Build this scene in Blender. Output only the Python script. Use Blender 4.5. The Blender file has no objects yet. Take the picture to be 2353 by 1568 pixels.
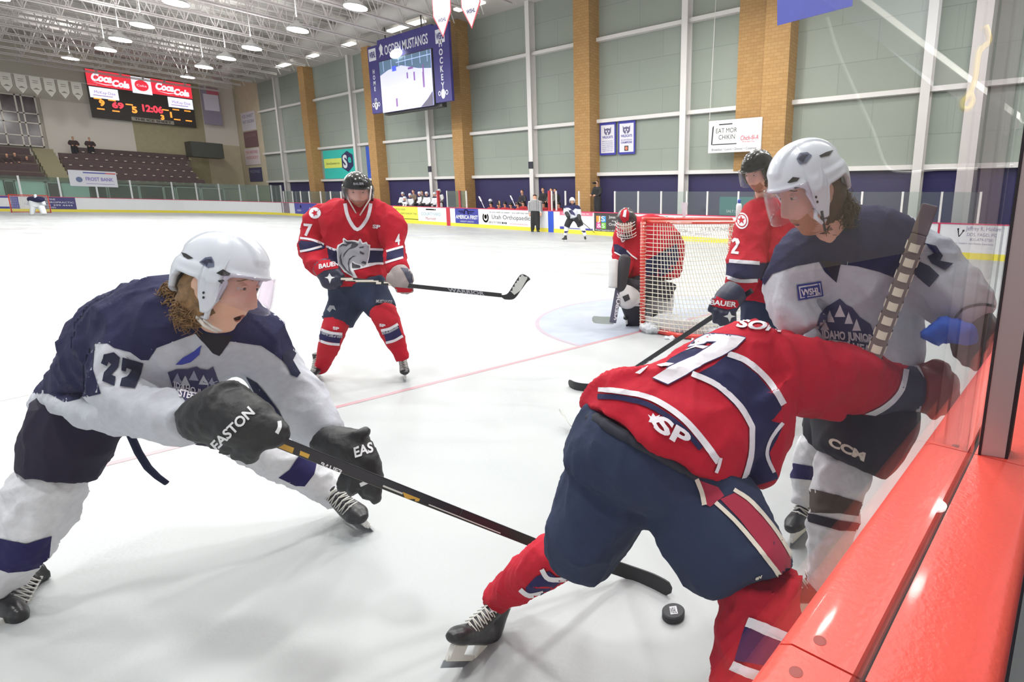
import bpy, bmesh, math, random
import numpy as np
from mathutils import Vector, Matrix, noise
from mathutils.bvhtree import BVHTree
from mathutils.geometry import tessellate_polygon
random.seed(7)
scene = bpy.context.scene
COL = scene.collection
# ------------------------------------------------------------------ camera
IMW, IMH = 2353.0, 1568.0
CAM = Vector((-5.54842, -3.86004, 1.33265))
FPX, CX, CY = 1269.93, 1572.52, 740.91
RX = Vector((0.5825819, -0.81239241, 0.0248375))
UP = Vector((0.14747526, 0.13571027, 0.97971107))
FW = Vector((0.79928054, 0.56709901, -0.19887012))
cam_data = bpy.data.cameras.new('camera')
cam = bpy.data.objects.new('camera', cam_data)
COL.objects.link(cam)
cam.matrix_world = Matrix(((RX.x, UP.x, -FW.x, CAM.x), (RX.y, UP.y, -FW.y, CAM.y), (RX.z, UP.z, -FW.z, CAM.z), (0, 0, 0, 1)))
cam_data.sensor_width = 36.0
cam_data.lens = 36.0 * FPX / IMW
cam_data.shift_x = (IMW / 2 - CX) / IMW
cam_data.shift_y = (CY - IMH / 2) / IMW
cam_data.clip_start = 0.02
cam_data.clip_end = 300
scene.camera = cam
# ------------------------------------------------------------------ world, exposure
scene.view_settings.view_transform = 'Standard'
scene.view_settings.look = 'None'
scene.view_settings.gamma = 1.0
scene.view_settings.exposure = 0.13
scene.view_settings.use_curve_mapping = False
world = bpy.data.worlds.new('hall_air')
scene.world = world
world.use_nodes = True
world.node_tree.nodes['Background'].inputs[0].default_value = (0.93, 0.96, 1.0, 1)
world.node_tree.nodes['Background'].inputs[1].default_value = 0.70
scene.cycles.use_denoising = True
scene.cycles.max_bounces = 8
scene.cycles.transparent_max_bounces = 24
scene.cycles.sample_clamp_indirect = 6.0
scene.cycles.caustics_reflective = False
scene.cycles.caustics_refractive = False
LAMP_W = 235.0


def ray(px, py):
    return FW + RX * ((px - CX) / FPX) - UP * ((py - CY) / FPX)


def at(px, py, z):
    """the point of the place seen at a pixel, z metres deep along the view"""
    return CAM + ray(px, py) * z


def on_plane(px, py, axis, v):
    d = ray(px, py)
    return CAM + d * ((v - CAM[axis]) / d[axis])


def to_px(P):
    d = Vector(P) - CAM
    z = d.dot(FW)
    return CX + FPX * d.dot(RX) / z, CY - FPX * d.dot(UP) / z


# ------------------------------------------------------------------ materials
def lin(c):
    return tuple(((v / 255) / 12.92 if v / 255 <= 0.04045 else ((v / 255 + 0.055) / 1.055) ** 2.4) for v in c) + (1,)


_mats = {}


def M(name, rgb, rough=0.6, metal=0.0, bump=0.0, bscale=40.0, var=0.0, vscale=4.0, emit=None, estr=1.0, spec=0.5, coat=0.0, weave=False, sss=0.0):
    if name in _mats:
        return _mats[name]
    m = bpy.data.materials.new(name)
    m.use_nodes = True
    nt = m.node_tree
    b = nt.nodes['Principled BSDF']
    c = lin(rgb)
    b.inputs['Base Color'].default_value = c
    b.inputs['Roughness'].default_value = rough
    b.inputs['Metallic'].default_value = metal
    b.inputs['Specular IOR Level'].default_value = spec
    if coat:
        b.inputs['Coat Weight'].default_value = coat
        b.inputs['Coat Roughness'].default_value = 0.08
    if sss:
        b.inputs['Subsurface Weight'].default_value = sss
        b.inputs['Subsurface Radius'].default_value = (0.02, 0.007, 0.004)
        b.inputs['Subsurface Scale'].default_value = 0.5
    geo = nt.nodes.new('ShaderNodeNewGeometry')
    if var:
        n = nt.nodes.new('ShaderNodeTexNoise')
        n.inputs['Scale'].default_value = vscale
        n.inputs['Detail'].default_value = 4
        nt.links.new(geo.outputs['Position'], n.inputs['Vector'])
        mr = nt.nodes.new('ShaderNodeMapRange')
        mr.inputs['From Min'].default_value = 0.3
        mr.inputs['From Max'].default_value = 0.7
        mr.inputs['To Min'].default_value = 1 - var
        mr.inputs['To Max'].default_value = 1 + var
        nt.links.new(n.outputs['Fac'], mr.inputs['Value'])
        mx = nt.nodes.new('ShaderNodeVectorMath')
        mx.operation = 'SCALE'
        mx.inputs[0].default_value = c[:3]
        nt.links.new(mr.outputs['Result'], mx.inputs['Scale'])
        nt.links.new(mx.outputs['Vector'], b.inputs['Base Color'])
    if bump:
        n = nt.nodes.new('ShaderNodeTexNoise')
        n.inputs['Scale'].default_value = bscale
        n.inputs['Detail'].default_value = 6
        nt.links.new(geo.outputs['Position'], n.inputs['Vector'])
        bp = nt.nodes.new('ShaderNodeBump')
        bp.inputs['Strength'].default_value = 1.0
        bp.inputs['Distance'].default_value = bump
        nt.links.new(n.outputs['Fac'], bp.inputs['Height'])
        nt.links.new(bp.outputs['Normal'], b.inputs['Normal'])
    if emit:
        b.inputs['Emission Color'].default_value = lin(emit)
        b.inputs['Emission Strength'].default_value = estr
    _mats[name] = m
    return m


def glass_mat(name, tint=(235, 245, 240), alpha=0.12, rough=0.02, refl=1.0):
    """thin sheet: see-through with a Fresnel mirror, no bending"""
    if name in _mats:
        return _mats[name]
    m = bpy.data.materials.new(name)
    m.use_nodes = True
    nt = m.node_tree
    nt.nodes.clear()
    out = nt.nodes.new('ShaderNodeOutputMaterial')
    tr = nt.nodes.new('ShaderNodeBsdfTransparent')
    tr.inputs[0].default_value = lin(tint)
    df = nt.nodes.new('ShaderNodeBsdfDiffuse')
    df.inputs[0].default_value = lin((205, 210, 205))
    gl = nt.nodes.new('ShaderNodeBsdfGlossy')
    gl.inputs['Roughness'].default_value = rough
    fr = nt.nodes.new('ShaderNodeFresnel')
    gg = nt.nodes.new('ShaderNodeNewGeometry')
    io = nt.nodes.new('ShaderNodeMix')
    io.inputs['A'].default_value = 1.45
    io.inputs['B'].default_value = 1 / 1.45
    nt.links.new(gg.outputs['Backfacing'], io.inputs['Factor'])
    nt.links.new(io.outputs['Result'], fr.inputs['IOR'])
    sc = nt.nodes.new('ShaderNodeMath')
    sc.operation = 'MULTIPLY'
    sc.use_clamp = True
    sc.inputs[1].default_value = refl
    nt.links.new(fr.outputs[0], sc.inputs[0])
    m1 = nt.nodes.new('ShaderNodeMixShader')
    m1.inputs[0].default_value = alpha
    nt.links.new(tr.outputs[0], m1.inputs[1])
    nt.links.new(df.outputs[0], m1.inputs[2])
    m2 = nt.nodes.new('ShaderNodeMixShader')
    nt.links.new(sc.outputs[0], m2.inputs[0])
    nt.links.new(m1.outputs[0], m2.inputs[1])
    nt.links.new(gl.outputs[0], m2.inputs[2])
    nt.links.new(m2.outputs[0], out.inputs[0])
    _mats[name] = m
    return m


# ------------------------------------------------------------------ object helpers
def tag(o, label=None, cat=None, group=None, kind=None):
    if label:
        o['label'] = label
    if cat:
        o['category'] = cat
    if group:
        o['group'] = group
    if kind:
        o['kind'] = kind
    return o


def empty(name, loc=(0, 0, 0), label=None, cat=None, group=None, rz=0.0):
    o = bpy.data.objects.new(name, None)
    o.empty_display_size = 0.1
    o.location = loc
    o.rotation_euler = (0, 0, rz)
    COL.objects.link(o)
    return tag(o, label, cat, group)


def link(name, me, mat=None, parent=None, smooth=False):
    """verts are in world coordinates unless the parent is None or a proto at the origin"""
    o = bpy.data.objects.new(name, me)
    COL.objects.link(o)
    if mat is not None:
        for m in (mat if isinstance(mat, (list, tuple)) else [mat]):
            me.materials.append(m)
    if smooth:
        me.polygons.foreach_set('use_smooth', [True] * len(me.polygons))
    if parent is not None:
        o.parent = parent
        mw = parent.matrix_basis
        p = parent.parent
        while p is not None:
            mw = p.matrix_basis @ mw
            p = p.parent
        o.matrix_parent_inverse = Matrix.Identity(4)
        if mw != Matrix.Identity(4):
            me.transform(mw.inverted())
    return o


def copy_tree(o, loc=None, rz=None, parent=None, label=None, group=None, scale=None):
    c = o.copy()
    COL.objects.link(c)
    c.parent = parent
    if loc is not None:
        c.location = loc
    if rz is not None:
        c.rotation_euler = (0, 0, rz)
    if scale is not None:
        c.scale = scale
    if label:
        c['label'] = label
    if group:
        c['group'] = group
    for ch in list(o.children):
        copy_tree(ch, parent=c)
    return c


class MB:
    """collects shapes, then links them as one mesh object"""

    def __init__(self):
        self.v = []
        self.f = []

    def add(self, vs, fs):
        n = len(self.v)
        self.v += [tuple(x) for x in vs]
        self.f += [tuple(i + n for i in f) for f in fs]
        return self

    def box(self, lo, hi):
        x0, y0, z0 = lo
        x1, y1, z1 = hi
        vs = [(x0, y0, z0), (x1, y0, z0), (x1, y1, z0), (x0, y1, z0), (x0, y0, z1), (x1, y0, z1), (x1, y1, z1), (x0, y1, z1)]
        return self.add(vs, [(0, 3, 2, 1), (4, 5, 6, 7), (0, 1, 5, 4), (1, 2, 6, 5), (2, 3, 7, 6), (3, 0, 4, 7)])

    def obox(self, c, ax, ay, az):
        """box from centre and three half-axis vectors"""
        c, ax, ay, az = map(Vector, (c, ax, ay, az))
        vs = [c + ax * a + ay * b + az * d for d in (-1, 1) for b in (-1, 1) for a in (-1, 1)]
        return self.add(vs, [(0, 2, 3, 1), (4, 5, 7, 6), (0, 1, 5, 4), (2, 6, 7, 3), (0, 4, 6, 2), (1, 3, 7, 5)])

    def tube(self, pts, r, n=8, caps=True, flat=None):
        """round (or, with flat=(side vector, a, b), elliptic) tube through points; r may be a list"""
        pts = [Vector(p) for p in pts]
        k = len(pts)
        rs = r if isinstance(r, (list, tuple)) else [r] * k
        up = None
        vs = []
        for i, p in enumerate(pts):
            t = (pts[min(i + 1, k - 1)] - pts[max(i - 1, 0)])
            t = t.normalized() if t.length > 1e-9 else Vector((0, 0, 1))
            if up is None:
                a = Vector((0, 0, 1)) if abs(t.z) < 0.9 else Vector((1, 0, 0))
                up = t.cross(a).normalized()
            up = (up - t * up.dot(t))
            up = up.normalized() if up.length > 1e-9 else t.orthogonal().normalized()
            w = t.cross(up)
            for j in range(n):
                q = 2 * math.pi * j / n
                vs.append(p + (up * math.cos(q) + w * math.sin(q)) * rs[i])
        fs = []
        for i in range(k - 1):
            for j in range(n):
                a, b = i * n + j, i * n + (j + 1) % n
                fs.append((a, b, b + n, a + n))
        if caps:
            fs.append(tuple(range(n - 1, -1, -1)))
            fs.append(tuple((k - 1) * n + j for j in range(n)))
        return self.add(vs, fs)

    def lathe(self, prof, c=(0, 0, 0), n=24, axis=None, ref=None):
        """prof: (radius, height) pairs about an axis"""
        c = Vector(c)
        ax = Vector(axis or (0, 0, 1)).normalized()
        u = ax.orthogonal().normalized()
        w = ax.cross(u)
        vs = []
        for r, h in prof:
            for j in range(n):
                q = 2 * math.pi * j / n
                vs.append(c + ax * h + (u * math.cos(q) + w * math.sin(q)) * r)
        fs = []
        for i in range(len(prof) - 1):
            for j in range(n):
                a, b = i * n + j, i * n + (j + 1) % n
                fs.append((a, b, b + n, a + n))
        fs.append(tuple(range(n - 1, -1, -1)))
        fs.append(tuple((len(prof) - 1) * n + j for j in range(n)))
        return self.add(vs, fs)

    def ball(self, c, r, n=12, k=8, ax=None):
        c = Vector(c)
        rr = r if isinstance(r, (list, tuple)) else (r, r, r)
        A = ax or (Vector((1, 0, 0)), Vector((0, 1, 0)), Vector((0, 0, 1)))
        vs = []
        for i in range(k + 1):
            th = math.pi * i / k
            for j in range(n):
                q = 2 * math.pi * j / n
                s = max(math.sin(th), 1e-3)
                vs.append(c + A[0] * (rr[0] * s * math.cos(q)) + A[1] * (rr[1] * s * math.sin(q)) + A[2] * (rr[2] * math.cos(th)))
        fs = []
        for i in range(k):
            for j in range(n):
                a, b = i * n + j, i * n + (j + 1) % n
                fs.append((a, a + n, b + n, b))
        return self.add(vs, fs)

    def prism(self, poly, o, ux, uy, depth):
        """extruded polygon; poly in (a, b) of the ux, uy axes, depth along ux x uy"""
        o, ux, uy = Vector(o), Vector(ux), Vector(uy)
        n = ux.cross(uy).normalized() * depth
        k = len(poly)
        vs = [o + ux * a + uy * b for a, b in poly] + [o + ux * a + uy * b + n for a, b in poly]
        fs = [tuple(range(k - 1, -1, -1)), tuple(range(k, 2 * k))] + [(i, (i + 1) % k, k + (i + 1) % k, k + i) for i in range(k)]
        return self.add(vs, fs)

    def mesh(self, name='m'):
        me = bpy.data.meshes.new(name)
        me.from_pydata(self.v, [], self.f)
        me.validate()
        bm = bmesh.new()
        bm.from_mesh(me)
        bmesh.ops.recalc_face_normals(bm, faces=bm.faces)
        bm.to_mesh(me)
        bm.free()
        return me

    def build(self, name, mat, parent=None, smooth=False, bevel=0.0):
        me = self.mesh(name)
        if bevel:
            bm = bmesh.new()
            bm.from_mesh(me)
            es = [e for e in bm.edges if len(e.link_faces) == 2 and e.calc_face_angle(0) > 0.6]
            bmesh.ops.bevel(bm, geom=es, offset=bevel, segments=2, affect='EDGES', profile=0.6)
            bm.to_mesh(me)
            bm.free()
        return link(name, me, mat, parent, smooth)


def auto_smooth(o, deg=40):
    me = o.data
    me.polygons.foreach_set('use_smooth', [True] * len(me.polygons))
    bm = bmesh.new()
    bm.from_mesh(me)
    for e in bm.edges:
        e.smooth = not (len(e.link_faces) == 2 and e.calc_face_angle(0) > math.radians(deg))
    bm.to_mesh(me)
    bm.free()
    return o


# ------------------------------------------------------------------ lettering and flat pictures
_font_cache = {}


def glyphs(text, space=1.0, bold=0.0):
    """verts (2-D) and faces of a line of text, cap height 1, left at 0"""
    key = (text, space, bold)
    if key in _font_cache:
        return _font_cache[key]
    cu = bpy.data.curves.new('t', 'FONT')
    cu.body = text
    cu.size = 1.0
    cu.resolution_u = 3
    cu.space_character = space
    cu.offset = bold
    cu.fill_mode = 'FRONT'
    ob = bpy.data.objects.new('t', cu)
    COL.objects.link(ob)
    dg = bpy.context.evaluated_depsgraph_get()
    dg.update()
    me = bpy.data.meshes.new_from_object(ob.evaluated_get(dg))
    vs = [(v.co.x, v.co.y) for v in me.vertices]
    fs = [tuple(p.vertices) for p in me.polygons]
    bpy.data.objects.remove(ob)
    bpy.data.curves.remove(cu)
    bpy.data.meshes.remove(me)
    if vs:
        x0 = min(v[0] for v in vs)
        x1 = max(v[0] for v in vs)
        y1 = 0.7
        vs = [((x - x0) / y1, y / y1) for x, y in vs]
        w = (x1 - x0) / y1
    else:
        w = 0
    _font_cache[key] = (vs, fs, w)
    return _font_cache[key]


class Flat:
    """2-D figures laid on one plane: o + ux*a + uy*b, lifted along n"""

    def __init__(self, o, ux, uy, n):
        self.o, self.ux, self.uy, self.n = Vector(o), Vector(ux), Vector(uy), Vector(n)

    def p(self, a, b, lift):
        return self.o + self.ux * a + self.uy * b + self.n * lift

    def poly(self, mb, pts, lift=0.004):
        return mb.add([self.p(a, b, lift) for a, b in pts], [tuple(range(len(pts)))])

    def rect(self, mb, a0, b0, a1, b1, lift=0.004):
        return self.poly(mb, [(a0, b0), (a1, b0), (a1, b1), (a0, b1)], lift)

    def disc(self, mb, a, b, r, lift=0.004, n=24, ry=None, hole=0.0, q0=0, q1=360):
        ry = ry or r
        if hole or q1 - q0 < 360:
            vs, fs = [], []
            for i in range(n + 1):
                q = math.radians(q0 + (q1 - q0) * i / n)
                vs += [self.p(a + r * math.cos(q), b + ry * math.sin(q), lift), self.p(a + r * hole * math.cos(q), b + ry * hole * math.sin(q), lift)]
            for i in range(n):
                fs.append((2 * i, 2 * i + 2, 2 * i + 3, 2 * i + 1))
            return mb.add(vs, fs)
        return self.poly(mb, [(a + r * math.cos(2 * math.pi * i / n), b + ry * math.sin(2 * math.pi * i / n)) for i in range(n)], lift)

    def text(self, mb, s, a, b, h, w=None, lift=0.006, bold=0.0, shear=0.0, space=1.0, center=False):
        vs, fs, tw = glyphs(s, space, bold)
        k = (w / tw) if w else h
        if center:
            a -= tw * k / 2
        return mb.add([self.p(a + x * k + y * h * shear, b + y * h, lift) for x, y in vs], fs)
# ================================================================== the setting
def boxm(name, lo, hi, mat, parent=None, kind=None):
    o = MB().box(lo, hi).build(name, mat, parent)
    if kind:
        o['kind'] = kind
    return o


SB = 14.6       # side boards
EB = 61.0       # far end boards
BH = 1.13
XW = 17.4       # side wall

# ice ------------------------------------------------------------------
def ice_material():
    m = bpy.data.materials.new('ice')
    m.use_nodes = True
    nt = m.node_tree
    b = nt.nodes['Principled BSDF']
    b.inputs['Specular IOR Level'].default_value = 0.25
    geo = nt.nodes.new('ShaderNodeNewGeometry')

    def noisen(scale, stretch, detail=5, dist=0.0):
        mp = nt.nodes.new('ShaderNodeMapping')
        mp.inputs['Scale'].default_value = stretch
        n = nt.nodes.new('ShaderNodeTexNoise')
        n.inputs['Scale'].default_value = scale
        n.inputs['Detail'].default_value = detail
        n.inputs['Distortion'].default_value = dist
        nt.links.new(geo.outputs['Position'], mp.inputs[0])
        nt.links.new(mp.outputs[0], n.inputs['Vector'])
        return n
    big = noisen(0.35, (1, 1, 1))
    snow = noisen(1.6, (1, 0.35, 1), 8, 0.6)
    fine = noisen(60, (1, 1, 1), 8)
    cr = nt.nodes.new('ShaderNodeValToRGB')
    cr.color_ramp.elements[0].position = 0.32
    cr.color_ramp.elements[0].color = (0.41, 0.43, 0.445, 1)
    cr.color_ramp.elements[1].position = 0.62
    cr.color_ramp.elements[1].color = (0.475, 0.488, 0.498, 1)
    mx = nt.nodes.new('ShaderNodeMath')
    mx.operation = 'ADD'
    h = nt.nodes.new('ShaderNodeMath')
    h.operation = 'MULTIPLY'
    h.inputs[1].default_value = 0.5
    nt.links.new(big.outputs['Fac'], mx.inputs[0])
    nt.links.new(snow.outputs['Fac'], mx.inputs[1])
    nt.links.new(mx.outputs[0], h.inputs[0])
    nt.links.new(h.outputs[0], cr.inputs[0])
    nt.links.new(cr.outputs[0], b.inputs['Base Color'])
    rr = nt.nodes.new('ShaderNodeMapRange')
    rr.inputs['To Min'].default_value = 0.34
    rr.inputs['To Max'].default_value = 0.5
    rr.inputs['From Min'].default_value = 0.35
    rr.inputs['From Max'].default_value = 0.65
    nt.links.new(snow.outputs['Fac'], rr.inputs['Value'])
    nt.links.new(rr.outputs[0], b.inputs['Roughness'])
    sc = noisen(9, (0.12, 1.0, 1), 10, 1.5)
    ad = nt.nodes.new('ShaderNodeMath')
    ad.operation = 'ADD'
    nt.links.new(fine.outputs['Fac'], ad.inputs[0])
    nt.links.new(sc.outputs['Fac'], ad.inputs[1])
    bp = nt.nodes.new('ShaderNodeBump')
    bp.inputs['Strength'].default_value = 0.22
    bp.inputs['Distance'].default_value = 0.004
    nt.links.new(ad.outputs[0], bp.inputs['Height'])
    nt.links.new(bp.outputs[0], b.inputs['Normal'])
    return m


ice = boxm('floor', (-20, -4.05, -0.1), (SB + 0.3, EB + 0.3, 0.0), ice_material(), kind='structure')
boxm('floor_concrete', (-20, -9, -0.12), (XW, -4.05, -0.02), M('floor_rubber', (30, 25, 40), 0.9), kind='structure')
boxm('floor_aisle', (SB + 0.3, -4.05, -0.1), (XW + 0.3, 74, -0.01), M('floor_aisle', (70, 68, 75), 0.8), kind='structure')
boxm('floor_lobby', (-20, EB + 0.3, -0.1), (SB + 0.3, 74, -0.01), M('floor_lobby', (95, 92, 90), 0.8), kind='structure')
FL = Flat((0, 0, 0), (1, 0, 0), (0, 1, 0), (0, 0, 1))
mb = MB()
FL.rect(mb, -14, -0.025, SB - .05, 0.025, 0.0012)
goal_line = mb.build('goal_line', M('line_red', (186, 142, 150), 0.4), ice)
mb = MB()
FL.disc(mb, 0, 0.03, 1.83, 0.0010, 40, q0=0, q1=180, hole=0.001)
mb.build('crease', M('crease_blue', (165, 173, 188), 0.4, var=0.1, vscale=3), ice)
mb = MB()
FL.disc(mb, 0, 0, 1.86, 0.0013, 40, q0=0, q1=180, hole=0.975)
mb.build('crease_line', M('crease_edge', (172, 158, 172), 0.4), ice)
mb = MB()
for sx in (-1, 1):
    FL.disc(mb, sx * 6.7, 6.1, 4.57, 0.0012, 60, hole=0.989)
    FL.disc(mb, sx * 6.7, 6.1, 0.3, 0.0012, 24)
mb.build('faceoff_circle', M('line_faint', (178, 172, 176), 0.4), ice)
mb = MB()
FL.rect(mb, -14, 19.2, SB - .05, 19.5, 0.0011)
FL.rect(mb, -14, 38.4, SB - .05, 38.7, 0.0011)
mb.build('blue_line', M('line_blue', (168, 174, 190), 0.4), ice)
mb = MB()
FL.rect(mb, -14, 28.7, SB - .05, 29.0, 0.0011)
FL.rect(mb, -10, 57.37, SB - .05, 57.42, 0.0011)
mb.build('centre_line', M('line_centre', (182, 168, 172), 0.4), ice)

# walls ----------------------------------------------------------------
def brick_mat(name, c1, c2, cm, scale, bw=0.5, rh=0.2, axis='y', mortar=0.02):
    m = bpy.data.materials.new(name)
    m.use_nodes = True
    nt = m.node_tree
    b = nt.nodes['Principled BSDF']
    b.inputs['Roughness'].default_value = 0.85
    geo = nt.nodes.new('ShaderNodeNewGeometry')
    sp = nt.nodes.new('ShaderNodeSeparateXYZ')
    cb = nt.nodes.new('ShaderNodeCombineXYZ')
    ad = nt.nodes.new('ShaderNodeMath')
    ad.operation = 'ADD'
    nt.links.new(geo.outputs['Position'], sp.inputs[0])
    nt.links.new(sp.outputs[0], ad.inputs[0])
    nt.links.new(sp.outputs[1], ad.inputs[1])
    nt.links.new(ad.outputs[0], cb.inputs[0])
    nt.links.new(sp.outputs[2], cb.inputs[1])
    br = nt.nodes.new('ShaderNodeTexBrick')
    br.inputs['Scale'].default_value = scale
    br.inputs['Color1'].default_value = lin(c1)
    br.inputs['Color2'].default_value = lin(c2)
    br.inputs['Mortar'].default_value = lin(cm)
    br.inputs['Mortar Size'].default_value = mortar
    br.inputs['Brick Width'].default_value = bw
    br.inputs['Row Height'].default_value = rh
    nt.links.new(cb.outputs[0], br.inputs['Vector'])
    nt.links.new(br.outputs['Color'], b.inputs['Base Color'])
    return m


m_wall = brick_mat('wall_panel', (152, 160, 151), (148, 156, 147), (130, 138, 132), 1.0, 3.0, 1.45, mortar=0.012)
m_purple = M('wall_purple', (36, 30, 84), 0.7, var=0.06, vscale=2)
m_brick = brick_mat('tan_brick', (184, 144, 92), (174, 133, 82), (158, 119, 73), 1.0, 0.32, 0.14, mortar=0.010)
m_white = M('white_steel', (226, 222, 220), 0.45)
m_conc = M('concrete', (206, 194, 168), 0.85, var=0.06, vscale=1.5)
m_pale = M('pale_plaster', (234, 226, 218), 0.8)

boxm('wall_right', (XW, -9, 3.15), (XW + .3, 66, 14.5), m_wall, kind='structure')
boxm('wall_right_lower', (XW, -9, -.1), (XW + .3, 66, 3.15), m_purple, kind='structure')
boxm('wall_right_corner', (XW, 66, -.1), (XW + .3, 73.3, 16), m_conc, kind='structure')
boxm('wall_back', (-20, 73, -.1), (XW, 73.3, 16), M('wall_grey_end', (214, 208, 196), 0.85), kind='structure')
boxm('wall_back_panel_left', (3.2, 72.9, 2.9), (9.0, 73.0, 9.6), m_pale, kind='structure')
boxm('wall_back_panel_right', (14.5, 72.9, 7.0), (17.38, 73.0, 14.6), m_pale, kind='structure')
boxm('wall_back_block', (9.0, 72.88, -.05), (14.5, 73.0, 13), M('block_tan', (180, 170, 138), 0.85, var=0.05), kind='structure')
boxm('wall_back_low', (14.5, 72.86, -.05), (17.38, 73.0, 7.0), m_conc, kind='structure')
boxm('wall_front', (-5.2, -9.2, -.1), (XW + .3, -9, 6), M('wall_behind', (118, 112, 96), 0.85), kind='structure')
# roof deck and joists ---------------------------------------------------
def deck_mat():
    m = bpy.data.materials.new('roof_deck')
    m.use_nodes = True
    nt = m.node_tree
    b = nt.nodes['Principled BSDF']
    b.inputs['Roughness'].default_value = 0.9
    geo = nt.nodes.new('ShaderNodeNewGeometry')
    n = nt.nodes.new('ShaderNodeTexNoise')
    n.inputs['Scale'].default_value = 0.55
    n.inputs['Detail'].default_value = 5
    w = nt.nodes.new('ShaderNodeTexWave')
    w.bands_direction = 'Y'
    w.inputs['Scale'].default_value = 0.5
    w.inputs['Distortion'].default_value = 1.0
    nt.links.new(geo.outputs['Position'], n.inputs['Vector'])
    nt.links.new(geo.outputs['Position'], w.inputs['Vector'])
    a = nt.nodes.new('ShaderNodeMath')
    a.operation = 'ADD'
    nt.links.new(n.outputs['Fac'], a.inputs[0])
    mm = nt.nodes.new('ShaderNodeMath')
    mm.operation = 'MULTIPLY'
    mm.inputs[1].default_value = 0.12
    nt.links.new(w.outputs['Fac'], mm.inputs[0])
    nt.links.new(mm.outputs[0], a.inputs[1])
    cr = nt.nodes.new('ShaderNodeValToRGB')
    cr.color_ramp.elements[0].position = 0.42
    cr.color_ramp.elements[0].color = lin((176, 170, 166))
    cr.color_ramp.elements[1].position = 0.68
    cr.color_ramp.elements[1].color = lin((238, 234, 228))
    nt.links.new(a.outputs[0], cr.inputs[0])
    nt.links.new(cr.outputs[0], b.inputs['Base Color'])
    return m


boxm('ceiling', (-20, -9, 14.2), (XW + .3, 73.3, 14.5), deck_mat(), kind='structure')
m_truss = M('truss_paint', (205, 198, 196), 0.6)
tr = empty('roof_truss', (0, 0, 0), 'white steel roof joist, nearest the camera of the row under the roof', 'truss', 'roof joists')
mb = MB()
for z in (11.9, 12.0):
    mb.box((-19, -.06, z - .03), (15.2, .06, z + .03))
mb.build('bottom_chord', m_truss, tr)
mb = MB().box((-19, -.07, 13.9), (15.2, .07, 14.05))
mb.build('top_chord', m_truss, tr)
mb = MB()
k = 0
x = -19.0
while x < 14.4:
    mb.tube([(x, 0, 11.95), (x + .75, 0, 13.95)], .03, 5)
    mb.tube([(x + .75, 0, 13.95), (x + 1.5, 0, 11.95)], .03, 5)
    mb.tube([(x, 0, 11.95), (x, 0, 13.95)], .022, 4)
    x += 1.5
mb.build('web', m_truss, tr)
ys = [14 + 2.9 * i for i in range(20)]
order = ['nearest the camera', 'second', 'third', 'fourth', 'fifth', 'sixth', 'seventh', 'eighth', 'ninth', 'tenth', 'eleventh', 'twelfth', 'thirteenth',
         'fourteenth', 'fifteenth', 'sixteenth', 'seventeenth', 'eighteenth', 'nineteenth', 'last, above the scoreboard']
for i, y in enumerate(ys):
    o = tr if i == 0 else copy_tree(tr)
    o.location = (0, y, 0)
    o['label'] = 'white steel roof joist, %s in the row counted towards the scoreboard' % order[i]
# long duct and beam along the side wall
d = MB().tube([(14.3, 6, 12.9), (14.3, 66, 12.9)], .55, 20).build('air_duct', M('duct_grey', (186, 182, 178), 0.5), smooth=True)
tag(d, 'long round grey air duct running under the roof along the window wall', 'duct')
d = MB().box((15.5, -8, 12.75), (XW, 66, 13.3)).build('eave_beam', M('beam_pale', (206, 200, 196), 0.6))
tag(d, 'pale steel beam along the top of the tall side wall', 'beam')
for i, (y, w) in enumerate([(26.6, 2.6), (33.5, 4.2), (41.4, 1.6), (47.5, 1.6), (53.2, 2.6)]):
    t = MB().box((15.1, y - w / 2, 12.45), (15.45, y + w / 2, 12.55)).build('strip_light', M('tube_glow', (255, 255, 250), emit=(255, 255, 250), estr=3.0))
    tag(t, 'bright strip light under the eave beam, %s from the video board end' % ('first', 'second', 'third', 'fourth', 'fifth')[i], 'light', 'strip lights under the eave beam')

# brick columns, white posts, rails ---------------------------------------
pil = MB().box((XW - .9, -.42, 0), (XW, .12, 13.2)).build('pale_pillar', M('pillar_pale', (222, 212, 212), .6))
tag(pil, 'wide pale pillar right of the white post, seen through the glass at the right', 'pillar')
bl = ['tan brick wall column just right of the cow advert billboard', 'tan brick wall column left of the two small champions banners',
      'tan brick wall column at the right edge of the video board', 'tan brick wall column behind the left edge of the video board',
      'tan brick wall column left of the teal banner, farthest away']
col = MB().box((-.75, -.58, 0), (0, .58, 13.2)).build('brick_column', m_brick)
tag(col, bl[0], 'column', 'tan brick wall columns')
for i, y in enumerate([7.55, 19.0, 30.6, 42.0, 53.6]):
    o = col if i == 0 else copy_tree(col)
    o.location = (XW, y, 0)
    o['label'] = bl[i]
d = MB().box((XW - .25, 8.14, 3.15), (XW, 9.7, 13.2)).build('brick_panel', m_brick)
tag(d, 'flat tan brick panel beside the nearest brick column above the billboard', 'wall panel')
wl = ['white steel post behind the helmet of the white player at the glass', 'white steel post left of the cow advert billboard',
      'white steel post above the referee', 'white steel post above the white team bench', 'white steel post behind the teal banner edge',
      'white steel post nearest the far corner']
col = MB()
col.box((-.42, -.17, 0), (-.38, .17, 13.2)).box((-.42, -.02, 0), (-.02, .02, 13.2)).box((-.04, -.17, 0), (0, .17, 13.2))
col = col.build('steel_post', m_white)
tag(col, wl[0], 'post', 'white steel wall posts')
for i, y in enumerate([1.6, 12.55, 23.7, 34.7, 45.7, 60.7]):
    o = col if i == 0 else copy_tree(col)
    o.location = (XW, y, 0)
    o['label'] = wl[i]
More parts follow.
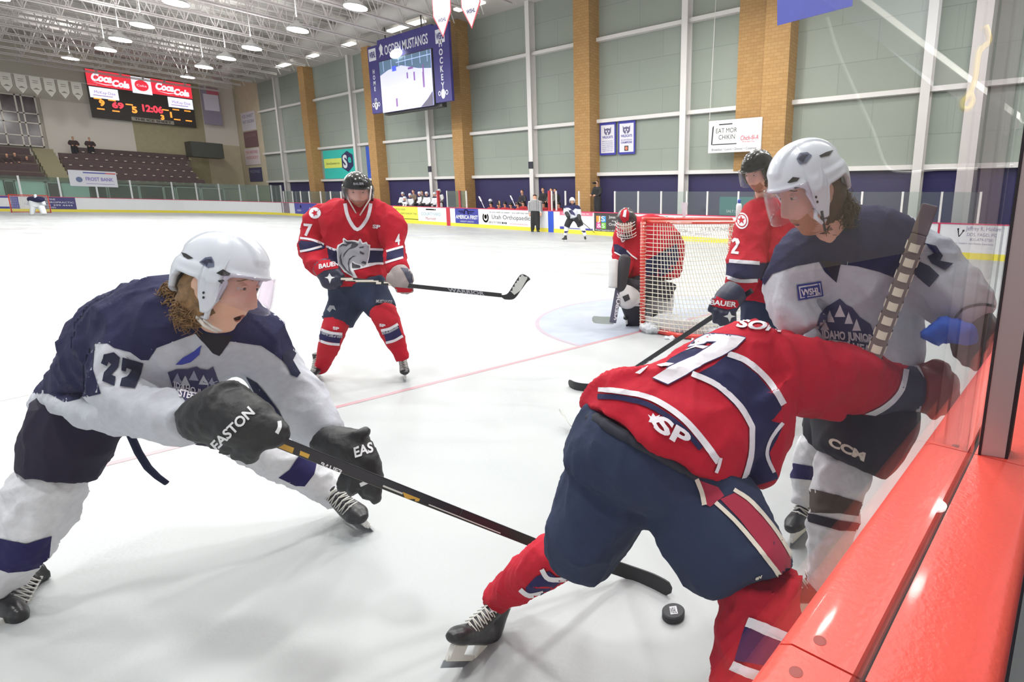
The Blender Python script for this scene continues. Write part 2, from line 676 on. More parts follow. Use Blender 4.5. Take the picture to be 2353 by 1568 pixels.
for i, y in enumerate([23.7, 34.7]):
    d = MB().box((XW - .45, y - .2, 3.55), (XW - .41, y + .2, 3.95)).build('post_plate', M('navy_plate', (30, 32, 52), 0.6))
    tag(d, ('dark square plate on the white post above the referee', 'dark square plate on the white post above the white team bench')[i], 'plate')
bays = [(-9, 6.97), (8.13, 18.42), (19.58, 30.02), (31.18, 41.42), (42.58, 53.02), (54.18, 66)]
zn = {3.15: 'lowest', 5.92: 'middle', 10.0: 'upper'}
bn = ['right of the nearest brick column', 'with the champions banners', 'above the player benches', 'behind the video board', 'with the teal banner', 'next to the far corner']
for bi, (a, b) in enumerate(bays):
    for z in (3.15, 5.92, 10.0):
        d = MB().box((XW - .22, a, z - .09), (XW, b, z + .09)).build('wall_rail', m_white)
        tag(d, 'white horizontal wall rail, %s one in the bay %s' % (zn[z], bn[bi]), 'rail', 'white wall rails')

# lamps ------------------------------------------------------------------
m_lampglow = M('lamp_glow', (255, 255, 255), emit=(255, 252, 250), estr=30.0)
lamp = empty('high_bay_lamp', (0, 0, 0), '', 'lamp', 'high bay lamps')
MB().lathe([(.10, .42), (.14, .30), (.40, .10), (.50, 0)], (0, 0, 0), 20).build('reflector', M('lamp_shell', (190, 190, 190), 0.4), lamp, True)
MB().lathe([(.47, -.05), (.47, -.01)], (0, 0, 0), 20).build('lens', m_lampglow, lamp)
MB().tube([(0, 0, .35), (0, 0, 4.2)], .02, 6).build('hanger', m_truss, lamp)
ld = bpy.data.lights.new('high_bay_light', 'AREA')
ld.shape = 'DISK'
ld.size = 0.9
ld.energy = LAMP_W
ld.color = (1.0, 0.985, 0.965)
lo = bpy.data.objects.new('light', ld)
COL.objects.link(lo)
lo.parent = lamp
lo.location = (0, 0, -.08)
up = bpy.data.objects.new('uplight', bpy.data.lights.new('uplight', 'AREA'))  # fill light added above each reflector to brighten ceiling, joists and upper walls
up.data.shape = 'DISK'
up.data.size = 0.5
up.data.energy = LAMP_W * .35
up.data.spread = math.radians(170)
COL.objects.link(up)
up.parent = lamp
up.location = (0, 0, .62)
up.rotation_euler = (math.pi, 0, 0)
rows = [(-6.5, [-2, 4, 10.5, 17, 24, 31, 38]), (-1.6, [-2, 4, 10.5, 17, 24, 31.0, 37.5]), (3.2, [-2, 4, 10.5, 17, 24.5, 31.1, 37.1, 41.9, 45.7]),
        (7.9, [-2, 4, 10.5, 17.5, 24.4, 30.7, 37.15, 41.5, 45.9]), (12.6, [-1, 9])]
n = 0
onum = ['nearest the camera', 'second', 'third', 'fourth', 'fifth', 'sixth', 'seventh', 'eighth', 'farthest']
rnum = ['leftmost row', 'second row from the left', 'third row from the left', 'fourth row from the left', 'row nearest the window wall']
for ri, (x, yy) in enumerate(rows):
    for yi, y in enumerate(yy):
        o = lamp if n == 0 else copy_tree(lamp)
        n += 1
        o.location = (x, y, 10.0)
        o['label'] = 'round high bay lamp, %s in the %s' % (onum[yi], rnum[ri])
fl = None
for i, (x, y) in enumerate(((-4, 60), (4, 62), (11, 62))):  # extra lamps added only to brighten the far end wall
    o = copy_tree(lamp)
    o.location = (x, y, 11.7)
    o.scale = (1, 1, .58)
    o['label'] = 'added high bay lamp among the joists to brighten the end wall, %s' % ('left', 'middle', 'right')[i]
# ================================================================== rink boards, glass, adverts
m_board = M('board_white', (232, 233, 238), 0.35, var=0.02, vscale=1)
m_kick = M('kick_yellow', (238, 222, 70), 0.35)
m_capred = M('cap_red', (206, 62, 98), 0.35)
m_glasspost = M('post_alu', (206, 208, 210), 0.4, 0.3)
RAD = 6.0


def board_path():
    pts = [(SB, -2.4)]
    y = -2.4
    pts += [(SB, EB - RAD)]
    for i in range(1, 17):
        q = math.pi / 2 * i / 16
        pts.append((SB - RAD + RAD * math.cos(q), EB - RAD + RAD * math.sin(q)))
    pts.append((-19.5, EB))
    return pts


def band(name, pts, z0, z1, off, th, mat, parent):
    """a strip along a path of (x, y), thickness th outward, inner face set off inward"""
    mb = MB()
    n = len(pts)
    P = [Vector((x, y, 0)) for x, y in pts]
    inn, out = [], []
    for i, p in enumerate(P):
        t = (P[min(i + 1, n - 1)] - P[max(i - 1, 0)]).normalized()
        nn = Vector((-t.y, t.x, 0))   # towards the ice
        inn.append(p + nn * off)
        out.append(p + nn * (off - th))
    vs = []
    for a, b in zip(inn, out):
        vs += [a + Vector((0, 0, z0)), b + Vector((0, 0, z0)), b + Vector((0, 0, z1)), a + Vector((0, 0, z1))]
    fs = []
    for i in range(n - 1):
        for j in range(4):
            a, b = i * 4 + j, i * 4 + (j + 1) % 4
            fs.append((a, b, b + 4, a + 4))
    fs += [(3, 2, 1, 0), tuple(4 * (n - 1) + j for j in range(4))]
    mb.add(vs, fs)
    return mb.build(name, mat, parent)


bp = board_path()
boards = empty('rink_boards', (0, 0, 0), 'white rink boards with red cap and yellow kick plate along the far side', 'boards')
band('board_panel', bp, 0.0, BH - .03, 0, .1, m_board, boards)
band('kick_plate', bp, 0.0, .2, .012, .012, m_kick, boards)
band('cap_rail', bp, BH - .03, BH + .01, .02, .16, m_capred, boards)


def sb_flat(y_left, lift_n=0.0):
    """flat frame on the side boards: a runs to the viewer's right (towards -y), b up"""
    return Flat((SB - .002, y_left, 0), (0, -1, 0), (0, 0, 1), (-1, 0, 0))


def ad(y0, y1, bg, z0=.2, z1=BH - .03, name='advert_panel'):
    F = sb_flat(y0)
    mb = MB()
    F.rect(mb, 0, z0, y0 - y1, z1, .004)
    o = mb.build(name, bg, boards)
    return F, o, y0 - y1


white = M('print_white', (232, 233, 238), .4)
black = M('print_black', (38, 38, 42), .4)
blue = M('print_blue', (58, 62, 160), .4)
red = M('print_red', (212, 62, 66), .4)
navy = M('print_navy', (36, 38, 92), .4)
grey = M('print_grey', (120, 120, 128), .4)


def put(parent, name, mat, fn):
    mb = MB()
    fn(mb)
    if mb.v:
        return mb.build(name, mat, parent)


# blue advert (far left of side boards)
F, o, w = ad(52.3, 45.8, blue)
put(o, 'lettering', white, lambda mb: (F.text(mb, 'ALBION', .5, .42, .16), F.rect(mb, 3.0, .42, 6.1, .5), F.text(mb, 'MCKINNON', 3.0, .55, .22, bold=.02), F.disc(mb, 1.3, .82, .12)))
F, o, w = ad(60 - 2.2, 54.9, M('photo_ad', (128, 112, 128), .4, var=.35, vscale=2.2))
F, o, w = ad(54.7, 53.4, M('photo_ad', (128, 112, 128), .4))
F, o, w = ad(39.5, 35.6, M('ad_indigo', (86, 84, 150), .4))
put(o, 'lettering', white, lambda mb: (F.text(mb, 'FIRST', 2.2, .75, .14), F.disc(mb, 2.9, .5, .16, hole=.6)))
F, o, w = ad(35.5, 32.4, M('ad_yellow', (228, 226, 84), .4))
put(o, 'lettering', black, lambda mb: (F.text(mb, 'WE DO VIDEO', .15, .84, .12, 1.4), F.text(mb, 'THEY CAN\'T KNOW THIS', .15, .58, .12, 2.8), F.rect(mb, 0, .2, 1.3, .3), F.rect(mb, 1.3, .26, 3.1, .3)))
F, o, w = ad(32.3, 29.3, M('ad_white', (230, 230, 234), .4))
put(o, 'lettering', M('teal_print', (120, 170, 186), .4), lambda mb: F.text(mb, 'COURTYARD', .3, .58, .2, 2.3))
put(o, 'small_lettering', M('rust_print', (186, 90, 108), .4), lambda mb: (F.text(mb, 'Marriott', .8, .3, .18, 1.2, shear=.2), ))
put(o, 'sun_mark', M('gold_print', (196, 160, 90), .4), lambda mb: F.rect(mb, .9, .92, 1.9, 1.0))
F = sb_flat(29.05)
put(boards, 'centre_line_mark', M('line_red_board', (196, 44, 66), .4), lambda mb: F.rect(mb, 0, 0, .4, BH - .02, .016))
F, o, w = ad(28.1, 25.7, M('ad_blue', (60, 66, 158), .4))
put(o, 'lettering', white, lambda mb: (F.text(mb, 'AMERICA FIRST', .05, .48, .22, 2.3, bold=.03), F.text(mb, 'CREDIT UNION', .5, .28, .08, 1.4)))
put(o, 'wing_mark', white, lambda mb: (F.rect(mb, .35, .9, .95, .95), F.rect(mb, .5, .82, .95, .86), F.rect(mb, 1.4, .9, 2.0, .95), F.rect(mb, 1.4, .82, 1.85, .86),
                                       F.poly(mb, [(.9, .75), (1.0, .75), (1.08, .98), (1.27, .98), (1.35, .75), (1.45, .75), (1.34, 1.04), (1.01, 1.04)])))
F, o, w = ad(25.6, 19.6, M('ad_white', (230, 230, 234), .4))
put(o, 'lettering', black, lambda mb: (F.text(mb, 'Utah Orthopaedics', 1.2, .56, .24, 3.6), F.text(mb, '(801) 917-8000', .9, .3, .12, 1.2),
                                       F.text(mb, 'So you walk on water... you still may need us!', 1.0, .9, .1, 3.9)))
put(o, 'target_mark', red, lambda mb: (F.disc(mb, .6, .62, .3, hole=.62, q0=130, q1=410), F.disc(mb, .6, .66, .13)))
put(o, 'small_mark', M('pink_print', (216, 120, 140), .4), lambda mb: (F.text(mb, 'www.utahorthopaedics.com', 2.8, .3, .07, 1.6), F.disc(mb, 2.5, .35, .06)))
put(o, 'small_badge', M('sky_print', (90, 150, 206), .4), lambda mb: (F.disc(mb, 2.2, .35, .06), F.disc(mb, 2.35, .35, .05)))
F = sb_flat(19.5)
put(boards, 'blue_line_mark', M('line_blue_board', (40, 84, 200), .4), lambda mb: F.rect(mb, 0, 0, .42, BH - .02, .016))
F, o, w = ad(18.6, 16.2, M('ad_white', (230, 230, 234), .4))
put(o, 'pink_band', M('pink_band', (226, 110, 136), .4), lambda mb: F.rect(mb, 0, .92, 2.4, BH - .03, .006))
put(o, 'lettering', white, lambda mb: F.text(mb, 'QUALITY COLLISION REPAIR, INC.', .2, .97, .09, 2.0, lift=.008))
put(o, 'foot_band', blue, lambda mb: (F.rect(mb, 0, .2, .4, .34, .006), F.rect(mb, 1.9, .2, 2.4, .3, .006), F.rect(mb, .4, .24, 1.9, .28, .006)))
F, o, w = ad(16.1, 13.5, M('ad_black', (66, 60, 62), .4))
put(o, 'lettering', white, lambda mb: (F.text(mb, 'Jones & Associates', 1.0, .85, .14, 1.5), F.text(mb, 'Since 1962', 1.2, .7, .07), F.text(mb, 'Orthodontics', 1.0, .5, .13, 1.4),
                                       F.text(mb, 'Proud Supporters of the Ogden Mustangs', .1, .23, .08, 2.4)))
for c, rgb, a, b in (('orange', (240, 150, 50), .15, .65), ('azure', (60, 150, 220), .5, .65), ('magenta', (220, 70, 150), .15, .33), ('green', (120, 195, 70), .5, .33)):
    put(o, c + '_tile', M('tile_' + c, rgb, .4), lambda mb: F.rect(mb, a, b, a + .3, b + .3, .006))
put(o, 'tile_lettering', white, lambda mb: (F.text(mb, 'JS', .24, .7, .24, .5, lift=.008), F.text(mb, '&S', .2, .38, .2, .52, lift=.008)))
F, o, w = ad(13.3, 3.2, M('ad_white', (230, 230, 234), .4))
put(o, 'lettering', grey, lambda mb: (F.text(mb, 'ATLAS', .25, .83, .22, 1.6), F.text(mb, 'WWW.ATLASTESTLAW.COM', 1.4, .88, .07, 1.4), F.text(mb, 'Off Ice Dental', 4.2, .86, .14, 1.6),
                                      F.text(mb, '(888) 528-9526', 1.3, .38, .13, 1.6), F.text(mb, 'STEVENS LAW', 3.6, .5, .16, 2.4), F.text(mb, 'Dr. Jared Davis', 3.0, .3, .11, 1.2), F.text(mb, '801 - 801 - 4562', 5.0, .27, .11, 1.4)))
F = sb_flat(.15)
put(boards, 'goal_line_mark', M('line_red_board', (196, 44, 66), .4), lambda mb: F.rect(mb, 0, .45, .07, BH - .02, .016))
F, o, w = ad(.05, -2.3, M('ad_white', (230, 230, 234), .4))
put(o, 'lettering', M('plum_print', (120, 110, 150), .4), lambda mb: (F.text(mb, 'Jeffrey R. Haslam', .75, .92, .13, 1.0), F.text(mb, 'DDS, FAGD, PC', .8, .74, .1, .85), F.text(mb, '801-479-3700', .9, .58, .1, .65),
                                                                        F.text(mb, 'Cosmetic, Implant and Family Dentistry', .2, .47, .06, 1.4)))
put(o, 'flower_mark', black, lambda mb: (F.disc(mb, .52, .95, .03), F.disc(mb, .68, .9, .035), F.poly(mb, [(.55, .7), (.5, .93), (.54, .93), (.57, .72)]), F.poly(mb, [(.55, .7), (.66, .88), (.68, .86), (.58, .7)])))

# far end adverts
FE = Flat((0, EB - .002, 0), (1, 0, 0), (0, 0, 1), (0, -1, 0))
put(boards, 'advert_panel', M('ad_royal', (50, 60, 160), .4), lambda mb: FE.rect(mb, -2.6, .2, -.2, BH - .03))
put(boards, 'advert_panel', M('ad_white', (230, 230, 234), .4), lambda mb: FE.rect(mb, -2.2, .35, -.6, BH - .15, .006))
o = put(boards, 'advert_panel', M('ad_navy', (58, 54, 120), .4), lambda mb: FE.rect(mb, .9, .2, 2.7, BH - .03))
put(o, 'lettering', white, lambda mb: (FE.text(mb, 'ALPINE', 1.1, .88, .12), FE.text(mb, 'CHIROPRACTIC', 1.0, .66, .12, 1.6), FE.text(mb, '801 399 4444', 1.0, .44, .12, 1.5), FE.text(mb, 'OGDEN', 1.1, .28, .1)))

# side glass: posts and clear panes -----------------------------------------
m_pane = glass_mat('rink_glass', (236, 242, 240), 0.05, 0.03)
m_pane_far = glass_mat('rink_glass_far', (205, 222, 215), 0.10, 0.05)
side = empty('side_glass', (0, 0, 0), 'low clear glass with slim white posts on top of the far side boards', 'rink glass')
py = [14.75, 13.28, 11.92, 10.5, 9.42, 7.9, 5.4, 2.8, 1.4, .15, -1.0]
def gpost(y, z1, r=.035, x=SB + .05):
    MB().box((x - .03, y - r, BH), (x + .03, y + r, z1)).build('post', m_white, side)
for y in py:
    gpost(y, 2.14)
for a, b in zip(py[:-1], py[1:]):
    MB().box((SB + .045, b + .04, BH), (SB + .055, a - .04, 2.13)).build('pane', m_pane, side)
py2 = [54.5, 52.6, 50.9, 49.2, 47.0, 45.2, 43.4, 41.5]
for y in py2:
    gpost(y, 2.1, .06)
for a, b in zip(py2[:-1], py2[1:]):
    MB().box((SB + .045, b + .07, BH), (SB + .055, a - .07, 2.09)).build('pane', m_pane, side)
for y in (28.95, 26.9, 19.25, 18.9, 18.2, 17.2):
    gpost(y, 2.15)
MB().box((SB + .045, 27.0, BH), (SB + .055, 28.9, 2.14)).build('pane', m_pane_far, side)
for y in (30.0, 27.6, 19.45):
    d = MB().box((SB + .02, y - .08, BH), (SB + .14, y + .08, 2.16)).build('padded_post', M('pad_red', (176, 44, 52), .6))
    tag(d, {30.0: 'red padded post at the right end of the white team bench', 27.6: 'red padded post in front of the brick column by the scorer glass', 19.45: 'red padded post at the right end of the red team bench'}[y], 'post')
endg = empty('end_glass', (0, 0, 0), 'tall tinted glass with pale posts on the far end boards, curving round the corner', 'rink glass')
step = []
for x in range(-18, 8, 2):
    step.append((float(x), EB + .05))
for i in range(0, 7):
    q = math.pi / 2 * (1 - i / 6)
    step.append((SB - RAD + (RAD + .05) * math.cos(q), EB - RAD + (RAD + .05) * math.sin(q)))
for i, (x, y) in enumerate(step):
    MB().box((x - .05, y - .05, BH), (x + .05, y + .05, 2.62)).build('post', m_glasspost, endg)
    if i:
        x0, y0 = step[i - 1]
        t = Vector((x - x0, y - y0, 0)).normalized() * .06
        a, b = Vector((x0, y0, BH)) + t, Vector((x, y, BH)) - t
        nn = Vector((-t.y, t.x, 0)).normalized() * .006
        hz = Vector((0, 0, 1.47))
        MB().add([a - nn, b - nn, b - nn + hz, a - nn + hz, a + nn, b + nn, b + nn + hz, a + nn + hz],
                 [(0, 1, 2, 3), (7, 6, 5, 4), (0, 4, 5, 1), (3, 2, 6, 7), (0, 3, 7, 4), (1, 5, 6, 2)]).build('pane', m_pane_far, endg)

# ================================================================== banners and boards on the walls
def wallflat(y_left, x=XW - .02):
    return Flat((x, y_left, 0), (0, -1, 0), (0, 0, 1), (-1, 0, 0))


def sheet(name, F, a0, b0, a1, b1, mat, th=.03, lift=0.0):
    mb = MB()
    vs = [F.p(a, b, l) for l in (lift, lift + th) for a, b in ((a0, b0), (a1, b0), (a1, b1), (a0, b1))]
    mb.add(vs, [(3, 2, 1, 0), (4, 5, 6, 7), (0, 1, 5, 4), (1, 2, 6, 5), (2, 3, 7, 6), (3, 0, 4, 7)])
    return mb.build(name, mat)


# teal banner
F = wallflat(52.5)
o = tag(sheet('teal_banner', F, 0, 3.3, 5.85, 5.7, M('teal', (38, 196, 184), .6)), 'teal wall banner with a yellow block and a white S on navy', 'banner')
put(o, 'yellow_block', M('lime', (226, 236, 110), .6), lambda mb: F.rect(mb, .1, 4.2, 3.5, 5.0, .035))
put(o, 'lettering', M('dark_teal', (40, 80, 60), .6), lambda mb: F.text(mb, 'SteveQueener.co', .5, 4.5, .2, 2.6, lift=.04))
put(o, 'badge', navy, lambda mb: F.poly(mb, [(3.5, 4.2), (4.6, 3.8), (5.6, 4.3), (5.6, 5.2), (4.6, 5.55), (3.6, 5.2)], .035))
put(o, 'letter', white, lambda mb: F.text(mb, 'S', 3.75, 4.2, 1.0, .8, lift=.045, bold=.04))
put(o, 'small_letter', M('teal', (38, 196, 184), .6), lambda mb: F.text(mb, 'e', 4.7, 4.6, .6, .6, lift=.045, bold=.04))
F = wallflat(44.6)
o = tag(sheet('blue_banner', F, 0, 3.1, 2.3, 5.75, M('azure_banner', (44, 84, 190), .6)), 'tall blue banner with round marks, partly behind a brick column', 'banner')
put(o, 'lettering', white, lambda mb: (F.text(mb, 'MC', .6, 4.9, .4, 1.0, lift=.04, bold=.05), F.disc(mb, 1.0, 3.5, .45, .036)))
put(o, 'gold_disc', M('gold_print', (196, 160, 90), .4), lambda mb: F.disc(mb, 1.0, 4.3, .35, .036))
# champions banners
for i, (y, lab) in enumerate(((18.3, 'left one of the two blue and white champions banners under the wall rail'), (16.95, 'right one of the two champions banners, with a dark patch at its foot'))):
    F = wallflat(y, XW - .1)
    o = tag(sheet('champions_banner', F, 0, 4.15, 1.18, 5.85, M('royal', (48, 52, 158), .6), .015), lab, 'banner', 'champions banners')
    put(o, 'field', M('banner_white', (226, 224, 232), .6), lambda mb: F.rect(mb, .1, 4.26, 1.08, 5.7, .02))
    put(o, 'emblem', M('emblem_grey', (96, 92, 130), .6), lambda mb: (F.poly(mb, [(.33, 5.6), (.42, 5.5), (.59, 5.54), (.76, 5.5), (.85, 5.6), (.83, 5.3), (.7, 5.18), (.59, 5.22), (.48, 5.18), (.35, 5.3)], .024)))
    put(o, 'emblem_face', M('banner_white', (226, 224, 232), .6), lambda mb: (F.disc(mb, .5, 5.38, .05, .028), F.disc(mb, .68, 5.38, .05, .028), F.disc(mb, .59, 5.27, .05, .028)))
    def words(mb, i=i):
        F.text(mb, 'WILDCATS', .2, 5.02, .12, .78, lift=.025, bold=.03)
        if i == 0:
            for k, t in enumerate(('MEN\'S ICE HOCKEY', '2012 ACHA RUNNER', 'WEST REGION', 'CHAMPIONS', 'SENIOR CLUB TEAM', 'WEBER STATE UNIV')):
                F.text(mb, t, .18, 4.84 - k * .1, .055, .8, lift=.025)
        else:
            F.text(mb, '2013-2014 REGION', .2, 4.84, .07, .78, lift=.025)
            F.text(mb, 'CHAMPIONS', .2, 4.7, .1, .78, lift=.025, bold=.03)
    put(o, 'lettering', blue, words)
    if i:
        put(o, 'patch', black, lambda mb: F.rect(mb, .45, 4.32, .73, 4.58, .024))
        put(o, 'patch_mark', M('orange_mark', (226, 120, 90), .5), lambda mb: F.disc(mb, .59, 4.45, .09, .028))
# advert billboard
F = Flat((16.64, 10.75, 0), (0, -1, 0), (0, 0, 1), (-1, 0, 0))
o = tag(sheet('advert_billboard', F, 0, 3.93, 2.72, 5.33, M('billboard_white', (228, 226, 230), .5), .05), 'white advert billboard with black hand-drawn lettering beside the brick column', 'billboard')
put(o, 'sandwich_board', M('board_cream', (240, 238, 236), .5), lambda mb: F.poly(mb, [(.22, 4.32), (1.55, 4.38), (1.52, 5.1), (.3, 5.12)], .055))
put(o, 'board_edge', black, lambda mb: (F.poly(mb, [(.15, 4.28), (.22, 4.3), (.28, 5.12), (.2, 5.05)], .058), F.rect(mb, .22, 4.27, 1.5, 4.31, .058), F.rect(mb, .55, 5.12, 1.25, 5.17, .058)))
put(o, 'lettering', black, lambda mb: (F.text(mb, 'EAT MOR', .4, 4.78, .2, 1.1, lift=.06), F.text(mb, 'CHIKIN', .55, 4.5, .2, .85, lift=.06)))
put(o, 'red_lettering', M('red_print2', (214, 66, 86), .4), lambda mb: (F.text(mb, 'Chick-fil-A', 1.68, 4.42, .2, .9, lift=.06, shear=.15), F.text(mb, 'Riverdale City', 1.8, 4.33, .05, .6, lift=.06)))
put(o, 'foot_lettering', grey, lambda mb: F.text(mb, 'Breakfast • Lunch • Dinner • Catering', .2, 4.02, .1, 2.3, lift=.06))
d = MB().tube([(16.6, 10.55, 12.7), (16.55, 10.7, 5.4)], .012, 5).build('hoist_rope', M('rope_white', (225, 222, 220), .6))
tag(d, 'thin white rope hanging down to the advert billboard', 'rope')
# teal and red banners low behind the goal
F = wallflat(10.5, XW - .03)
o = tag(sheet('games_banner', F, 0, 1.15, 3.2, 2.0, M('games_teal', (36, 116, 122), .6)), 'dark teal banner with white lettering low on the wall behind the goal', 'banner')
put(o, 'lettering', white, lambda mb: (F.text(mb, 'SALT LAKE 2002', .4, 1.28, .12, 1.3, lift=.035), F.text(mb, 'SALT LAKE 2002', 1.6, 1.7, .12, 1.3, lift=.035)))
F = wallflat(7.3 , XW - .03)
F = wallflat(8.25, 16.62)
o = tag(sheet('red_banner', F, 0, 1.1, 2.0, 2.05, M('dull_red', (142, 44, 62), .6)), 'plain dull red banner to the right of the dark teal banner', 'banner')
# banners hung on the concrete corner wall
specs = [(71.3, 67.4, 8.45, 10.3, 'paper_white', (222, 220, 228), ('ICE SHEET', 'EAT OGDEN'), (70, 70, 130), 'white banner, topmost of four on the concrete corner wall'),
         (71.2, 67.4, 6.75, 8.35, 'maroon_photo', (120, 84, 92), ('OGDEN',), (150, 120, 124), 'dull maroon banner, second from the top on the corner wall'),
         (71.6, 67.4, 4.95, 6.65, 'pinkish', (230, 218, 222), ('THE HERITAGE', 'HOCKEY'), (200, 70, 90), 'white banner with red words, third from the top on the corner wall'),
         (71.0, 67.4, 3.2, 4.65, 'slate_navy', (62, 60, 104), ('MUSTANGS',), (150, 150, 190), 'navy banner, lowest of four on the concrete corner wall')]
for a, b, z0, z1, nm, rgb, words_, wc, lab in specs:
    F = wallflat(a)
    o = tag(sheet('wall_banner', F, 0, z0, a - b, z1, M(nm, rgb, .6)), lab, 'banner')
    put(o, 'lettering', M(nm + '_words', wc, .5), lambda mb: [F.text(mb, t, .4, z1 - .55 - .55 * k, .3, (a - b) - .8, lift=.035) for k, t in enumerate(words_)])

# video board ------------------------------------------------------------
vb = empty('video_board', (14.5, 32.2, 7.2), 'large hanging video board with a navy surround and white lettering', 'video board')
F = Flat((14.5, 36.85, 0), (0, -1, 0), (0, 0, 1), (-1, 0, 0))
m_vb = M('vb_navy', (44, 36, 122), .5)


def slab(F, a0, b0, a1, b1, l0, l1, mat, name, parent):
    mb = MB()
    vs = [F.p(a, b, l) for l in (l0, l1) for a, b in ((a0, b0), (a1, b0), (a1, b1), (a0, b1))]
    mb.add(vs, [(3, 2, 1, 0), (4, 5, 6, 7), (0, 1, 5, 4), (1, 2, 6, 5), (2, 3, 7, 6), (3, 0, 4, 7)])
    return mb.build(name, mat, parent)


bl_ = slab(F, 0, 7.25, 1.35, 11.45, 0, .15, m_vb, 'side_panel', vb)
br_ = slab(F, 7.8, 7.3, 9.5, 11.6, 0, .15, m_vb, 'side_panel', vb)
bt_ = slab(F, 1.35, 10.4, 7.8, 11.7, 0, .15, m_vb, 'header_panel', vb)
slab(F, 1.3, 7.1, 8.2, 10.5, -.3, .0, M('vb_case', (34, 34, 40), .5), 'cabinet', vb)
slab(F, 1.42, 7.25, 7.7, 10.4, 0, .17, M('vb_case', (34, 34, 40), .5), 'bezel', vb)
scr = slab(F, 1.5, 7.2, 7.6, 10.35, .17, .19, M('screen_glow', (160, 160, 225), .3, emit=(196, 196, 250), estr=1.0), 'screen', vb)
E1 = lambda n, rgb, s=1.0: M('scr_' + n, rgb, .4, emit=rgb, estr=s)
put(scr, 'screen_stand', E1('green', (70, 96, 120), .9), lambda mb: F.poly(mb, [(1.5, 9.5), (1.5, 10.35), (7.6, 10.35), (7.6, 9.3), (6.2, 9.45), (4.2, 9.85), (2.6, 9.75)], .20))
put(scr, 'screen_mullion', E1('mullion', (150, 165, 205)), lambda mb: [F.rect(mb, a, 9.7, a + .06, 10.35, .205) for a in (2.0, 3.0, 3.9, 4.7, 5.5, 6.4, 7.2)] + [F.rect(mb, 3.6, 10.05, 7.6, 10.1, .205)])
put(scr, 'screen_sign', E1('blue', (60, 80, 205)), lambda mb: F.rect(mb, 3.1, 9.6, 3.6, 9.9, .207))
put(scr, 'screen_players', E1('players', (110, 70, 130)), lambda mb: [F.rect(mb, a, b, a + w, b + h, .207) for a, b, w, h in ((4.8, 9.0, .15, .35), (5.6, 8.8, .15, .5), (6.6, 8.3, .18, .9), (6.65, 9.2, .14, .4), (3.3, 7.45, .2, .5), (5.0, 9.5, .6, .12))])
put(scr, 'screen_corner', E1('dark', (60, 55, 80)), lambda mb: F.poly(mb, [(6.2, 7.2), (7.6, 7.2), (7.6, 8.0), (7.0, 7.6)], .208))
put(bt_, 'lettering', M('vb_white', (225, 225, 235), .4), lambda mb: (F.text(mb, 'OGDEN MUSTANGS', 1.75 + .5, 10.72, .55, 5.1, lift=.16, bold=.02), F.poly(mb, [(1.5, 10.6), (1.7, 10.9), (1.55, 11.2), (1.8, 11.45), (2.05, 11.2), (1.95, 10.9), (2.1, 10.7), (1.8, 10.8)], .16)))
put(bt_, 'spot_lamp', M('spot_glow', (255, 255, 255), emit=(250, 255, 245), estr=4.0), lambda mb: F.disc(mb, 3.9, 10.55, .75, .30, ry=.28))
for side_, a0, word, bw in ((bl_, .35, 'HOME OF', 1.35), (br_, 8.35, 'HOCKEY', 1.7)):
    def wd(mb):
        zt = 9.75 if word == 'HOME OF' else 10.35
        for k, ch in enumerate(word):
            if ch != ' ':
                F.text(mb, ch, a0 + .28, zt - k * (.36 if word == 'HOME OF' else .46), .26 if word == 'HOME OF' else .34, lift=.16, bold=.03, center=True)
    put(side_, 'lettering', M('vb_white', (225, 225, 235), .4), wd)
    put(side_, 'white_badge', M('vb_white', (225, 225, 235), .4), lambda mb: F.rect(mb, a0 - .2, 10.55, a0 + .75, 11.3, .16))
    put(side_, 'badge_lettering', m_vb, lambda mb: F.text(mb, 'WSHL', a0 - .12, 10.75, .35, .8, lift=.17, bold=.03))
    put(side_, 'round_badge', M('vb_white', (225, 225, 235), .4), lambda mb: (F.disc(mb, a0 + .28, 7.75, .22, .16, ry=.28), F.disc(mb, a0 - .1, 7.8, .14, .16, hole=.6), F.disc(mb, a0 + .66, 7.8, .14, .16, hole=.6)))
for y in (30.2, 34.5):
    MB().tube([(14.4, y, 11.5), (14.4, y, 12.4)], .04, 6).build('hanger', black, vb)
# pennants and flag nearer the camera
def pent(name, P, w, h, lab, edge, words):
    o = empty(name, P, lab, 'pennant', 'hanging pennants')
    F = Flat(P, (0, -1, 0), (0, 0, 1), (-1, 0, 0))
    slab(F, 0, 0, 0.001, .001, 0, .01, edge, 'seam', o)
    poly = [(-w / 2, 0), (-w / 2, -h * .55), (0, -h), (w / 2, -h * .55), (w / 2, 0)]
    mb = MB().prism([(a * 1.08, b * 1.04) for a, b in poly], P, (0, -1, 0), (0, 0, 1), .012)
    mb.build('edge', edge, o)
    f = MB()
    F.poly(f, poly, .016)
    fo = f.build('field', M('penn_white', (224, 222, 228), .6), o)
    put(fo, 'lettering', navy, lambda mb: (F.text(mb, words, -.28, -h * .72, .14, .56, lift=.02, bold=.03), F.poly(mb, [(-.1, -.35), (.16, -.5), (.02, -.1), (.2, -.12)], .02)))
    MB().tube([P, (P[0], P[1], 14.2)], .01, 4).build('cord', M('rope_white', (225, 222, 220), .6), o)
    return o


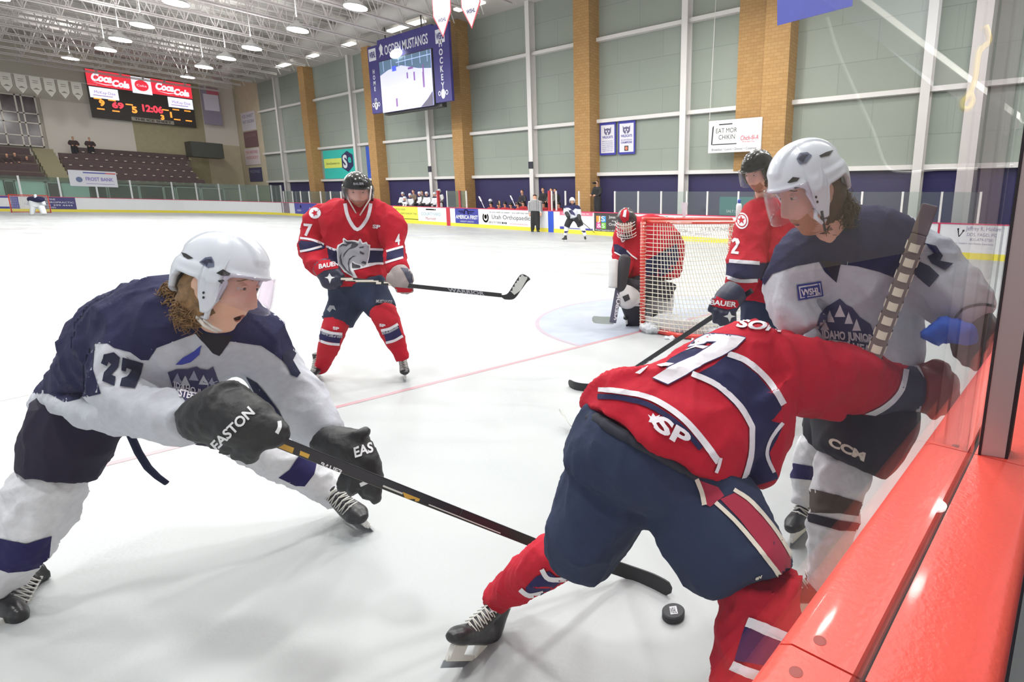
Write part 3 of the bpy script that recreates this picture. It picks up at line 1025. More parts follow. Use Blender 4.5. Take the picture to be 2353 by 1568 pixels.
pent('pennant', (8.0, 17.75, 9.6), 1.15, 1.75, 'white swallow-pointed pennant overlapping the corner of the video board', M('penn_red', (196, 66, 80), .6), 'WSHL')
pent('pennant', (8.0, 15.85, 9.55), 1.1, 1.68, 'white pointed pennant to the right of the one by the video board', M('penn_red', (196, 66, 80), .6), 'WSHL')
F = Flat((8.0, 3.12, 0), (0, -1, 0), (0, 0, 1), (-1, 0, 0))
mb = MB().prism([(0.0, 5.93), (1.9, 6.05), (1.88, 7.4), (-.1, 7.4)], (8, 3.12, 0), (0, -1, 0), (0, 0, 1), .012)
flo = mb.build('flag', M('flag_blue', (50, 60, 150), .6, var=.1, vscale=3))
MB().tube([(8, 2.2, 7.35), (8, 2.2, 14.2)], .012, 4).build('cord', M('rope_white', (225, 222, 220), .6), flo)
tag(flo, 'blue flag hanging at the top edge right of the brick column', 'flag')

# ================================================================== far end: scoreboard, stands, doors
sbd = empty('scoreboard', (10, 72.4, 8.4), 'red and black electronic scoreboard on the far end wall', 'scoreboard')
F = Flat((6.3, 72.4, 0), (1, 0, 0), (0, 0, 1), (0, -1, 0))
slab(F, 0, 8.45, 7.45, 12.65, -.48, 0, M('sb_case', (44, 38, 42), .5), 'case', sbd)
rd = M('sb_red', (226, 40, 60), .4, emit=(235, 50, 70), estr=.9)
wh = M('sb_white', (240, 240, 250), .4, emit=(240, 242, 252), estr=.9)
for a0, a1 in ((0, 3.0), (4.4, 7.45)):
    p_ = slab(F, a0, 11.25, a1, 12.65, 0, .05, rd, 'drink_advert', sbd)
    put(p_, 'lettering', wh, lambda mb: (F.text(mb, 'Coca', a0 + .25, 11.72, .62, 1.4, lift=.06, bold=.06, shear=.2), F.text(mb, 'Cola', a0 + 1.6, 11.45, .55, 1.2, lift=.06, bold=.06, shear=.2), F.poly(mb, [(a0 + .3, 11.6), (a0 + 1.2, 11.5), (a0 + 2.2, 11.6), (a0 + 1.2, 11.42)], .06)))
p_ = slab(F, 3.0, 11.1, 4.4, 12.6, 0, .05, wh, 'round_advert', sbd)
put(p_, 'red_disc', rd, lambda mb: F.disc(mb, 3.7, 11.85, .5, .06))
put(p_, 'disc_band', wh, lambda mb: F.text(mb, 'Coke', 3.35, 11.75, .2, .7, lift=.07))
for a0, a1 in ((0.05, 1.95), (5.5, 7.4)):
    p_ = slab(F, a0, 10.2, a1, 11.15, 0, .05, wh, 'sponsor_panel', sbd)
    put(p_, 'lettering', M('violet_print', (150, 100, 190), .4, emit=(150, 100, 190), estr=.6), lambda mb: (F.text(mb, 'McKay-Dee', a0 + .3, 10.6, .25, 1.4, lift=.06), F.rect(mb, a0 + .2, 10.4, a0 + 1.5, 10.46, .06)))
og = M('led_orange', (255, 150, 50), .4, emit=(255, 140, 50), estr=1.6)
rl = M('led_red', (255, 60, 80), .4, emit=(255, 50, 70), estr=1.6)
mb = MB()
for t, a, b, h in (('9', .55, 9.55, .5), ('5', 2.72, 9.25, .55), ('3', 4.75, 8.9, .42), ('1', 5.5, 9.2, .5)):
    F.text(mb, t, a, b, h, lift=.02, bold=.05)
for a, b in ((.5, 10.15), (.6, 9.25), (1.45, 10.15), (1.6, 9.2), (2.6, 9.95), (5.2, 9.85), (6.0, 10.0), (6.9, 10.0), (6.0, 9.05), (6.9, 9.05)):
    F.rect(mb, a - .25, b - .06, a + .25, b + .05, .02)
mb.build('orange_digits', og, sbd)
mb = MB()
F.text(mb, '69', 1.4, 9.5, .5, .8, lift=.02, bold=.04)
F.text(mb, '12:06', 3.5, 9.5, .6, 1.5, lift=.02, bold=.04)
mb.build('red_digits', rl, sbd)
p_ = slab(F, 2.6, 8.5, 5.7, 8.85, 0, .03, M('plate_pale', (176, 168, 158), .5), 'name_plate', sbd)
put(p_, 'lettering', black, lambda mb: F.text(mb, 'THE ICE SHEET', 2.8, 8.58, .2, 2.7, lift=.04, bold=.03))
# second board seen edge-on, on the side near the corner
o = empty('side_scoreboard', (14.3, 70, 9), 'pale electronic board seen at a slant right of the main scoreboard', 'scoreboard')
F = Flat((14.6, 72.3, 0), (.80, -.1, 0), (0, 0, 1), (-.1, -.8, 0))
slab(F, -.2, 8.9, 1.6, 12.6, 0, .2, M('sb_case2', (150, 140, 165), .5), 'case', o)
slab(F, 0, 10.3, 1.5, 11.9, .21, .24, M('sb_white2', (226, 222, 240), .4), 'face', o)
slab(F, .4, 11.9, 1.6, 12.5, .21, .24, M('sb_redpanel', (200, 90, 120), .4), 'red_panel', o)

# stands -------------------------------------------------------------------
st = empty('seat_stand', (8, 67, 0), 'stepped stand of dark brown seats below the scoreboard', 'seating stand')
m_seat = M('seat_brown', (84, 66, 70), .8, var=.15, vscale=6)
m_riser = M('riser', (112, 100, 88), .85)
rowsd = [(65.0, 2.75, 5.6, 12.0), (66.4, 3.35, 3.3, 11.8), (67.8, 3.95, 3.3, 11.9), (69.2, 4.6, 3.3, 11.9), (70.6, 5.25, 4.6, 12.4)]
MB().box((3.2, 64.1, 2.3), (12.4, 64.3, 2.62)).build('front_panel', m_riser, st)
m_knob = M('seat_light', (215, 205, 190), .5)
for i, (y, z, x0, x1) in enumerate(rowsd):
    r_ = MB().box((x0, y - .1, z - 1.0 if i else z - .5), (x1, y + 1.3, z - .32)).build('step', m_riser, st)
    r_ = MB().box((x0, y, z - .32), (x1, y + .45, z - .2)).box((x0, y + .4, z - .25), (x1, y + .5, z + .28)).build('seat_row', m_seat, st)
    mb = MB()
    x = x0 + .3
    while x < x1:
        mb.box((x, y - .05, z - .14), (x + .16, y + .05, z - .08))
        x += .62
    mb.build('seat_number', m_knob, r_)
st2 = empty('seat_stand', (0, 67, 0), 'stand of dark seats with spectators at the far left edge under the window', 'seating stand')
for i, (y, z) in enumerate([(65, 2.7), (66.4, 3.4), (67.8, 4.1), (69.2, 4.8)]):
    MB().box((-4, y - .1, z - 1.0 if i else z - .4), (1.9, y + 1.3, z - .32)).build('step', m_riser, st2)
    MB().box((-4, y, z - .32), (1.7 , y + .45, z - .2)).box((-4, y + .4, z - .25), (1.7, y + .5, z + .28)).build('seat_row', m_seat, st2)
mb = MB()
for k in range(9):
    mb.box((1.95, 64.4 + k * .75, 2.3 + k * .32), (3.15, 65.2 + k * .75, 2.62 + k * .32))
tag(mb.build('stair_flight', M('stair_conc', (150, 142, 116), .85)), 'concrete stair between the two far stands', 'stairs')
boxm('wall_back_podium', (-20, 64.3, -.05), (13.2, 64.6, 2.3), M('podium', (170, 175, 168), .7), kind='structure')
boxm('wall_back_podium_top', (-20, 64.1, 2.3), (14.9, 72.5, 2.42), M('podium_top', (150, 148, 140), .7), kind='structure')
lob = M('lobby_bright', (196, 214, 212), .6, emit=(190, 215, 212), estr=.35)
dk = M('lobby_dark', (52, 68, 68), .3)
k = 0
for x0, x1, m_, nm in ((-5, -.55, lob, 'w'), (-.45, .0, dk, 'w'), (.05, 1.55, lob, 'w'), (1.75, 2.35, M('lobby_maroon', (96, 66, 78), .5), 'd'), (2.5, 4.0, lob, 'w'), (4.1, 5.0, dk, 'w'), (5.2, 7.0, dk, 'w'), (7.15, 8.6, M('lobby_black', (40, 52, 50), .4), 'd'), (8.75, 9.4, dk, 'w'), (9.6, 11.2, M('lobby_olive', (92, 98, 84), .5), 'w'), (11.4, 13.0, M('lobby_olive', (92, 98, 84), .5), 'w')):
    k += 1
    o = boxm(('window_%d' if nm == 'w' else 'door_%d') % k, (x0, 64.2, .1), (x1, 64.3, 2.2), m_, kind='structure')
    mb = MB()
    mb.box((x0 - .08, 64.12, .05), (x0, 64.2, 2.28)).box((x1, 64.12, .05), (x1 + .08, 64.2, 2.28)).box((x0 - .08, 64.12, 2.2), (x1 + .08, 64.2, 2.28))
    mb.build('window_frame', m_glasspost, o)
q0 = on_plane(155, 390, 1, 60.9)
q1 = on_plane(272, 431, 1, 60.9)
kx, kz = (q1.x - q0.x) / 3.0, (q0.z - q1.z) / 1.2
F = Flat((q0.x, 60.94, q1.z - 1.95 * kz), (kx, 0, 0), (0, 0, kz), (0, -1, 0))
o = sheet('wall_banner', F, 0, 1.95, 3.0, 3.15, M('banner_pale', (216, 216, 226), .6), .03)
tag(o, 'white banner with red and blue bar hung over the far end glass', 'banner')
F = Flat((q0.x, 60.90, q1.z - 1.95 * kz), (kx, 0, 0), (0, 0, kz), (0, -1, 0))
put(o, 'lettering', M('violet2', (130, 110, 190), .5), lambda mb: (F.text(mb, 'FROST BANK', 1.0, 2.4, .26, 1.75, bold=.02), F.rect(mb, 1.0, 2.15, 2.8, 2.18)))
put(o, 'blue_bar', blue, lambda mb: F.rect(mb, .9, 2.95, 2.3, 3.03))
put(o, 'red_bar', red, lambda mb: F.rect(mb, 2.3, 2.95, 2.95, 3.03))
put(o, 'round_mark', M('slate_mark', (96, 110, 150), .5), lambda mb: F.disc(mb, .6, 2.45, .2))
d = MB().box((12.25, 69, 5.35), (14.8, 71, 6.8)).build('dark_booth', M('booth_dark', (58, 60, 58), .6))
tag(d, 'dark box-like booth on the end wall right of the stand', 'booth')
# window on end wall
w_ = boxm('window_20', (-1.2, 72.7, 5.4), (2.95, 72.9, 9.7), M('window_dark', (96, 86, 92), .12, var=.35, vscale=1.2), kind='structure')
mb = MB()
for x in (-1.2, -.2, .85, 1.75, 2.1, 2.9):
    mb.box((x - .05, 72.6, 5.4), (x + .05, 72.7, 9.7))
for z in (5.45, 6.3, 7.4, 8.2, 9.65):
    mb.box((-1.2, 72.6, z - .05), (2.95, 72.7, z + .05))
mb.build('window_frame', m_pale, w_)
# pennant row
labs = ['leftmost, cut by the edge', 'second from the left', 'third from the left', 'fourth from the left', 'fifth from the left', 'sixth from the left', 'nearest the scoreboard']
for i in range(7):
    x = .15 + i * .78
    P = Vector((x + .1, 68, 10.75))
    o = empty('row_pennant', P, 'small pale pointed pennant left of the scoreboard, ' + labs[i], 'pennant', 'row of pennants by the scoreboard')
    w, h = .62, 1.45
    poly = [(-w / 2, 0), (-w / 2, -h * .65), (0, -h), (w / 2, -h * .65), (w / 2, 0)]
    e_ = MB().prism([(a * 1.1, b * 1.03) for a, b in poly], P, (1, 0, 0), (0, 0, 1), .01).build('edge', M('penn_edge', (120, 116, 112), .6), o)
    F = Flat(P, (1, 0, 0), (0, 0, 1), (0, -1, 0))
    put(o, 'field', M('penn_pale', (196, 192, 184), .6), lambda mb: F.poly(mb, poly, .012))
    put(o, 'emblem', M('penn_edge', (120, 116, 112), .6), lambda mb: (F.poly(mb, [(-.2, -1.0), (.2, -1.0), (0, -.85)], .016), F.rect(mb, -.15, -.35, .15, -.3, .016), F.rect(mb, -.15, -.5, .15, -.45, .016)))

t = MB().tube([(-1.5, 68.02, 10.78), (6.2, 68.02, 10.78)], .015, 5).tube([(-1.5, 68.02, 10.78), (-1.5, 68.02, 14.2)], .012, 4).tube([(6.2, 68.02, 10.78), (6.2, 68.02, 14.2)], .012, 4).build('pennant_line', M('rope_white', (225, 222, 220), .6))
tag(t, 'thin line that the small far pennants hang from', 'line')
# ================================================================== soft bodies: lofted rings, voxel-joined and smoothed
def basis(px, py):
    V = ray(px, py).normalized()
    R = (RX - V * V.dot(RX)).normalized()
    U = R.cross(V).normalized()
    if U.dot(UP) < 0:
        U = -U
    return V, R, U


def pxper(C, S):
    a = to_px(C - S * .005)
    b = to_px(C + S * .005)
    return math.hypot(b[0] - a[0], b[1] - a[1]) / .01


def L(*rings, ratio=0.85):
    """rings (px, py, depth, half width in px[, half depth in m[, (dx, dy) across direction]]) -> world rings (C, S, D)"""
    Cs = [at(r[0], r[1], r[2]) for r in rings]
    out = []
    n = len(rings)
    for i, r in enumerate(rings):
        C = Cs[i]
        V = (C - CAM).normalized()
        T = (Cs[min(i + 1, n - 1)] - Cs[max(i - 1, 0)]).normalized()
        if len(r) > 5 and r[5]:
            dx, dy = r[5]
            q = ray(r[0] + dx, r[1] + dy).normalized()
            S = (q - V * q.dot(V)).normalized()
            D = V
        else:
            S = T.cross(V)
            if S.length < .15:
                _, R, _ = basis(r[0], r[1])
                S = R
            S = S.normalized()
            D = S.cross(T).normalized()
        a = r[3] / pxper(C, S)
        b = r[4] if len(r) > 4 and r[4] else a * ratio
        out.append((C, S * a, D * b))
    return out


def W(*rings):
    """world rings: (centre, side vector, depth vector)"""
    return [(Vector(c), Vector(s), Vector(d)) for c, s, d in rings]


def loft_into(mb, rings, n=20, round_ends=(False, False)):
    rings = list(rings)
    # round ends by adding shrinking rings
    def cap(r0, r1):
        d = (r0[0] - r1[0]).normalized()
        m = min(r0[1].length, r0[2].length)
        return [(r0[0] + d * m * s, r0[1] * c, r0[2] * c) for s, c in ((.95, .25), (.8, .6), (.45, .89))]
    if round_ends[0]:
        rings = cap(rings[0], rings[1]) + rings
    if round_ends[1]:
        rings = rings + cap(rings[-1], rings[-2])[::-1]
    # resample with Catmull-Rom between rings
    rr = []
    k = len(rings)
    def cr(p0, p1, p2, p3, t):
        return (p1 * 2 + (p2 - p0) * t + (p0 * 2 - p1 * 5 + p2 * 4 - p3) * t * t + (p1 * 3 - p0 - p2 * 3 + p3) * t * t * t) * .5
    for i in range(1, k):   # keep side vectors pointing the same way
        if rings[i][1].dot(rings[i - 1][1]) < 0:
            rings[i] = (rings[i][0], -rings[i][1], rings[i][2])
        if rings[i][2].dot(rings[i - 1][2]) < 0:
            rings[i] = (rings[i][0], rings[i][1], -rings[i][2])
    for i in range(k - 1):
        a, b, c, d = rings[max(i - 1, 0)], rings[i], rings[i + 1], rings[min(i + 2, k - 1)]
        for t in (0, .34, .67):
            rr.append(tuple(cr(a[j], b[j], c[j], d[j], t) for j in range(3)))
    rr.append(rings[-1])
    vs = []
    for C, S, D in rr:
        for j in range(n):
            q = 2 * math.pi * j / n
            vs.append(C + S * math.cos(q) + D * math.sin(q))
    fs = []
    m = len(rr)
    for i in range(m - 1):
        for j in range(n):
            a, b = i * n + j, i * n + (j + 1) % n
            fs.append((a, b, b + n, a + n))
    fs.append(tuple(range(n - 1, -1, -1)))
    fs.append(tuple((m - 1) * n + j for j in range(n)))
    mb.add(vs, fs)


def blob(c, r, ax=None):
    return ('ball', c, r, ax)


def fold_noise(me, amp, scale, stretch=None, seed=0.0):
    amp *= 1.9
    me.update()
    nor = [v.normal.copy() for v in me.vertices]
    for v, nn in zip(me.vertices, nor):
        p = v.co * scale + Vector((seed, seed * 1.7, 0))
        h = noise.noise(p) * .6
        r_ = 1 - abs(noise.noise(p * .8 + Vector((9, 3, seed)))) * 2.2   # ridged: long soft creases
        h += max(r_, 0) ** 2 * .7 - .25
        r2 = 1 - abs(noise.noise(Vector((p.x * 2.1, p.y * 2.1, p.z * 1.2)) + Vector((seed, 4, 1)))) * 3
        h += max(r2, 0) ** 2 * .35 + noise.noise(p * 2.3) * .2
        v.co += nn * amp * h


def skin(name, lofts, mat, parent, vox=.012, smooth=4, fold=None, rounds=None, n=20, seed=0.0, fac=.5):
    mb = MB()
    for i, l in enumerate(lofts):
        if isinstance(l, tuple) and l[0] == 'ball':
            mb.ball(l[1], l[2], 16, 12, l[3])
        else:
            loft_into(mb, l, n, (rounds or {}).get(i, (False, False)))
    me = mb.mesh(name)
    tmp = bpy.data.objects.new('tmp', me)
    COL.objects.link(tmp)
    rm = tmp.modifiers.new('r', 'REMESH')
    rm.mode = 'VOXEL'
    rm.voxel_size = vox
    rm.adaptivity = 0
    sm = tmp.modifiers.new('s', 'SMOOTH')
    sm.factor = fac
    sm.iterations = smooth
    dg = bpy.context.evaluated_depsgraph_get()
    dg.update()
    out = bpy.data.meshes.new_from_object(tmp.evaluated_get(dg))
    bpy.data.objects.remove(tmp)
    if fold:
        fold_noise(out, fold[0], fold[1], seed=seed)
    out.name = name
    out.materials.clear()
    o = link(name, out, mat, parent, True)
    return o


def bvh(*obs):
    """one tree over several objects whose vertices are relative to their parents"""
    vs, fs = [], []
    for o in obs:
        mw = o.matrix_basis.copy()
        p = o.parent
        while p is not None:
            mw = p.matrix_basis @ mw
            p = p.parent
        n = len(vs)
        vs += [mw @ v.co for v in o.data.vertices]
        fs += [tuple(i + n for i in p_.vertices) for p_ in o.data.polygons]
    return BVHTree.FromPolygons(vs, fs)


def grid_clip(vs, fs, step):
    """2-D faces cut by a square grid so that they can follow a curved surface"""
    bm = bmesh.new()
    bv = [bm.verts.new((a, b, 0)) for a, b in vs]
    for f in fs:
        tris = [f] if len(f) < 4 else [tuple(f[i] for i in t) for t in tessellate_polygon([[Vector((vs[i][0], vs[i][1], 0)) for i in f]])]
        for t in tris:
            try:
                bm.faces.new([bv[i] for i in t])
            except ValueError:
                pass
    xs = [v[0] for v in vs]
    ys = [v[1] for v in vs]
    for lo, hi, ax in ((min(xs), max(xs), 0), (min(ys), max(ys), 1)):
        k = int((hi - lo) / step)
        for i in range(1, k + 1):
            co = [0, 0, 0]
            co[ax] = lo + (hi - lo) * i / (k + 1)
            no = [0, 0, 0]
            no[ax] = 1
            bmesh.ops.bisect_plane(bm, geom=list(bm.verts) + list(bm.edges) + list(bm.faces), dist=1e-5, plane_co=co, plane_no=no)
    bm.verts.ensure_lookup_table()
    V = [(v.co.x, v.co.y) for v in bm.verts]
    bm.verts.index_update()
    Fs = [tuple(v.index for v in f.verts) for f in bm.faces]
    bm.free()
    return V, Fs


def conform(name, parent, vs, fs, mat, tree, cast, lift=.0015, step=6.0, thick=0.0):
    V, Fs = grid_clip(vs, fs, step)
    P = []
    ok = []
    for a, b in V:
        o, d = cast(a, b)
        h, nn, _, dist = tree.ray_cast(o, d)
        if h is None:
            P.append(Vector((0, 0, 0)))
            ok.append(False)
            continue
        if nn.dot(d) > 0:
            nn = -nn
        P.append(h - d.normalized() * lift * .6 + nn * lift * .6)
        ok.append(True)
    Fk = []
    for f in Fs:
        if all(ok[i] for i in f):
            m = max((P[f[i]] - P[f[i - 1]]).length for i in range(len(f)))
            if m < .09:
                Fk.append(f)
    if not Fk:
        return None
    used = sorted({i for f in Fk for i in f})
    idx = {u: k for k, u in enumerate(used)}
    me = bpy.data.meshes.new(name)
    me.from_pydata([P[u] for u in used], [], [tuple(idx[i] for i in f) for f in Fk])
    me.validate()
    bm = bmesh.new()
    bm.from_mesh(me)
    bmesh.ops.remove_doubles(bm, verts=bm.verts, dist=1e-5)
    bmesh.ops.recalc_face_normals(bm, faces=bm.faces)
    for f in bm.faces:
        if f.normal.dot(f.calc_center_median() - CAM) > 0:
            f.normal_flip()
    bm.to_mesh(me)
    bm.free()
    return link(name, me, mat, parent, True)


def cam_cast(px, py):
    return CAM, ray(px, py).normalized()


def smooth_poly(pts, k=4, closed=True):
    """round a traced outline a little"""
    P = [Vector((a, b, 0)) for a, b in pts]
    n = len(P)
    out = []
    for i in range(n if closed else n - 1):
        p0, p1, p2, p3 = P[(i - 1) % n], P[i], P[(i + 1) % n], P[(i + 2) % n]
        if not closed:
            p0, p3 = P[max(i - 1, 0)], P[min(i + 2, n - 1)]
        for j in range(k):
            t = j / k
            q = (p1 * 2 + (p2 - p0) * t + (p0 * 2 - p1 * 5 + p2 * 4 - p3) * t * t + (p1 * 3 - p0 - p2 * 3 + p3) * t ** 3) * .5
            out.append((q.x, q.y))
    if not closed:
        out.append((P[-1].x, P[-1].y))
    return out


def in_poly(X, Y, pts):
    c = np.zeros(len(X), bool)
    n = len(pts)
    for i in range(n):
        x0, y0 = pts[i]
        x1, y1 = pts[(i + 1) % n]
        if y0 == y1:
            continue
        k = ((Y >= min(y0, y1)) & (Y < max(y0, y1))) & (X < (x1 - x0) * (Y - y0) / (y1 - y0) + x0)
        c ^= k
    return c


def dye(o, pts, mat, front_only=False):
    """give the cloth behind a sewn panel the panel's colour all the way round"""
    me = o.data
    off = Vector((0, 0, 0))
    q = o.parent
    while q is not None:
        off += q.location
        q = q.parent
    co = np.empty(len(me.vertices) * 3)
    me.vertices.foreach_get('co', co)
    co = co.reshape(-1, 3) + np.array(off)
    d = co - np.array(CAM)
    z = d @ np.array(FW)
    X = CX + FPX * (d @ np.array(RX)) / z
    Y = CY - FPX * (d @ np.array(UP)) / z
    ins = in_poly(X, Y, pts)
    if mat.name not in [m.name for m in me.materials]:
        me.materials.append(mat)
    k = [m.name for m in me.materials].index(mat.name)
    for f in me.polygons:
        if all(ins[i] for i in f.vertices):
            f.material_index = k


def patch(name, parent, pts, mat, tree, lift=.0015, step=7.0, rounded=False, fill=None):
    if rounded:
        pts = smooth_poly(pts)
    if fill is not None:
        dye(fill, pts, mat)
    if not isinstance(tree, BVHTree):
        tree = bvh(*tree)
    return conform(name, parent, pts, [tuple(range(len(pts)))], mat, tree, cam_cast, lift, step)


def stripe(name, parent, line, w, mat, tree, lift=.002, step=6.0):
    """a band of width w px (or list) along a traced line"""
    ln = smooth_poly(line, 4, False)
    n = len(ln)
    ws = [w] * n if not isinstance(w, (list, tuple)) else [w[0] + (w[1] - w[0]) * i / (n - 1) for i in range(n)]
    up, dn = [], []
    for i in range(n):
        a, b = ln[max(i - 1, 0)], ln[min(i + 1, n - 1)]
        dx, dy = b[0] - a[0], b[1] - a[1]
        l_ = math.hypot(dx, dy) or 1
        nx, ny = -dy / l_ * ws[i] / 2, dx / l_ * ws[i] / 2
        up.append((ln[i][0] + nx, ln[i][1] + ny))
        dn.append((ln[i][0] - nx, ln[i][1] - ny))
    vs = up + dn
    fs = [(i, i + 1, n + i + 1, n + i) for i in range(n - 1)]
    if not isinstance(tree, BVHTree):
        tree = bvh(*tree)
    return conform(name, parent, vs, fs, mat, tree, cam_cast, lift, step)


def word(name, parent, text, o, ux, uy, mat, tree, lift=.0025, bold=0.0, step=6.0, space=1.0):
    """lettering: o = lower-left pixel, ux = pixel vector of the whole line, uy = pixel vector of the cap height"""
    vs, fs, tw = glyphs(text, space, bold)
    V = [(o[0] + ux[0] * x / tw + uy[0] * y, o[1] + ux[1] * x / tw + uy[1] * y) for x, y in vs]
    if not isinstance(tree, BVHTree):
        tree = bvh(*tree)
    return conform(name, parent, V, fs, mat, tree, cam_cast, lift, step)


# ------------------------------------------------------------------ heads and helmets
class Frame:
    def __init__(self, o, fwd, up, s=1.0, k=1.0):
        self.k = k
        self.o = Vector(o)
        self.y = Vector(fwd).normalized()
        self.x = self.y.cross(Vector(up)).normalized()
        self.z = self.x.cross(self.y).normalized()
        self.s = s

    def __call__(self, x, y, z):
        return self.o + (self.x * (x * self.k) + self.y * (y * self.k) + self.z * z) * self.s

    def d(self, x, y, z):
        return self.x * x + self.y * y + self.z * z


def look(px, py, z, right, toward, down, roll=0.0, s=1.0, k=1.0):
    """frame at a pixel: face direction = right*R - toward*V - down*U"""
    V, R, U = basis(px, py)
    f = R * right - V * toward - U * down
    up = U + R * roll
    return Frame(at(px, py, z), f, up, s, k)


def gauss(x, z, cx, cz, sx, sz):
    return math.exp(-((x - cx) / sx) ** 2 - ((z - cz) / sz) ** 2)


def make_head(parent, H, skin_mat, hair_mat, mouth_open=0.0, beard=False, eyes=True, sub=5, neck=None, extra=None):
    bm = bmesh.new()
    bmesh.ops.create_icosphere(bm, subdivisions=sub, radius=1)
    for v in bm.verts:
        x, y, z = v.co
        X, Y, Z = x * .074, y * .094, z * .118
        if Z < 0:
            k = min(-Z / .118, 1)
            X *= 1 - .30 * k ** 1.6
            if Y < 0:
                Y *= 1 - .45 * k
            else:
                Y *= 1 - .05 * k
        if Y > 0:   # face: flatter, squarer front
            f = min(Y / .094, 1)
            Y = .094 * f ** .8 * (1 - .0 * Z)
            Y -= .006 * max(0, (abs(X) - .03) / .044)
            X0 = abs(X)
            d = 0
            w = min(1, f * 2.5)
            d += .027 * gauss(X, 0, 0, 0, .0105, 1) * max(0, min(1, (.028 - Z) / .062)) * (1 if Z > -.036 else max(0, 1 - (-.036 - Z) / .008))
            d += .009 * gauss(X0, Z, .013, -.033, .007, .007)
            d -= .013 * gauss(X0, Z, .031, .012, .016, .012)
            d += .005 * gauss(X0, Z, .030, .033, .024, .008)
            d += .004 * gauss(X0, Z, .050, -.012, .018, .018)
            d += .006 * gauss(X, Z, 0, -.0605, .020, .0055) + .0065 * gauss(X, Z, 0, -.0735, .018, .006)
            d -= .005 * gauss(X, Z, 0, -.0672, .022, .0028)
            d -= .003 * gauss(X, Z, 0, -.086, .02, .006)
            d += .010 * gauss(X, Z, 0, -.103, .020, .014)
            if mouth_open:
                d -= .022 * mouth_open * gauss(X, Z, 0, -.069, .015, .0085)
            Y += d * w
        v.co = H(X, Y, Z)
    me = bpy.data.meshes.new('head')
    bm.to_mesh(me)
    bm.free()
    hd = link('head', me, skin_mat, parent, True)
    tree = bvh(hd)
    mb = MB()
    for s in (-1, 1):
        mb.ball(H(s * .074, -.005, -.005), (.010 * H.s, .017 * H.s, .030 * H.s), 12, 8, (H.x, H.y, H.z))
        mb.ball(H(s * .079, -.008, .002), (.006 * H.s, .019 * H.s, .024 * H.s), 12, 8, (H.x, H.y, H.z))
    mb.build('ear', skin_mat, hd, True)

    def cast(a, b):
        return H(a, .3, b), H.d(0, -1, 0)
    if eyes:
        mb = MB()
        mi = MB()
        ml = MB()
        for s in (-1, 1):
            c = H(s * .031, .0705, .011)
            mb.ball(c, .0125 * H.s, 14, 10)
            mi.ball(c + H.d(0, 1, -.05) * .0095 * H.s, .0052 * H.s, 12, 8)
            ml.ball(c + H.d(0, .0005, .0052) * H.s, .0128 * H.s, 14, 10)
            ml.ball(c + H.d(0, -.0006, -.0072) * H.s, .0125 * H.s, 14, 10)
            pts = [c + H.d(math.sin(t) * 1.0, .62 + .5 * math.cos(t), .28 + .3 * math.cos(t)).normalized() * .0135 * H.s for t in [-1.1 + .275 * i for i in range(9)]]
            ml.tube(pts, [.0012 * H.s, .0026 * H.s, .0030 * H.s, .0034 * H.s, .0034 * H.s, .0034 * H.s, .0030 * H.s, .0026 * H.s, .0012 * H.s], 6)
            pts = [c + H.d(math.sin(t), .62 + .5 * math.cos(t), -.42 - .14 * math.cos(t)).normalized() * .0133 * H.s for t in [-1.1 + .275 * i for i in range(9)]]
            ml.tube(pts, .0018 * H.s, 6)
        mb.build('eyeball', M('eye_white', (200, 186, 178), .25), hd, True)
        mi.build('iris', M('iris_dark', (52, 44, 40), .15), hd, True)
        ml.build('eyelid', skin_mat, hd, True)
        for s in (-1, 1):
            pts = [(s * (.014 + .036 * i / 6), .0315 + .006 * math.sin(math.pi * min(1, i / 5)) - .001 * i) for i in range(7)]
            up = [(a, b + .0032) for a, b in pts]
            conform('eyebrow', hd, pts + up[::-1], [tuple(range(14))], hair_mat, tree, cast, .0015 * H.s, .006)
    lip = [(-.022, -.0665), (-.012, -.060), (-.004, -.0575), (0, -.059), (.004, -.0575), (.012, -.060), (.022, -.0665), (.013, -.075), (0, -.0785), (-.013, -.075)]
    conform('lips', hd, lip, [tuple(range(len(lip)))], M('lip_' + skin_mat.name, (176, 96, 88), .45), tree, cast, .0008, .004)
    if mouth_open:
        e = [(.0155 * math.cos(q), -.0685 + .0065 * mouth_open * math.sin(q)) for q in [2 * math.pi * i / 18 for i in range(18)]]
        conform('mouth', hd, e, [tuple(range(18))], M('mouth_dark', (46, 18, 18), .6), tree, cast, .0016, .004)
    if beard:
        b = [(-.052, -.04), (-.034, -.05), (-.026, -.052), (0, -.047), (.026, -.052), (.034, -.05), (.052, -.04), (.046, -.08), (.03, -.105), (0, -.114), (-.03, -.105), (-.046, -.08)]
        conform('stubble', hd, b, [tuple(range(12))], M('stubble', (168, 118, 96), .8, var=.12, vscale=300), tree, cast, .0006, .005)
    return hd


def _edge_profile(q):
    """height of a hockey helmet's lower edge at azimuth q (deg, 0 = front)"""
    q = abs(q)
    K = [(0, .044), (30, .042), (54, .036), (62, .026), (66, -.030), (71, -.060), (80, -.062), (86, -.030), (91, .018), (122, .024), (134, .010), (150, -.022), (180, -.036)]
    for (a, x), (b, y) in zip(K[:-1], K[1:]):
        if a <= q <= b:
            t = (q - a) / (b - a)
            t = t * t * (3 - 2 * t)
            return x + (y - x) * t
    return -.055


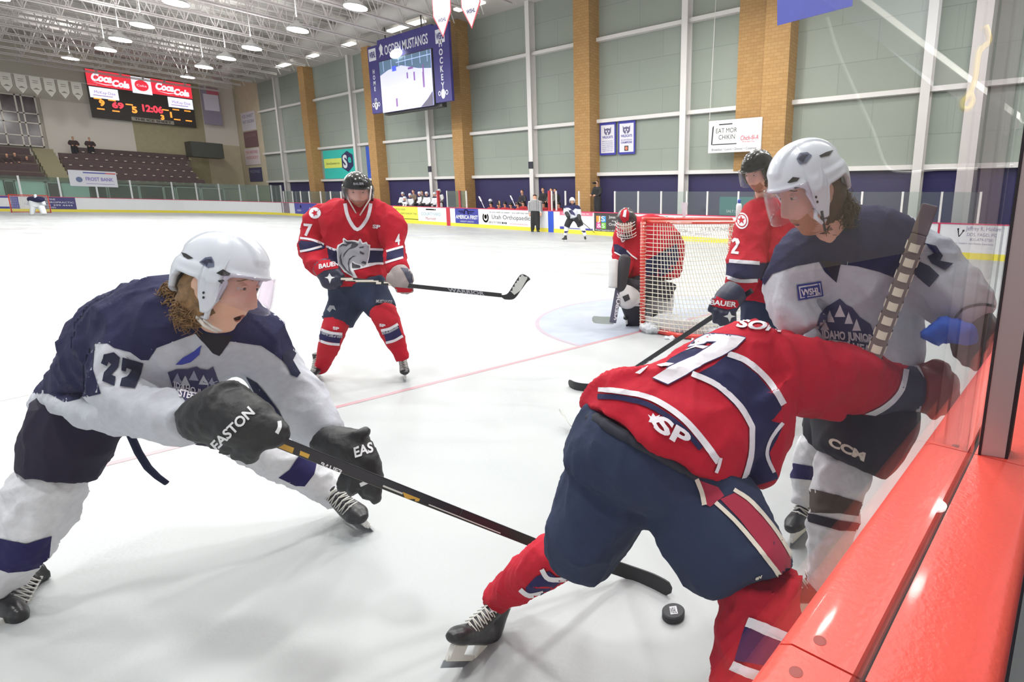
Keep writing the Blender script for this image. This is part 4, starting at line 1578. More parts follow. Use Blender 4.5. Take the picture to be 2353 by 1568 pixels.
def make_helmet(parent, H, mat, ridge=1.0):
    NA, NR = 120, 44
    zc, zt = .018, .140
    mb = MB()
    vs = []
    for i in range(NR + 1):
        for j in range(NA):
            q = 360 * j / NA
            qq = q if q <= 180 else q - 360
            ze = _edge_profile(qq)
            # path from the top down to the edge
            amax = math.pi / 2 if ze <= zc else math.acos((ze - zc) / (zt - zc))
            low = max(zc - ze, 0)
            arc = amax * .11
            t = i / NR * (arc + low)
            if t <= arc:
                al = t / .11
                z = zc + (zt - zc) * math.cos(al)
                r = math.sin(al) ** .86 if al > 0 else 0
            else:
                z = zc - (t - arc)
                r = 1 - (zc - z) * .9
            a = math.radians(qq)
            ca, sa = math.cos(a), math.sin(a)
            rx, ry = .098, (.124 if ca > 0 else .122)
            x, y = r * rx * sa, r * ry * ca
            b = 0
            ax_ = abs(x)
            if z > .055:
                b += .006 * ridge * (1 / (1 + math.exp(-(.036 - ax_) / .0016))) * max(0, min(1, (z - .070) / .012))
            line = .052 - .16 * (y + .03) * .25 + .0
            dz = z - line
            if z < .11:
                b += .0065 * ridge * (1 / (1 + math.exp(dz / .0018)))
            b += .003 * math.exp(-((z - (.02 - .1 * (y))) / .006) ** 2) * (1 if ca > -.6 else .3)
            k = 1 + b / max(.06, math.hypot(x, y, z * .8))
            vs.append(H(x * k, y * k, z + (b * .6 if z > .08 else 0)))
    fs = []
    for i in range(NR):
        for j in range(NA):
            a, b = i * NA + j, i * NA + (j + 1) % NA
            fs.append((a, a + NA, b + NA, b))
    mb.add(vs, fs)
    me = mb.mesh('helmet')
    bm = bmesh.new()
    bm.from_mesh(me)
    bmesh.ops.remove_doubles(bm, verts=bm.verts, dist=1e-6)
    bmesh.ops.recalc_face_normals(bm, faces=bm.faces)
    bm.to_mesh(me)
    bm.free()
    o = link('helmet', me, mat, parent, True)
    so = o.modifiers.new('shell', 'SOLIDIFY')
    so.thickness = .012 * H.s
    so.offset = -1
    return o


def make_visor(parent, H, mat, z0=.046, z1=-.048, qa=72):
    mb = MB()
    NA, NR = 40, 8
    vs = []
    for i in range(NR + 1):
        t = i / NR
        for j in range(NA + 1):
            q = math.radians(-qa + 2 * qa * j / NA)
            drop = z0 + (z1 - z0) * t * (1 - .25 * abs(math.sin(q)) ** 2)
            k = 1.0 + .06 * math.sin(t * math.pi * .6)
            vs.append(H(.104 * math.sin(q) * k, .020 + .118 * math.cos(q) * k, drop))
    fs = [(i * (NA + 1) + j, i * (NA + 1) + j + 1, (i + 1) * (NA + 1) + j + 1, (i + 1) * (NA + 1) + j) for i in range(NR) for j in range(NA)]
    me = mb.add(vs, fs).mesh('visor')
    o = link('visor', me, mat, parent, True)
    so = o.modifiers.new('thick', 'SOLIDIFY')
    so.thickness = .0025 * H.s
    return o


def skate_fit(parent, pt, pa, updir, boot_mat, s=1.0):
    """skate from the toe-cap centre and the ankle centre"""
    e1 = (pt - pa)
    e1.normalize()
    e2 = (updir - e1 * updir.dot(e1)).normalized()
    b = math.radians(34.9)
    f = e1 * math.cos(b) + e2 * math.sin(b)
    up = e2 * math.cos(b) - e1 * math.sin(b)
    heel = pa - f * .03 * s - up * .25 * s
    return make_skate(parent, heel + f * .28 * s, heel, pa, boot_mat, s=s)


def hair_cap(parent, H, mat):
    mb = MB()
    mb.ball(H(0, -.018, -.015), (.079 * H.s * H.k, .082 * H.s * H.k, .088 * H.s), 24, 18, (H.x, H.y, H.z))
    o = mb.build('hair', mat, parent, True)
    fold_noise(o.data, .006, 60)
    return o


def hair_curls(parent, name, roots, mat, n=260, length=.05, r=.0032, seed=1, pull=None, curl=.014):
    """many small tapered curls grown from root points (world) outwards"""
    rnd = random.Random(seed)
    mb = MB()
    for k in range(n):
        P, out = roots[rnd.randrange(len(roots))]
        P = P + Vector((rnd.uniform(-1, 1), rnd.uniform(-1, 1), rnd.uniform(-1, 1))) * .008
        d = (out + Vector((rnd.uniform(-.6, .6), rnd.uniform(-.6, .6), rnd.uniform(-.6, .6)))).normalized()
        pts = [P]
        ph = rnd.uniform(0, 6.28)
        l_ = length * rnd.uniform(.6, 1.2)
        a = d.orthogonal().normalized()
        b = d.cross(a)
        for s in range(1, 8):
            t = s / 7
            dd = d + (pull or Vector((0, 0, -1))) * t * .9
            pts.append(P + dd * l_ * t + (a * math.cos(ph + t * 7) + b * math.sin(ph + t * 7)) * curl * t)
        mb.tube(pts, [r * (1 - .75 * i / 7) for i in range(8)], 4)
    return mb.build(name, mat, parent, True)


def make_stick(name, label, pts, w, mats, blade=None, parts=True, group=None):
    """hockey stick: shaft through world points, blade as a curved slab along blade points with heights"""
    root = empty(name, pts[0], label, 'hockey stick', group)
    mb = MB()
    P = [Vector(p) for p in pts]
    t = (P[-1] - P[0]).normalized()
    V = (P[0] - CAM).normalized()
    s = t.cross(V).normalized()
    d = s.cross(t).normalized()
    for a, b in zip(P[:-1], P[1:]):
        mb.obox((a + b) / 2, (b - a) / 2, s * w * .5, d * w * .36)
    sh = mb.build('shaft', mats[0], root, bevel=w * .12)
    return root, sh, s, d, t


def make_blade(parent, pts, ups, h, th, mat, name='blade'):
    """blade: base line pts, per-point up vectors, heights"""
    mb = MB()
    P = smoothline(pts, 4)
    n = len(P)
    vs = []
    for i, p in enumerate(P):
        f = i / (n - 1)
        hh = h[0] + (h[1] - h[0]) * f
        if f > .85:
            hh *= math.sqrt(max(.05, 1 - ((f - .85) / .16) ** 2))
        u = Vector(ups).normalized()
        t = (P[min(i + 1, n - 1)] - P[max(i - 1, 0)]).normalized()
        nn = t.cross(u).normalized() * th / 2
        c = p + u * (h[0] + (h[1] - h[0]) * f) * .5
        vs += [c - u * hh * .5 - nn, c - u * hh * .5 + nn, c + u * hh * .5 + nn, c + u * hh * .5 - nn]
    fs = []
    for i in range(n - 1):
        for j in range(4):
            a, b = i * 4 + j, i * 4 + (j + 1) % 4
            fs.append((a, b, b + 4, a + 4))
    fs += [(3, 2, 1, 0), tuple(4 * (n - 1) + j for j in range(4))]
    mb.add(vs, fs)
    return auto_smooth(mb.build(name, mat, parent), 50)


def smoothline(pts, k=4):
    P = [Vector(p) for p in pts]
    n = len(P)
    out = []
    for i in range(n - 1):
        p0, p1, p2, p3 = P[max(i - 1, 0)], P[i], P[i + 1], P[min(i + 2, n - 1)]
        for j in range(k):
            t = j / k
            out.append((p1 * 2 + (p2 - p0) * t + (p0 * 2 - p1 * 5 + p2 * 4 - p3) * t * t + (p1 * 3 - p0 - p2 * 3 + p3) * t ** 3) * .5)
    out.append(P[-1])
    return out


def make_skate(parent, toe, heel, ankle, boot_mat, holder=True, s=1.0, lace=True):
    """skate from sole points on the ice: toe, heel (world, at blade contact), ankle centre"""
    toe, heel = Vector(toe), Vector(heel)
    f = (toe - heel).normalized()
    ankle = heel + f * .03 * s + Vector((0, 0, .24 * s)) if ankle is None else Vector(ankle)
    up = (ankle - (toe + heel) / 2)
    up = (up - f * up.dot(f)).normalized()
    sd = f.cross(up).normalized()
    sole = .075 * s
    root = None
    c = lambda a, b: heel + f * a * s + up * b * s
    lofts = [
        W((c(-.005, .085), sd * .030 * s, up * .010 * s), (c(.0, .12), sd * .036 * s, f * .045 * s), (c(.02, .18), sd * .04 * s, f * .052 * s), (c(.03, .25), sd * .047 * s, f * .055 * s)),
        W((c(-.02, .11), sd * .030 * s, up * .030 * s), (c(.06, .115), sd * .036 * s, up * .042 * s), (c(.14, .11), sd * .044 * s, up * .038 * s), (c(.20, .105), sd * .045 * s, up * .032 * s), (c(.245, .10), sd * .034 * s, up * .024 * s)),
        W((c(.05, .22), sd * .038 * s, f * .05 * s), (c(.10, .15), sd * .04 * s, up * .04 * s), (c(.15, .12), sd * .04 * s, up * .03 * s)),
    ]
    boot = skin('skate', lofts, boot_mat, parent, vox=.008 * max(s, 1), smooth=3, rounds={1: (True, True)})
    mb = MB()
    mb.obox(c(.035, .052), f * .035 * s, sd * .012 * s, up * .024 * s)
    mb.obox(c(.19, .052), f * .040 * s, sd * .012 * s, up * .024 * s)
    mb.obox(c(.11, .030), f * .125 * s, sd * .008 * s, up * .010 * s)
    mb.build('blade_holder', M('holder_white', (222, 220, 218), .35), boot, bevel=.004)
    mb = MB().obox(c(.115, .011), f * .13 * s, sd * .0015 * s, up * .012 * s)
    mb.build('blade', M('blade_steel', (190, 195, 200), .2, 1.0), boot)
    if lace:
        mb = MB()
        for k in range(7):
            a = .06 + .017 * k
            b = .212 - .013 * k
            mb.tube([c(a + .012, b - .005) - sd * .036 * s, c(a + .028, b + .014), c(a + .012, b - .020) + sd * .036 * s], .0028 * s, 5)
            mb.tube([c(a + .012, b - .005) + sd * .036 * s, c(a + .028, b + .012), c(a + .012, b - .020) - sd * .036 * s], .0028 * s, 5)
        mb.build('lace', M('lace_white', (214, 212, 208), .7), boot, True)
        tc = skin('toe_cap', [W((c(.185, .105), sd * .047 * s, up * .034 * s), (c(.225, .103), sd * .044 * s, up * .030 * s), (c(.25, .100), sd * .030 * s, up * .022 * s))],
                  M('toe_dark', (34, 34, 38), .35), boot, vox=.006, smooth=3, rounds={0: (False, True)})
    return boot
# ================================================================== the players
def fabric(name, rgb, rough=.85, b=.004, bs=26, var=.05, vs=60):
    m = M(name, rgb, rough, bump=.011, bscale=11, var=var, vscale=vs, spec=.25)
    return m


f_white = fabric('jersey_white', (192, 194, 204))
f_navy = fabric('jersey_navy', (33, 33, 72))
f_red = fabric('jersey_red', (176, 18, 42))
f_redd = f_red
f_stripe = fabric('stripe_white', (222, 218, 226))
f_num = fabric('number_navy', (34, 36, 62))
f_pant = fabric('pants_dark', (42, 38, 56), b=.004)
f_pantb = fabric('pants_blue', (42, 52, 78), b=.005, bs=14)
f_sockw = fabric('sock_white', (214, 214, 220), b=.006, bs=30)
f_sockr = fabric('sock_red', (180, 26, 46), b=.004)
f_sockn = fabric('sock_navy', (40, 36, 84), b=.004)
f_glove = M('glove_black', (30, 30, 34), .55, bump=.002, bscale=60)
f_glovew = M('glove_print', (224, 224, 228), .5)
m_skin = M('skin_fair', (228, 180, 158), .5, var=.06, vscale=30, sss=.15, spec=.35)
m_hair = M('hair_blond', (134, 100, 64), .6, var=.35, vscale=60)
m_hairb = M('hair_brown', (74, 52, 44), .6, var=.3, vscale=60)
m_helw = M('helmet_white', (214, 218, 230), .28, coat=.4)
m_helk = M('helmet_black', (14, 15, 20), .22, coat=.25, spec=.35)
m_visor = glass_mat('visor_clear', (250, 246, 250), .025, .02, .55)
m_boot = M('boot_black', (42, 42, 46), .35, bump=.002, bscale=30)
m_carbon = M('stick_carbon', (34, 34, 40), .3)
m_tape = M('tape_white', (206, 206, 204), .8, bump=.001, bscale=200)
m_strap = M('strap_white', (214, 206, 200), .6)
m_vent = M('vent_dark', (22, 20, 30), .6)


def person(px, py, label, base=None, group=None, name='hockey_player'):
    P = base if base is not None else on_plane(px, py, 2, 0.0)
    return empty(name, (P[0], P[1], 0), label, 'person', group)


# ------------------------------------------------------------------ white player 27, left
A = person(420, 1260, 'ice hockey player in white and navy number 27 jersey lunging forward at the left', base=at(330, 1290, 2.0))
tor = L((160, 892, 1.92, 40, .13), (232, 850, 1.86, 78, .15), (305, 805, 1.76, 124, .17), (395, 775, 1.66, 142, .18), (490, 760, 1.60, 118, .16), (540, 765, 1.60, 70, .10))
shl = L((430, 770, 1.60, 98, .14), (520, 765, 1.62, 88, .14), (585, 790, 1.70, 82, .12), (630, 850, 1.74, 72, .10), (672, 915, 1.76, 70, .09), (722, 975, 1.76, 62, .08), (758, 1008, 1.75, 48, .065))
arr = L((330, 740, 1.60, 70, .12), (285, 800, 1.54, 78, .11), (276, 870, 1.50, 76, .10), (305, 930, 1.47, 70, .09), (375, 955, 1.44, 58, .08), (455, 965, 1.42, 44, .06))
flp = L((430, 880, 1.58, 78, .10), (330, 935, 1.60, 62, .09), (235, 945, 1.68, 34, .08), (140, 922, 1.82, 12, .06))
jA = skin('jersey', [tor, shl, arr, flp], f_white, A, vox=.011, smooth=5, fold=(.011, 7.0), rounds={1: (True, False), 2: (True, False)}, seed=1.0)
tA = bvh(jA)
patch('yoke', jA, [(90, 760), (190, 700), (212, 670), (240, 650), (300, 640), (400, 630), (470, 640), (560, 650), (600, 690), (655, 745), (690, 800), (668, 815), (655, 835), (630, 815), (600, 795), (530, 785), (505, 795), (480, 770), (445, 768),
      (400, 785), (360, 800), (342, 828), (325, 828), (300, 810), (262, 800), (248, 790), (218, 790), (214, 850), (232, 905), (150, 925), (112, 905), (60, 905)], f_navy, tA, fill=jA)
patch('collar', jA, [(448, 765), (535, 772), (522, 795), (505, 818), (490, 812), (470, 790)], M('collar_dark', (30, 24, 40), .9), tA, .003)
patch('number', jA, [(232, 835), (240, 815), (262, 810), (276, 822), (272, 845), (256, 862), (266, 866), (264, 888), (236, 876), (240, 856), (256, 838), (250, 832), (246, 842)], f_num, tA, .003)
patch('number', jA, [(282, 822), (330, 835), (325, 855), (310, 893), (275, 888), (280, 870), (292, 866), (302, 850), (290, 846), (288, 855), (278, 852)], f_num, tA, .003)
patch('number', jA, [(648, 815), (668, 802), (680, 812), (672, 828), (690, 858), (682, 868), (668, 862), (658, 840), (650, 832)], f_num, tA, .003)
patch('crest', jA, [(386, 855), (405, 848), (430, 848), (452, 842), (460, 848), (478, 850), (490, 842), (500, 870), (516, 908), (508, 915), (478, 918), (430, 928), (412, 905), (396, 888)], M('crest_navy', (52, 50, 92), .8), tA, .003)
for k, (x, y) in enumerate([(408, 862), (425, 868), (445, 856), (468, 866), (486, 872)]):
    patch('crest_tree', jA, [(x - 12, y + 16), (x, y - 6), (x + 11, y + 18)], f_white if k % 2 else M('crest_grey', (150, 152, 176), .8), tA, .0042, 5)
word('crest_lettering', jA, 'IDAHO JUNIOR', (398, 890), (104, 34), (3, -15), f_stripe, tA, .005, .03, 4)
word('crest_lettering', jA, 'STEELHEADS', (410, 912), (92, 22), (3, -16), f_stripe, tA, .005, .03, 4)
patch('shoulder_mark', jA, [(403, 838), (420, 822), (445, 808), (464, 793), (458, 815), (438, 832), (418, 838)], M('mark_blue', (50, 60, 160), .7), tA, .003, 5)
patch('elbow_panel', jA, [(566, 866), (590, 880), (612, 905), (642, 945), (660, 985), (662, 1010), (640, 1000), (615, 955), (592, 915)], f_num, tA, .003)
# trousers, socks
thR = L((235, 905, 1.88, 92, .15), (190, 955, 1.86, 112, .16), (158, 1020, 1.84, 112, .16), (128, 1092, 1.82, 100, .15))
thL = L((240, 930, 1.90, 62, .13), (380, 945, 1.98, 50, .12), (500, 985, 2.06, 46, .11), (570, 1020, 2.12, 40, .10))
pA = skin('trousers', [thR, thL], f_pant, A, vox=.012, smooth=4, fold=(.008, 6))
sR = skin('sock', [L((118, 1085, 1.82, 84, .11), (100, 1150, 1.80, 92, .12), (72, 1220, 1.79, 80, .11), (18, 1300, 1.79, 62, .085), (-30, 1358, 1.80, 50, .065), (-70, 1400, 1.80, 42, .06))], f_sockw, A, vox=.010, smooth=4, fold=(.010, 12), seed=3)
patch('stripe', sR, [(-60, 1230), (0, 1238), (60, 1250), (118, 1232), (112, 1280), (110, 1300), (60, 1313), (20, 1316), (-60, 1290)], f_sockn, bvh(sR), .003, fill=sR)
sLk = skin('sock', [L((545, 1015, 2.10, 42, .09), (620, 1045, 2.15, 48, .095), (690, 1084, 2.22, 46, .085), (750, 1125, 2.30, 38, .065), (775, 1150, 2.33, 30, .055))], f_sockw, A, vox=.010, smooth=4, fold=(.007, 14), seed=5)
patch('stripe', sLk, [(688, 1045), (728, 1062), (722, 1090), (700, 1118), (680, 1117), (640, 1098), (665, 1080)], f_sockn, bvh(sLk), .003, fill=sLk)
ank = at(775, 1150, 2.34)
make_skate(A, on_plane(842, 1210, 2, .0), on_plane(800, 1180, 2, .0), ank, m_boot, s=.92)
make_skate(A, on_plane(-75, 1470, 2, .0), on_plane(-165, 1430, 2, 0), at(-92, 1395, 1.80), m_boot, s=1.0)
# head
HA = look(506, 659, 1.50, .82, .50, .24, roll=.07, s=1.08, k=.80)
hdA = make_head(A, HA, m_skin, m_hair, mouth_open=1.0, beard=False)
heA = make_helmet(A, HA, m_helw)
make_visor(heA, HA, m_visor)
nk = skin('neck', [L((515, 790, 1.62, 60, .075), (495, 735, 1.56, 50, .06), (490, 700, 1.54, 45, .05))], m_skin, A, vox=.01, smooth=3)
collar = skin('undershirt_collar', [L((505, 805, 1.60, 58, .08), (500, 772, 1.58, 56, .075), (498, 756, 1.57, 54, .07))], M('collar_dark', (30, 24, 40), .9), A, vox=.01, smooth=3)
roots = []
for px, py in ((400, 670), (405, 690), (412, 705), (425, 700), (420, 680), (432, 715), (440, 700), (398, 655), (445, 690), (430, 690), (450, 720), (410, 655)):
    roots.append((at(px, py, 1.50 if px < 425 else 1.455), -RX * .5 - UP * .25 - FW * .3))
hair_cap(A, HA, m_hair)
hair_curls(A, 'hair_curls', roots, m_hair, 520, .032, .0030, 3, pull=Vector((0, 0, -.9)))
tH = bvh(heA)
for nm, pts in (('vent', [(417, 580), (428, 583), (445, 594), (432, 596), (422, 590)]), ('vent', [(497, 628), (512, 619), (530, 629), (526, 634), (510, 634)]), ('vent', [(500, 645), (512, 643), (531, 650), (528, 655), (508, 652)])):
    patch(nm, heA, pts, m_vent, tH, .0015, 4)
for px, py in ((574, 654), (596, 648), (468, 673), (468, 684)):
    patch('screw', heA, [(px + 2.8 * math.cos(i * .8), py + 3.2 * math.sin(i * .8)) for i in range(8)], m_vent, tH, .002, 4)
patch('decal', heA, [(458, 603), (472, 592), (486, 590), (492, 602), (492, 614), (478, 616), (468, 610)], M('decal_slate', (96, 104, 130), .4), tH, .0015, 4)
patch('decal_mark', heA, [(462, 603), (474, 596), (486, 596), (489, 604), (478, 603), (476, 612), (470, 606)], M('decal_navy', (36, 40, 70), .4), tH, .0025, 4)
mb = MB()
mb.tube([at(470, 690, 1.44), at(478, 715, 1.43), at(474, 730, 1.44), at(462, 728, 1.45)], [.006, .0065, .006, .004], 8)
mb.build('ear_loop', m_helw, heA, True)
mb = MB()
mb.tube([at(445, 720, 1.45), at(470, 748, 1.445), at(500, 762, 1.45)], .0055, 6)
mb.tube([at(468, 735, 1.44), at(490, 752, 1.44), at(510, 762, 1.45)], .0030, 6)
mb.build('chin_strap', m_strap, heA, True)
# gloves
def fingers(pairs, r):
    out = []
    for pts in pairs:
        out.append(L(*[(p[0], p[1], p[2], r if len(p) < 4 else p[3], None) for p in pts], ratio=1.0))
    return out


gl = [L((455, 965, 1.40, 52, .06), (500, 955, 1.39, 66, .07), (545, 940, 1.38, 72, .07)), L((520, 950, 1.38, 74, .06), (575, 975, 1.37, 66, .055), (625, 1000, 1.38, 38, .04))]
fg = fingers([[(600, 985, 1.36), (590, 1025, 1.35), (575, 1055, 1.38)], [(575, 975, 1.36), (562, 1015, 1.345), (548, 1046, 1.37)], [(548, 965, 1.36), (535, 1000, 1.35), (520, 1033, 1.38)], [(525, 955, 1.37), (508, 990, 1.36), (496, 1020, 1.39)],
              [(590, 940, 1.40), (625, 962, 1.38), (652, 990, 1.37)]], 17)
g1 = skin('glove', gl + fg, f_glove, A, vox=.007, smooth=3, rounds={i: (True, True) for i in range(2, 7)} | {1: (False, True)}, fold=(.002, 30))
tG = bvh(g1)
word('glove_lettering', g1, 'EASTON', (498, 1036), (88, -86), (-15, -16), f_glovew, tG, .002, .03, 4)
stripe('glove_trim', g1, [(642, 968), (643, 982), (636, 996)], 9, f_glovew, tG, .002)
gl = [L((750, 1018, 1.68, 40, .06), (790, 1025, 1.66, 46, .065), (822, 1035, 1.65, 46, .06)), L((810, 1030, 1.65, 46, .055), (840, 1065, 1.645, 38, .05), (852, 1105, 1.65, 30, .04))]
fg = fingers([[(858, 1085, 1.64), (866, 1120, 1.63), (862, 1150, 1.65)], [(838, 1090, 1.63), (848, 1120, 1.625), (842, 1138, 1.65)], [(818, 1085, 1.63), (812, 1115, 1.62), (808, 1132, 1.645)], [(800, 1075, 1.64), (790, 1102, 1.63), (786, 1122, 1.65)],
              [(800, 1000, 1.64), (826, 1000, 1.63), (838, 992, 1.64)]], 13)
g2 = skin('glove', gl + fg, f_glove, A, vox=.007, smooth=3, rounds={i: (True, True) for i in range(2, 7)} | {1: (False, True)}, fold=(.002, 30))
tG = bvh(g2)
word('glove_lettering', g2, 'EAS', (816, 1052), (42, -14), (-4, -22), f_glovew, tG, .002, .03, 4)
stripe('glove_trim', g2, [(828, 1115), (845, 1107), (864, 1097)], 9, f_glovew, tG, .002)
d = MB().tube([at(300, 1000, 1.72), at(318, 1040, 1.70), at(340, 1075, 1.70), at(362, 1096, 1.70), at(383, 1111, 1.70)], [.010, .010, .010, .009, .008], 6)
d.build('jersey_strap', f_num, A, True)
# his stick
ph = on_plane(1398, 1316, 2, .05)
pb = at(560, 984, 1.385)
mid = [pb + (ph - pb) * t for t in (0, .5, 1)]
stA, sh, s_, d_, t_ = make_stick('hockey_stick', 'black and gold hockey stick held low by the white player at the left', mid, .030, [m_carbon])
tS = bvh(sh)
gold = M('stick_gold', (206, 160, 60), .35)
patch('gold_mark', sh, [(630, 1012), (676, 1030), (672, 1042), (628, 1024)], gold, tS, .001, 6)
patch('gold_mark', sh, [(690, 1036), (712, 1045), (708, 1054), (688, 1046)], gold, tS, .001, 6)
patch('gold_mark', sh, [(925, 1131), (965, 1147), (960, 1158), (930, 1144)], gold, tS, .001, 6)
word('lettering', sh, 'BAUER', (736, 1071), (50, 20), (3, -9), f_glovew, tS, .0015, .03, 5)
stripe('pale_line', sh, [(880, 1117), (925, 1135)], 4, m_tape, tS, .001)
stripe('pale_line', sh, [(985, 1160), (1060, 1190), (1150, 1226)], 2.5, m_tape, tS, .001)
make_blade(stA, [ph, on_plane(1440, 1330, 2, .0), on_plane(1495, 1350, 2, 0), on_plane(1540, 1374, 2, 0)], (.1, -.1, 1), (.055, .055), .006, M('blade_black', (30, 30, 34), .5))

# ------------------------------------------------------------------ puck
pk = on_plane(1547, 1418, 2, 0.0)
p_ = MB().lathe([(.034, 0), (.038, .003), (.038, .022), (.034, .0254)], pk, 32).build('hockey_puck', M('puck_rubber', (38, 38, 44), .6, bump=.0005, bscale=300), None, False)
auto_smooth(p_, 35)
tag(p_, 'black rubber puck on the ice between the red player\'s legs', 'puck')
tP = bvh(p_)
patch('puck_label', p_, [(1538, 1395), (1554, 1393), (1558, 1411), (1541, 1413)], M('label_pale', (196, 196, 204), .5), tP, .0008, 5)
word('label_lettering', p_, 'WSHL', (1542, 1411), (13, -2), (-3, -13), m_vent, tP, .0012, .02, 5)

# ------------------------------------------------------------------ red player 47, middle
B = person(828, 870, 'ice hockey player in red number 47 jersey with silver horse crest, standing in the middle', base=at(828, 872, 4.2))
Z = 4.22
jB = skin('jersey', [L((820, 662, Z, 74, .15), (820, 610, Z, 68, .14), (820, 560, Z, 74, .14), (820, 515, Z, 84, .15), (820, 485, Z, 78, .13), (822, 468, Z, 44, .09)),
                     L((780, 490, Z, 34, .10), (738, 505, Z - .02, 38, .10), (716, 550, Z - .05, 31, .09), (722, 590, Z - .12, 31, .085), (745, 622, Z - .2, 25, .07)),
                     L((860, 490, Z, 34, .10), (895, 512, Z - .02, 34, .10), (906, 560, Z - .05, 26, .09), (906, 598, Z - .12, 26, .08), (918, 625, Z - .2, 22, .06))],
          f_red, B, vox=.014, smooth=4, fold=(.012, 6), rounds={1: (True, False), 2: (True, False)}, seed=8)
tB = bvh(jB)
stripe('collar', jB, [(793, 468), (800, 500), (821, 528), (845, 500), (852, 468)], 8, f_stripe, tB, .003, 5)
patch('waist_band', jB, [(752, 568), (775, 575), (850, 575), (880, 576), (882, 606), (850, 608), (776, 606), (756, 600)], f_navy, tB, .003, fill=jB)
stripe('band_edge', jB, [(750, 566), (780, 576), (850, 573), (884, 574)], 5, f_stripe, tB, .004, 5)
stripe('band_edge', jB, [(758, 604), (800, 612), (860, 606), (884, 606)], 5, f_stripe, tB, .004, 5)
patch('sleeve_band', jB, [(684, 552), (735, 558), (748, 566), (744, 572), (705, 580), (690, 575)], f_navy, tB, .003, fill=jB)
stripe('band_edge', jB, [(686, 547), (715, 551), (745, 562)], 5, f_stripe, tB, .004, 5)
stripe('band_edge', jB, [(690, 578), (712, 574), (740, 566)], 5, f_stripe, tB, .004, 5)
patch('sleeve_band', jB, [(890, 575), (926, 568), (928, 592), (888, 598)], f_navy, tB, .003, fill=jB)
stripe('band_edge', jB, [(888, 578), (926, 567)], 5, f_stripe, tB, .004, 5)
stripe('band_edge', jB, [(886, 604), (926, 592)], 5, f_stripe, tB, .004, 5)
# horse crest, silver and white
HC_ = lambda pts: [(760 + a / 13.07, 530 + b / 13.07) for a, b in pts]
out_ = [(180, 560), (215, 440), (370, 360), (365, 260), (400, 220), (500, 300), (700, 290), (825, 320), (860, 250), (900, 255), (960, 370), (1080, 340), (1110, 410), (1190, 430), (1180, 560), (1160, 740), (1140, 850), (1100, 1000), (1360, 960), (1350, 1030), (900, 1150), (680, 1200), (800, 1410), (720, 1430), (400, 1240), (220, 1000), (195, 800)]
patch('crest', jB, HC_(out_), M('crest_white', (228, 226, 232), .6), tB, .004, 5)
mdk = M('mane_dark', (52, 52, 66), .6)
patch('crest_silver', jB, HC_([(225, 540), (260, 450), (400, 380), (390, 280), (520, 350), (700, 330), (830, 380), (875, 310), (950, 420), (1070, 390), (1090, 440), (1150, 470), (1140, 600), (1130, 760), (1110, 860), (1060, 1010), (960, 1080), (900, 1000), (760, 980), (660, 900), (580, 1000), (610, 1200), (690, 1370), (420, 1200), (260, 1000), (235, 800)]), M('crest_silver', (158, 158, 168), .5), tB, .006, 5)
for q_ in ([(640, 390), (700, 370), (840, 410), (780, 480), (700, 530), (560, 560), (450, 680), (380, 820), (390, 700), (480, 600), (600, 500)],
           [(780, 760), (650, 800), (560, 900), (550, 1050), (600, 1250), (690, 1380), (545, 1200), (515, 1000), (545, 850), (660, 765)],
           [(335, 640), (315, 800), (365, 1000), (480, 1180), (650, 1340), (440, 1190), (310, 1000), (270, 800)],
           [(230, 520), (350, 405), (530, 415), (480, 470), (360, 450)], [(405, 270), (480, 330), (640, 330), (800, 370), (640, 385), (520, 420), (460, 380)],
           [(870, 610), (1010, 690), (960, 720), (880, 680)], [(905, 975), (960, 915), (1060, 940), (1050, 1015), (960, 985)], [(640, 950), (720, 1010), (890, 1060), (880, 1125), (640, 1125)],
           [(850, 500), (1000, 470), (980, 520), (860, 530)]):
    patch('crest_line', jB, HC_(q_), mdk, tB, .008, 4)
word('number', jB, '7', (698, 541), (20, 2), (0, -27), f_stripe, tB, .003, .03, 4)
word('number', jB, '4', (908, 564), (11, -2), (0, -24), f_stripe, tB, .003, .03, 4)
word('maker_mark', jB, 'SP', (856, 524), (18, 2), (1, -8), f_stripe, tB, .004, .04, 4)
patch('shoulder_disc', jB, [(724 + 14 * math.cos(i * .45), 490 + 13 * math.sin(i * .45)) for i in range(14)], f_stripe, tB, .003, 4)
patch('disc_star', jB, [(724 + (8 if i % 2 else 4) * math.cos(i * .628), 490 + (8 if i % 2 else 4) * math.sin(i * .628)) for i in range(10)], f_red, tB, .005, 4)
pB = skin('trousers', [L((815, 652, Z, 66, .15), (800, 690, Z, 46, .13), (785, 722, Z - .03, 40, .12), (775, 742, Z - .05, 36, .11)), L((840, 655, Z, 50, .14), (862, 690, Z, 38, .12), (880, 716, Z - .03, 33, .11))], f_pantb, B, vox=.014, smooth=3, fold=(.006, 7))
tq = bvh(pB)
patch('horse_mark', pB, [(752, 712), (758, 702), (768, 703), (772, 714), (764, 710), (758, 718)], M('crest_silver', (158, 158, 168), .5), tq, .003, 4)
word('lettering', pB, 'MUSTANGS', (864, 696), (36, 2), (1, -7), M('crest_silver', (158, 158, 168), .5), tq, .003, .03, 4)
stripe('side_stripe', pB, [(748, 664), (744, 700), (739, 736)], 5, f_stripe, tq, .003)
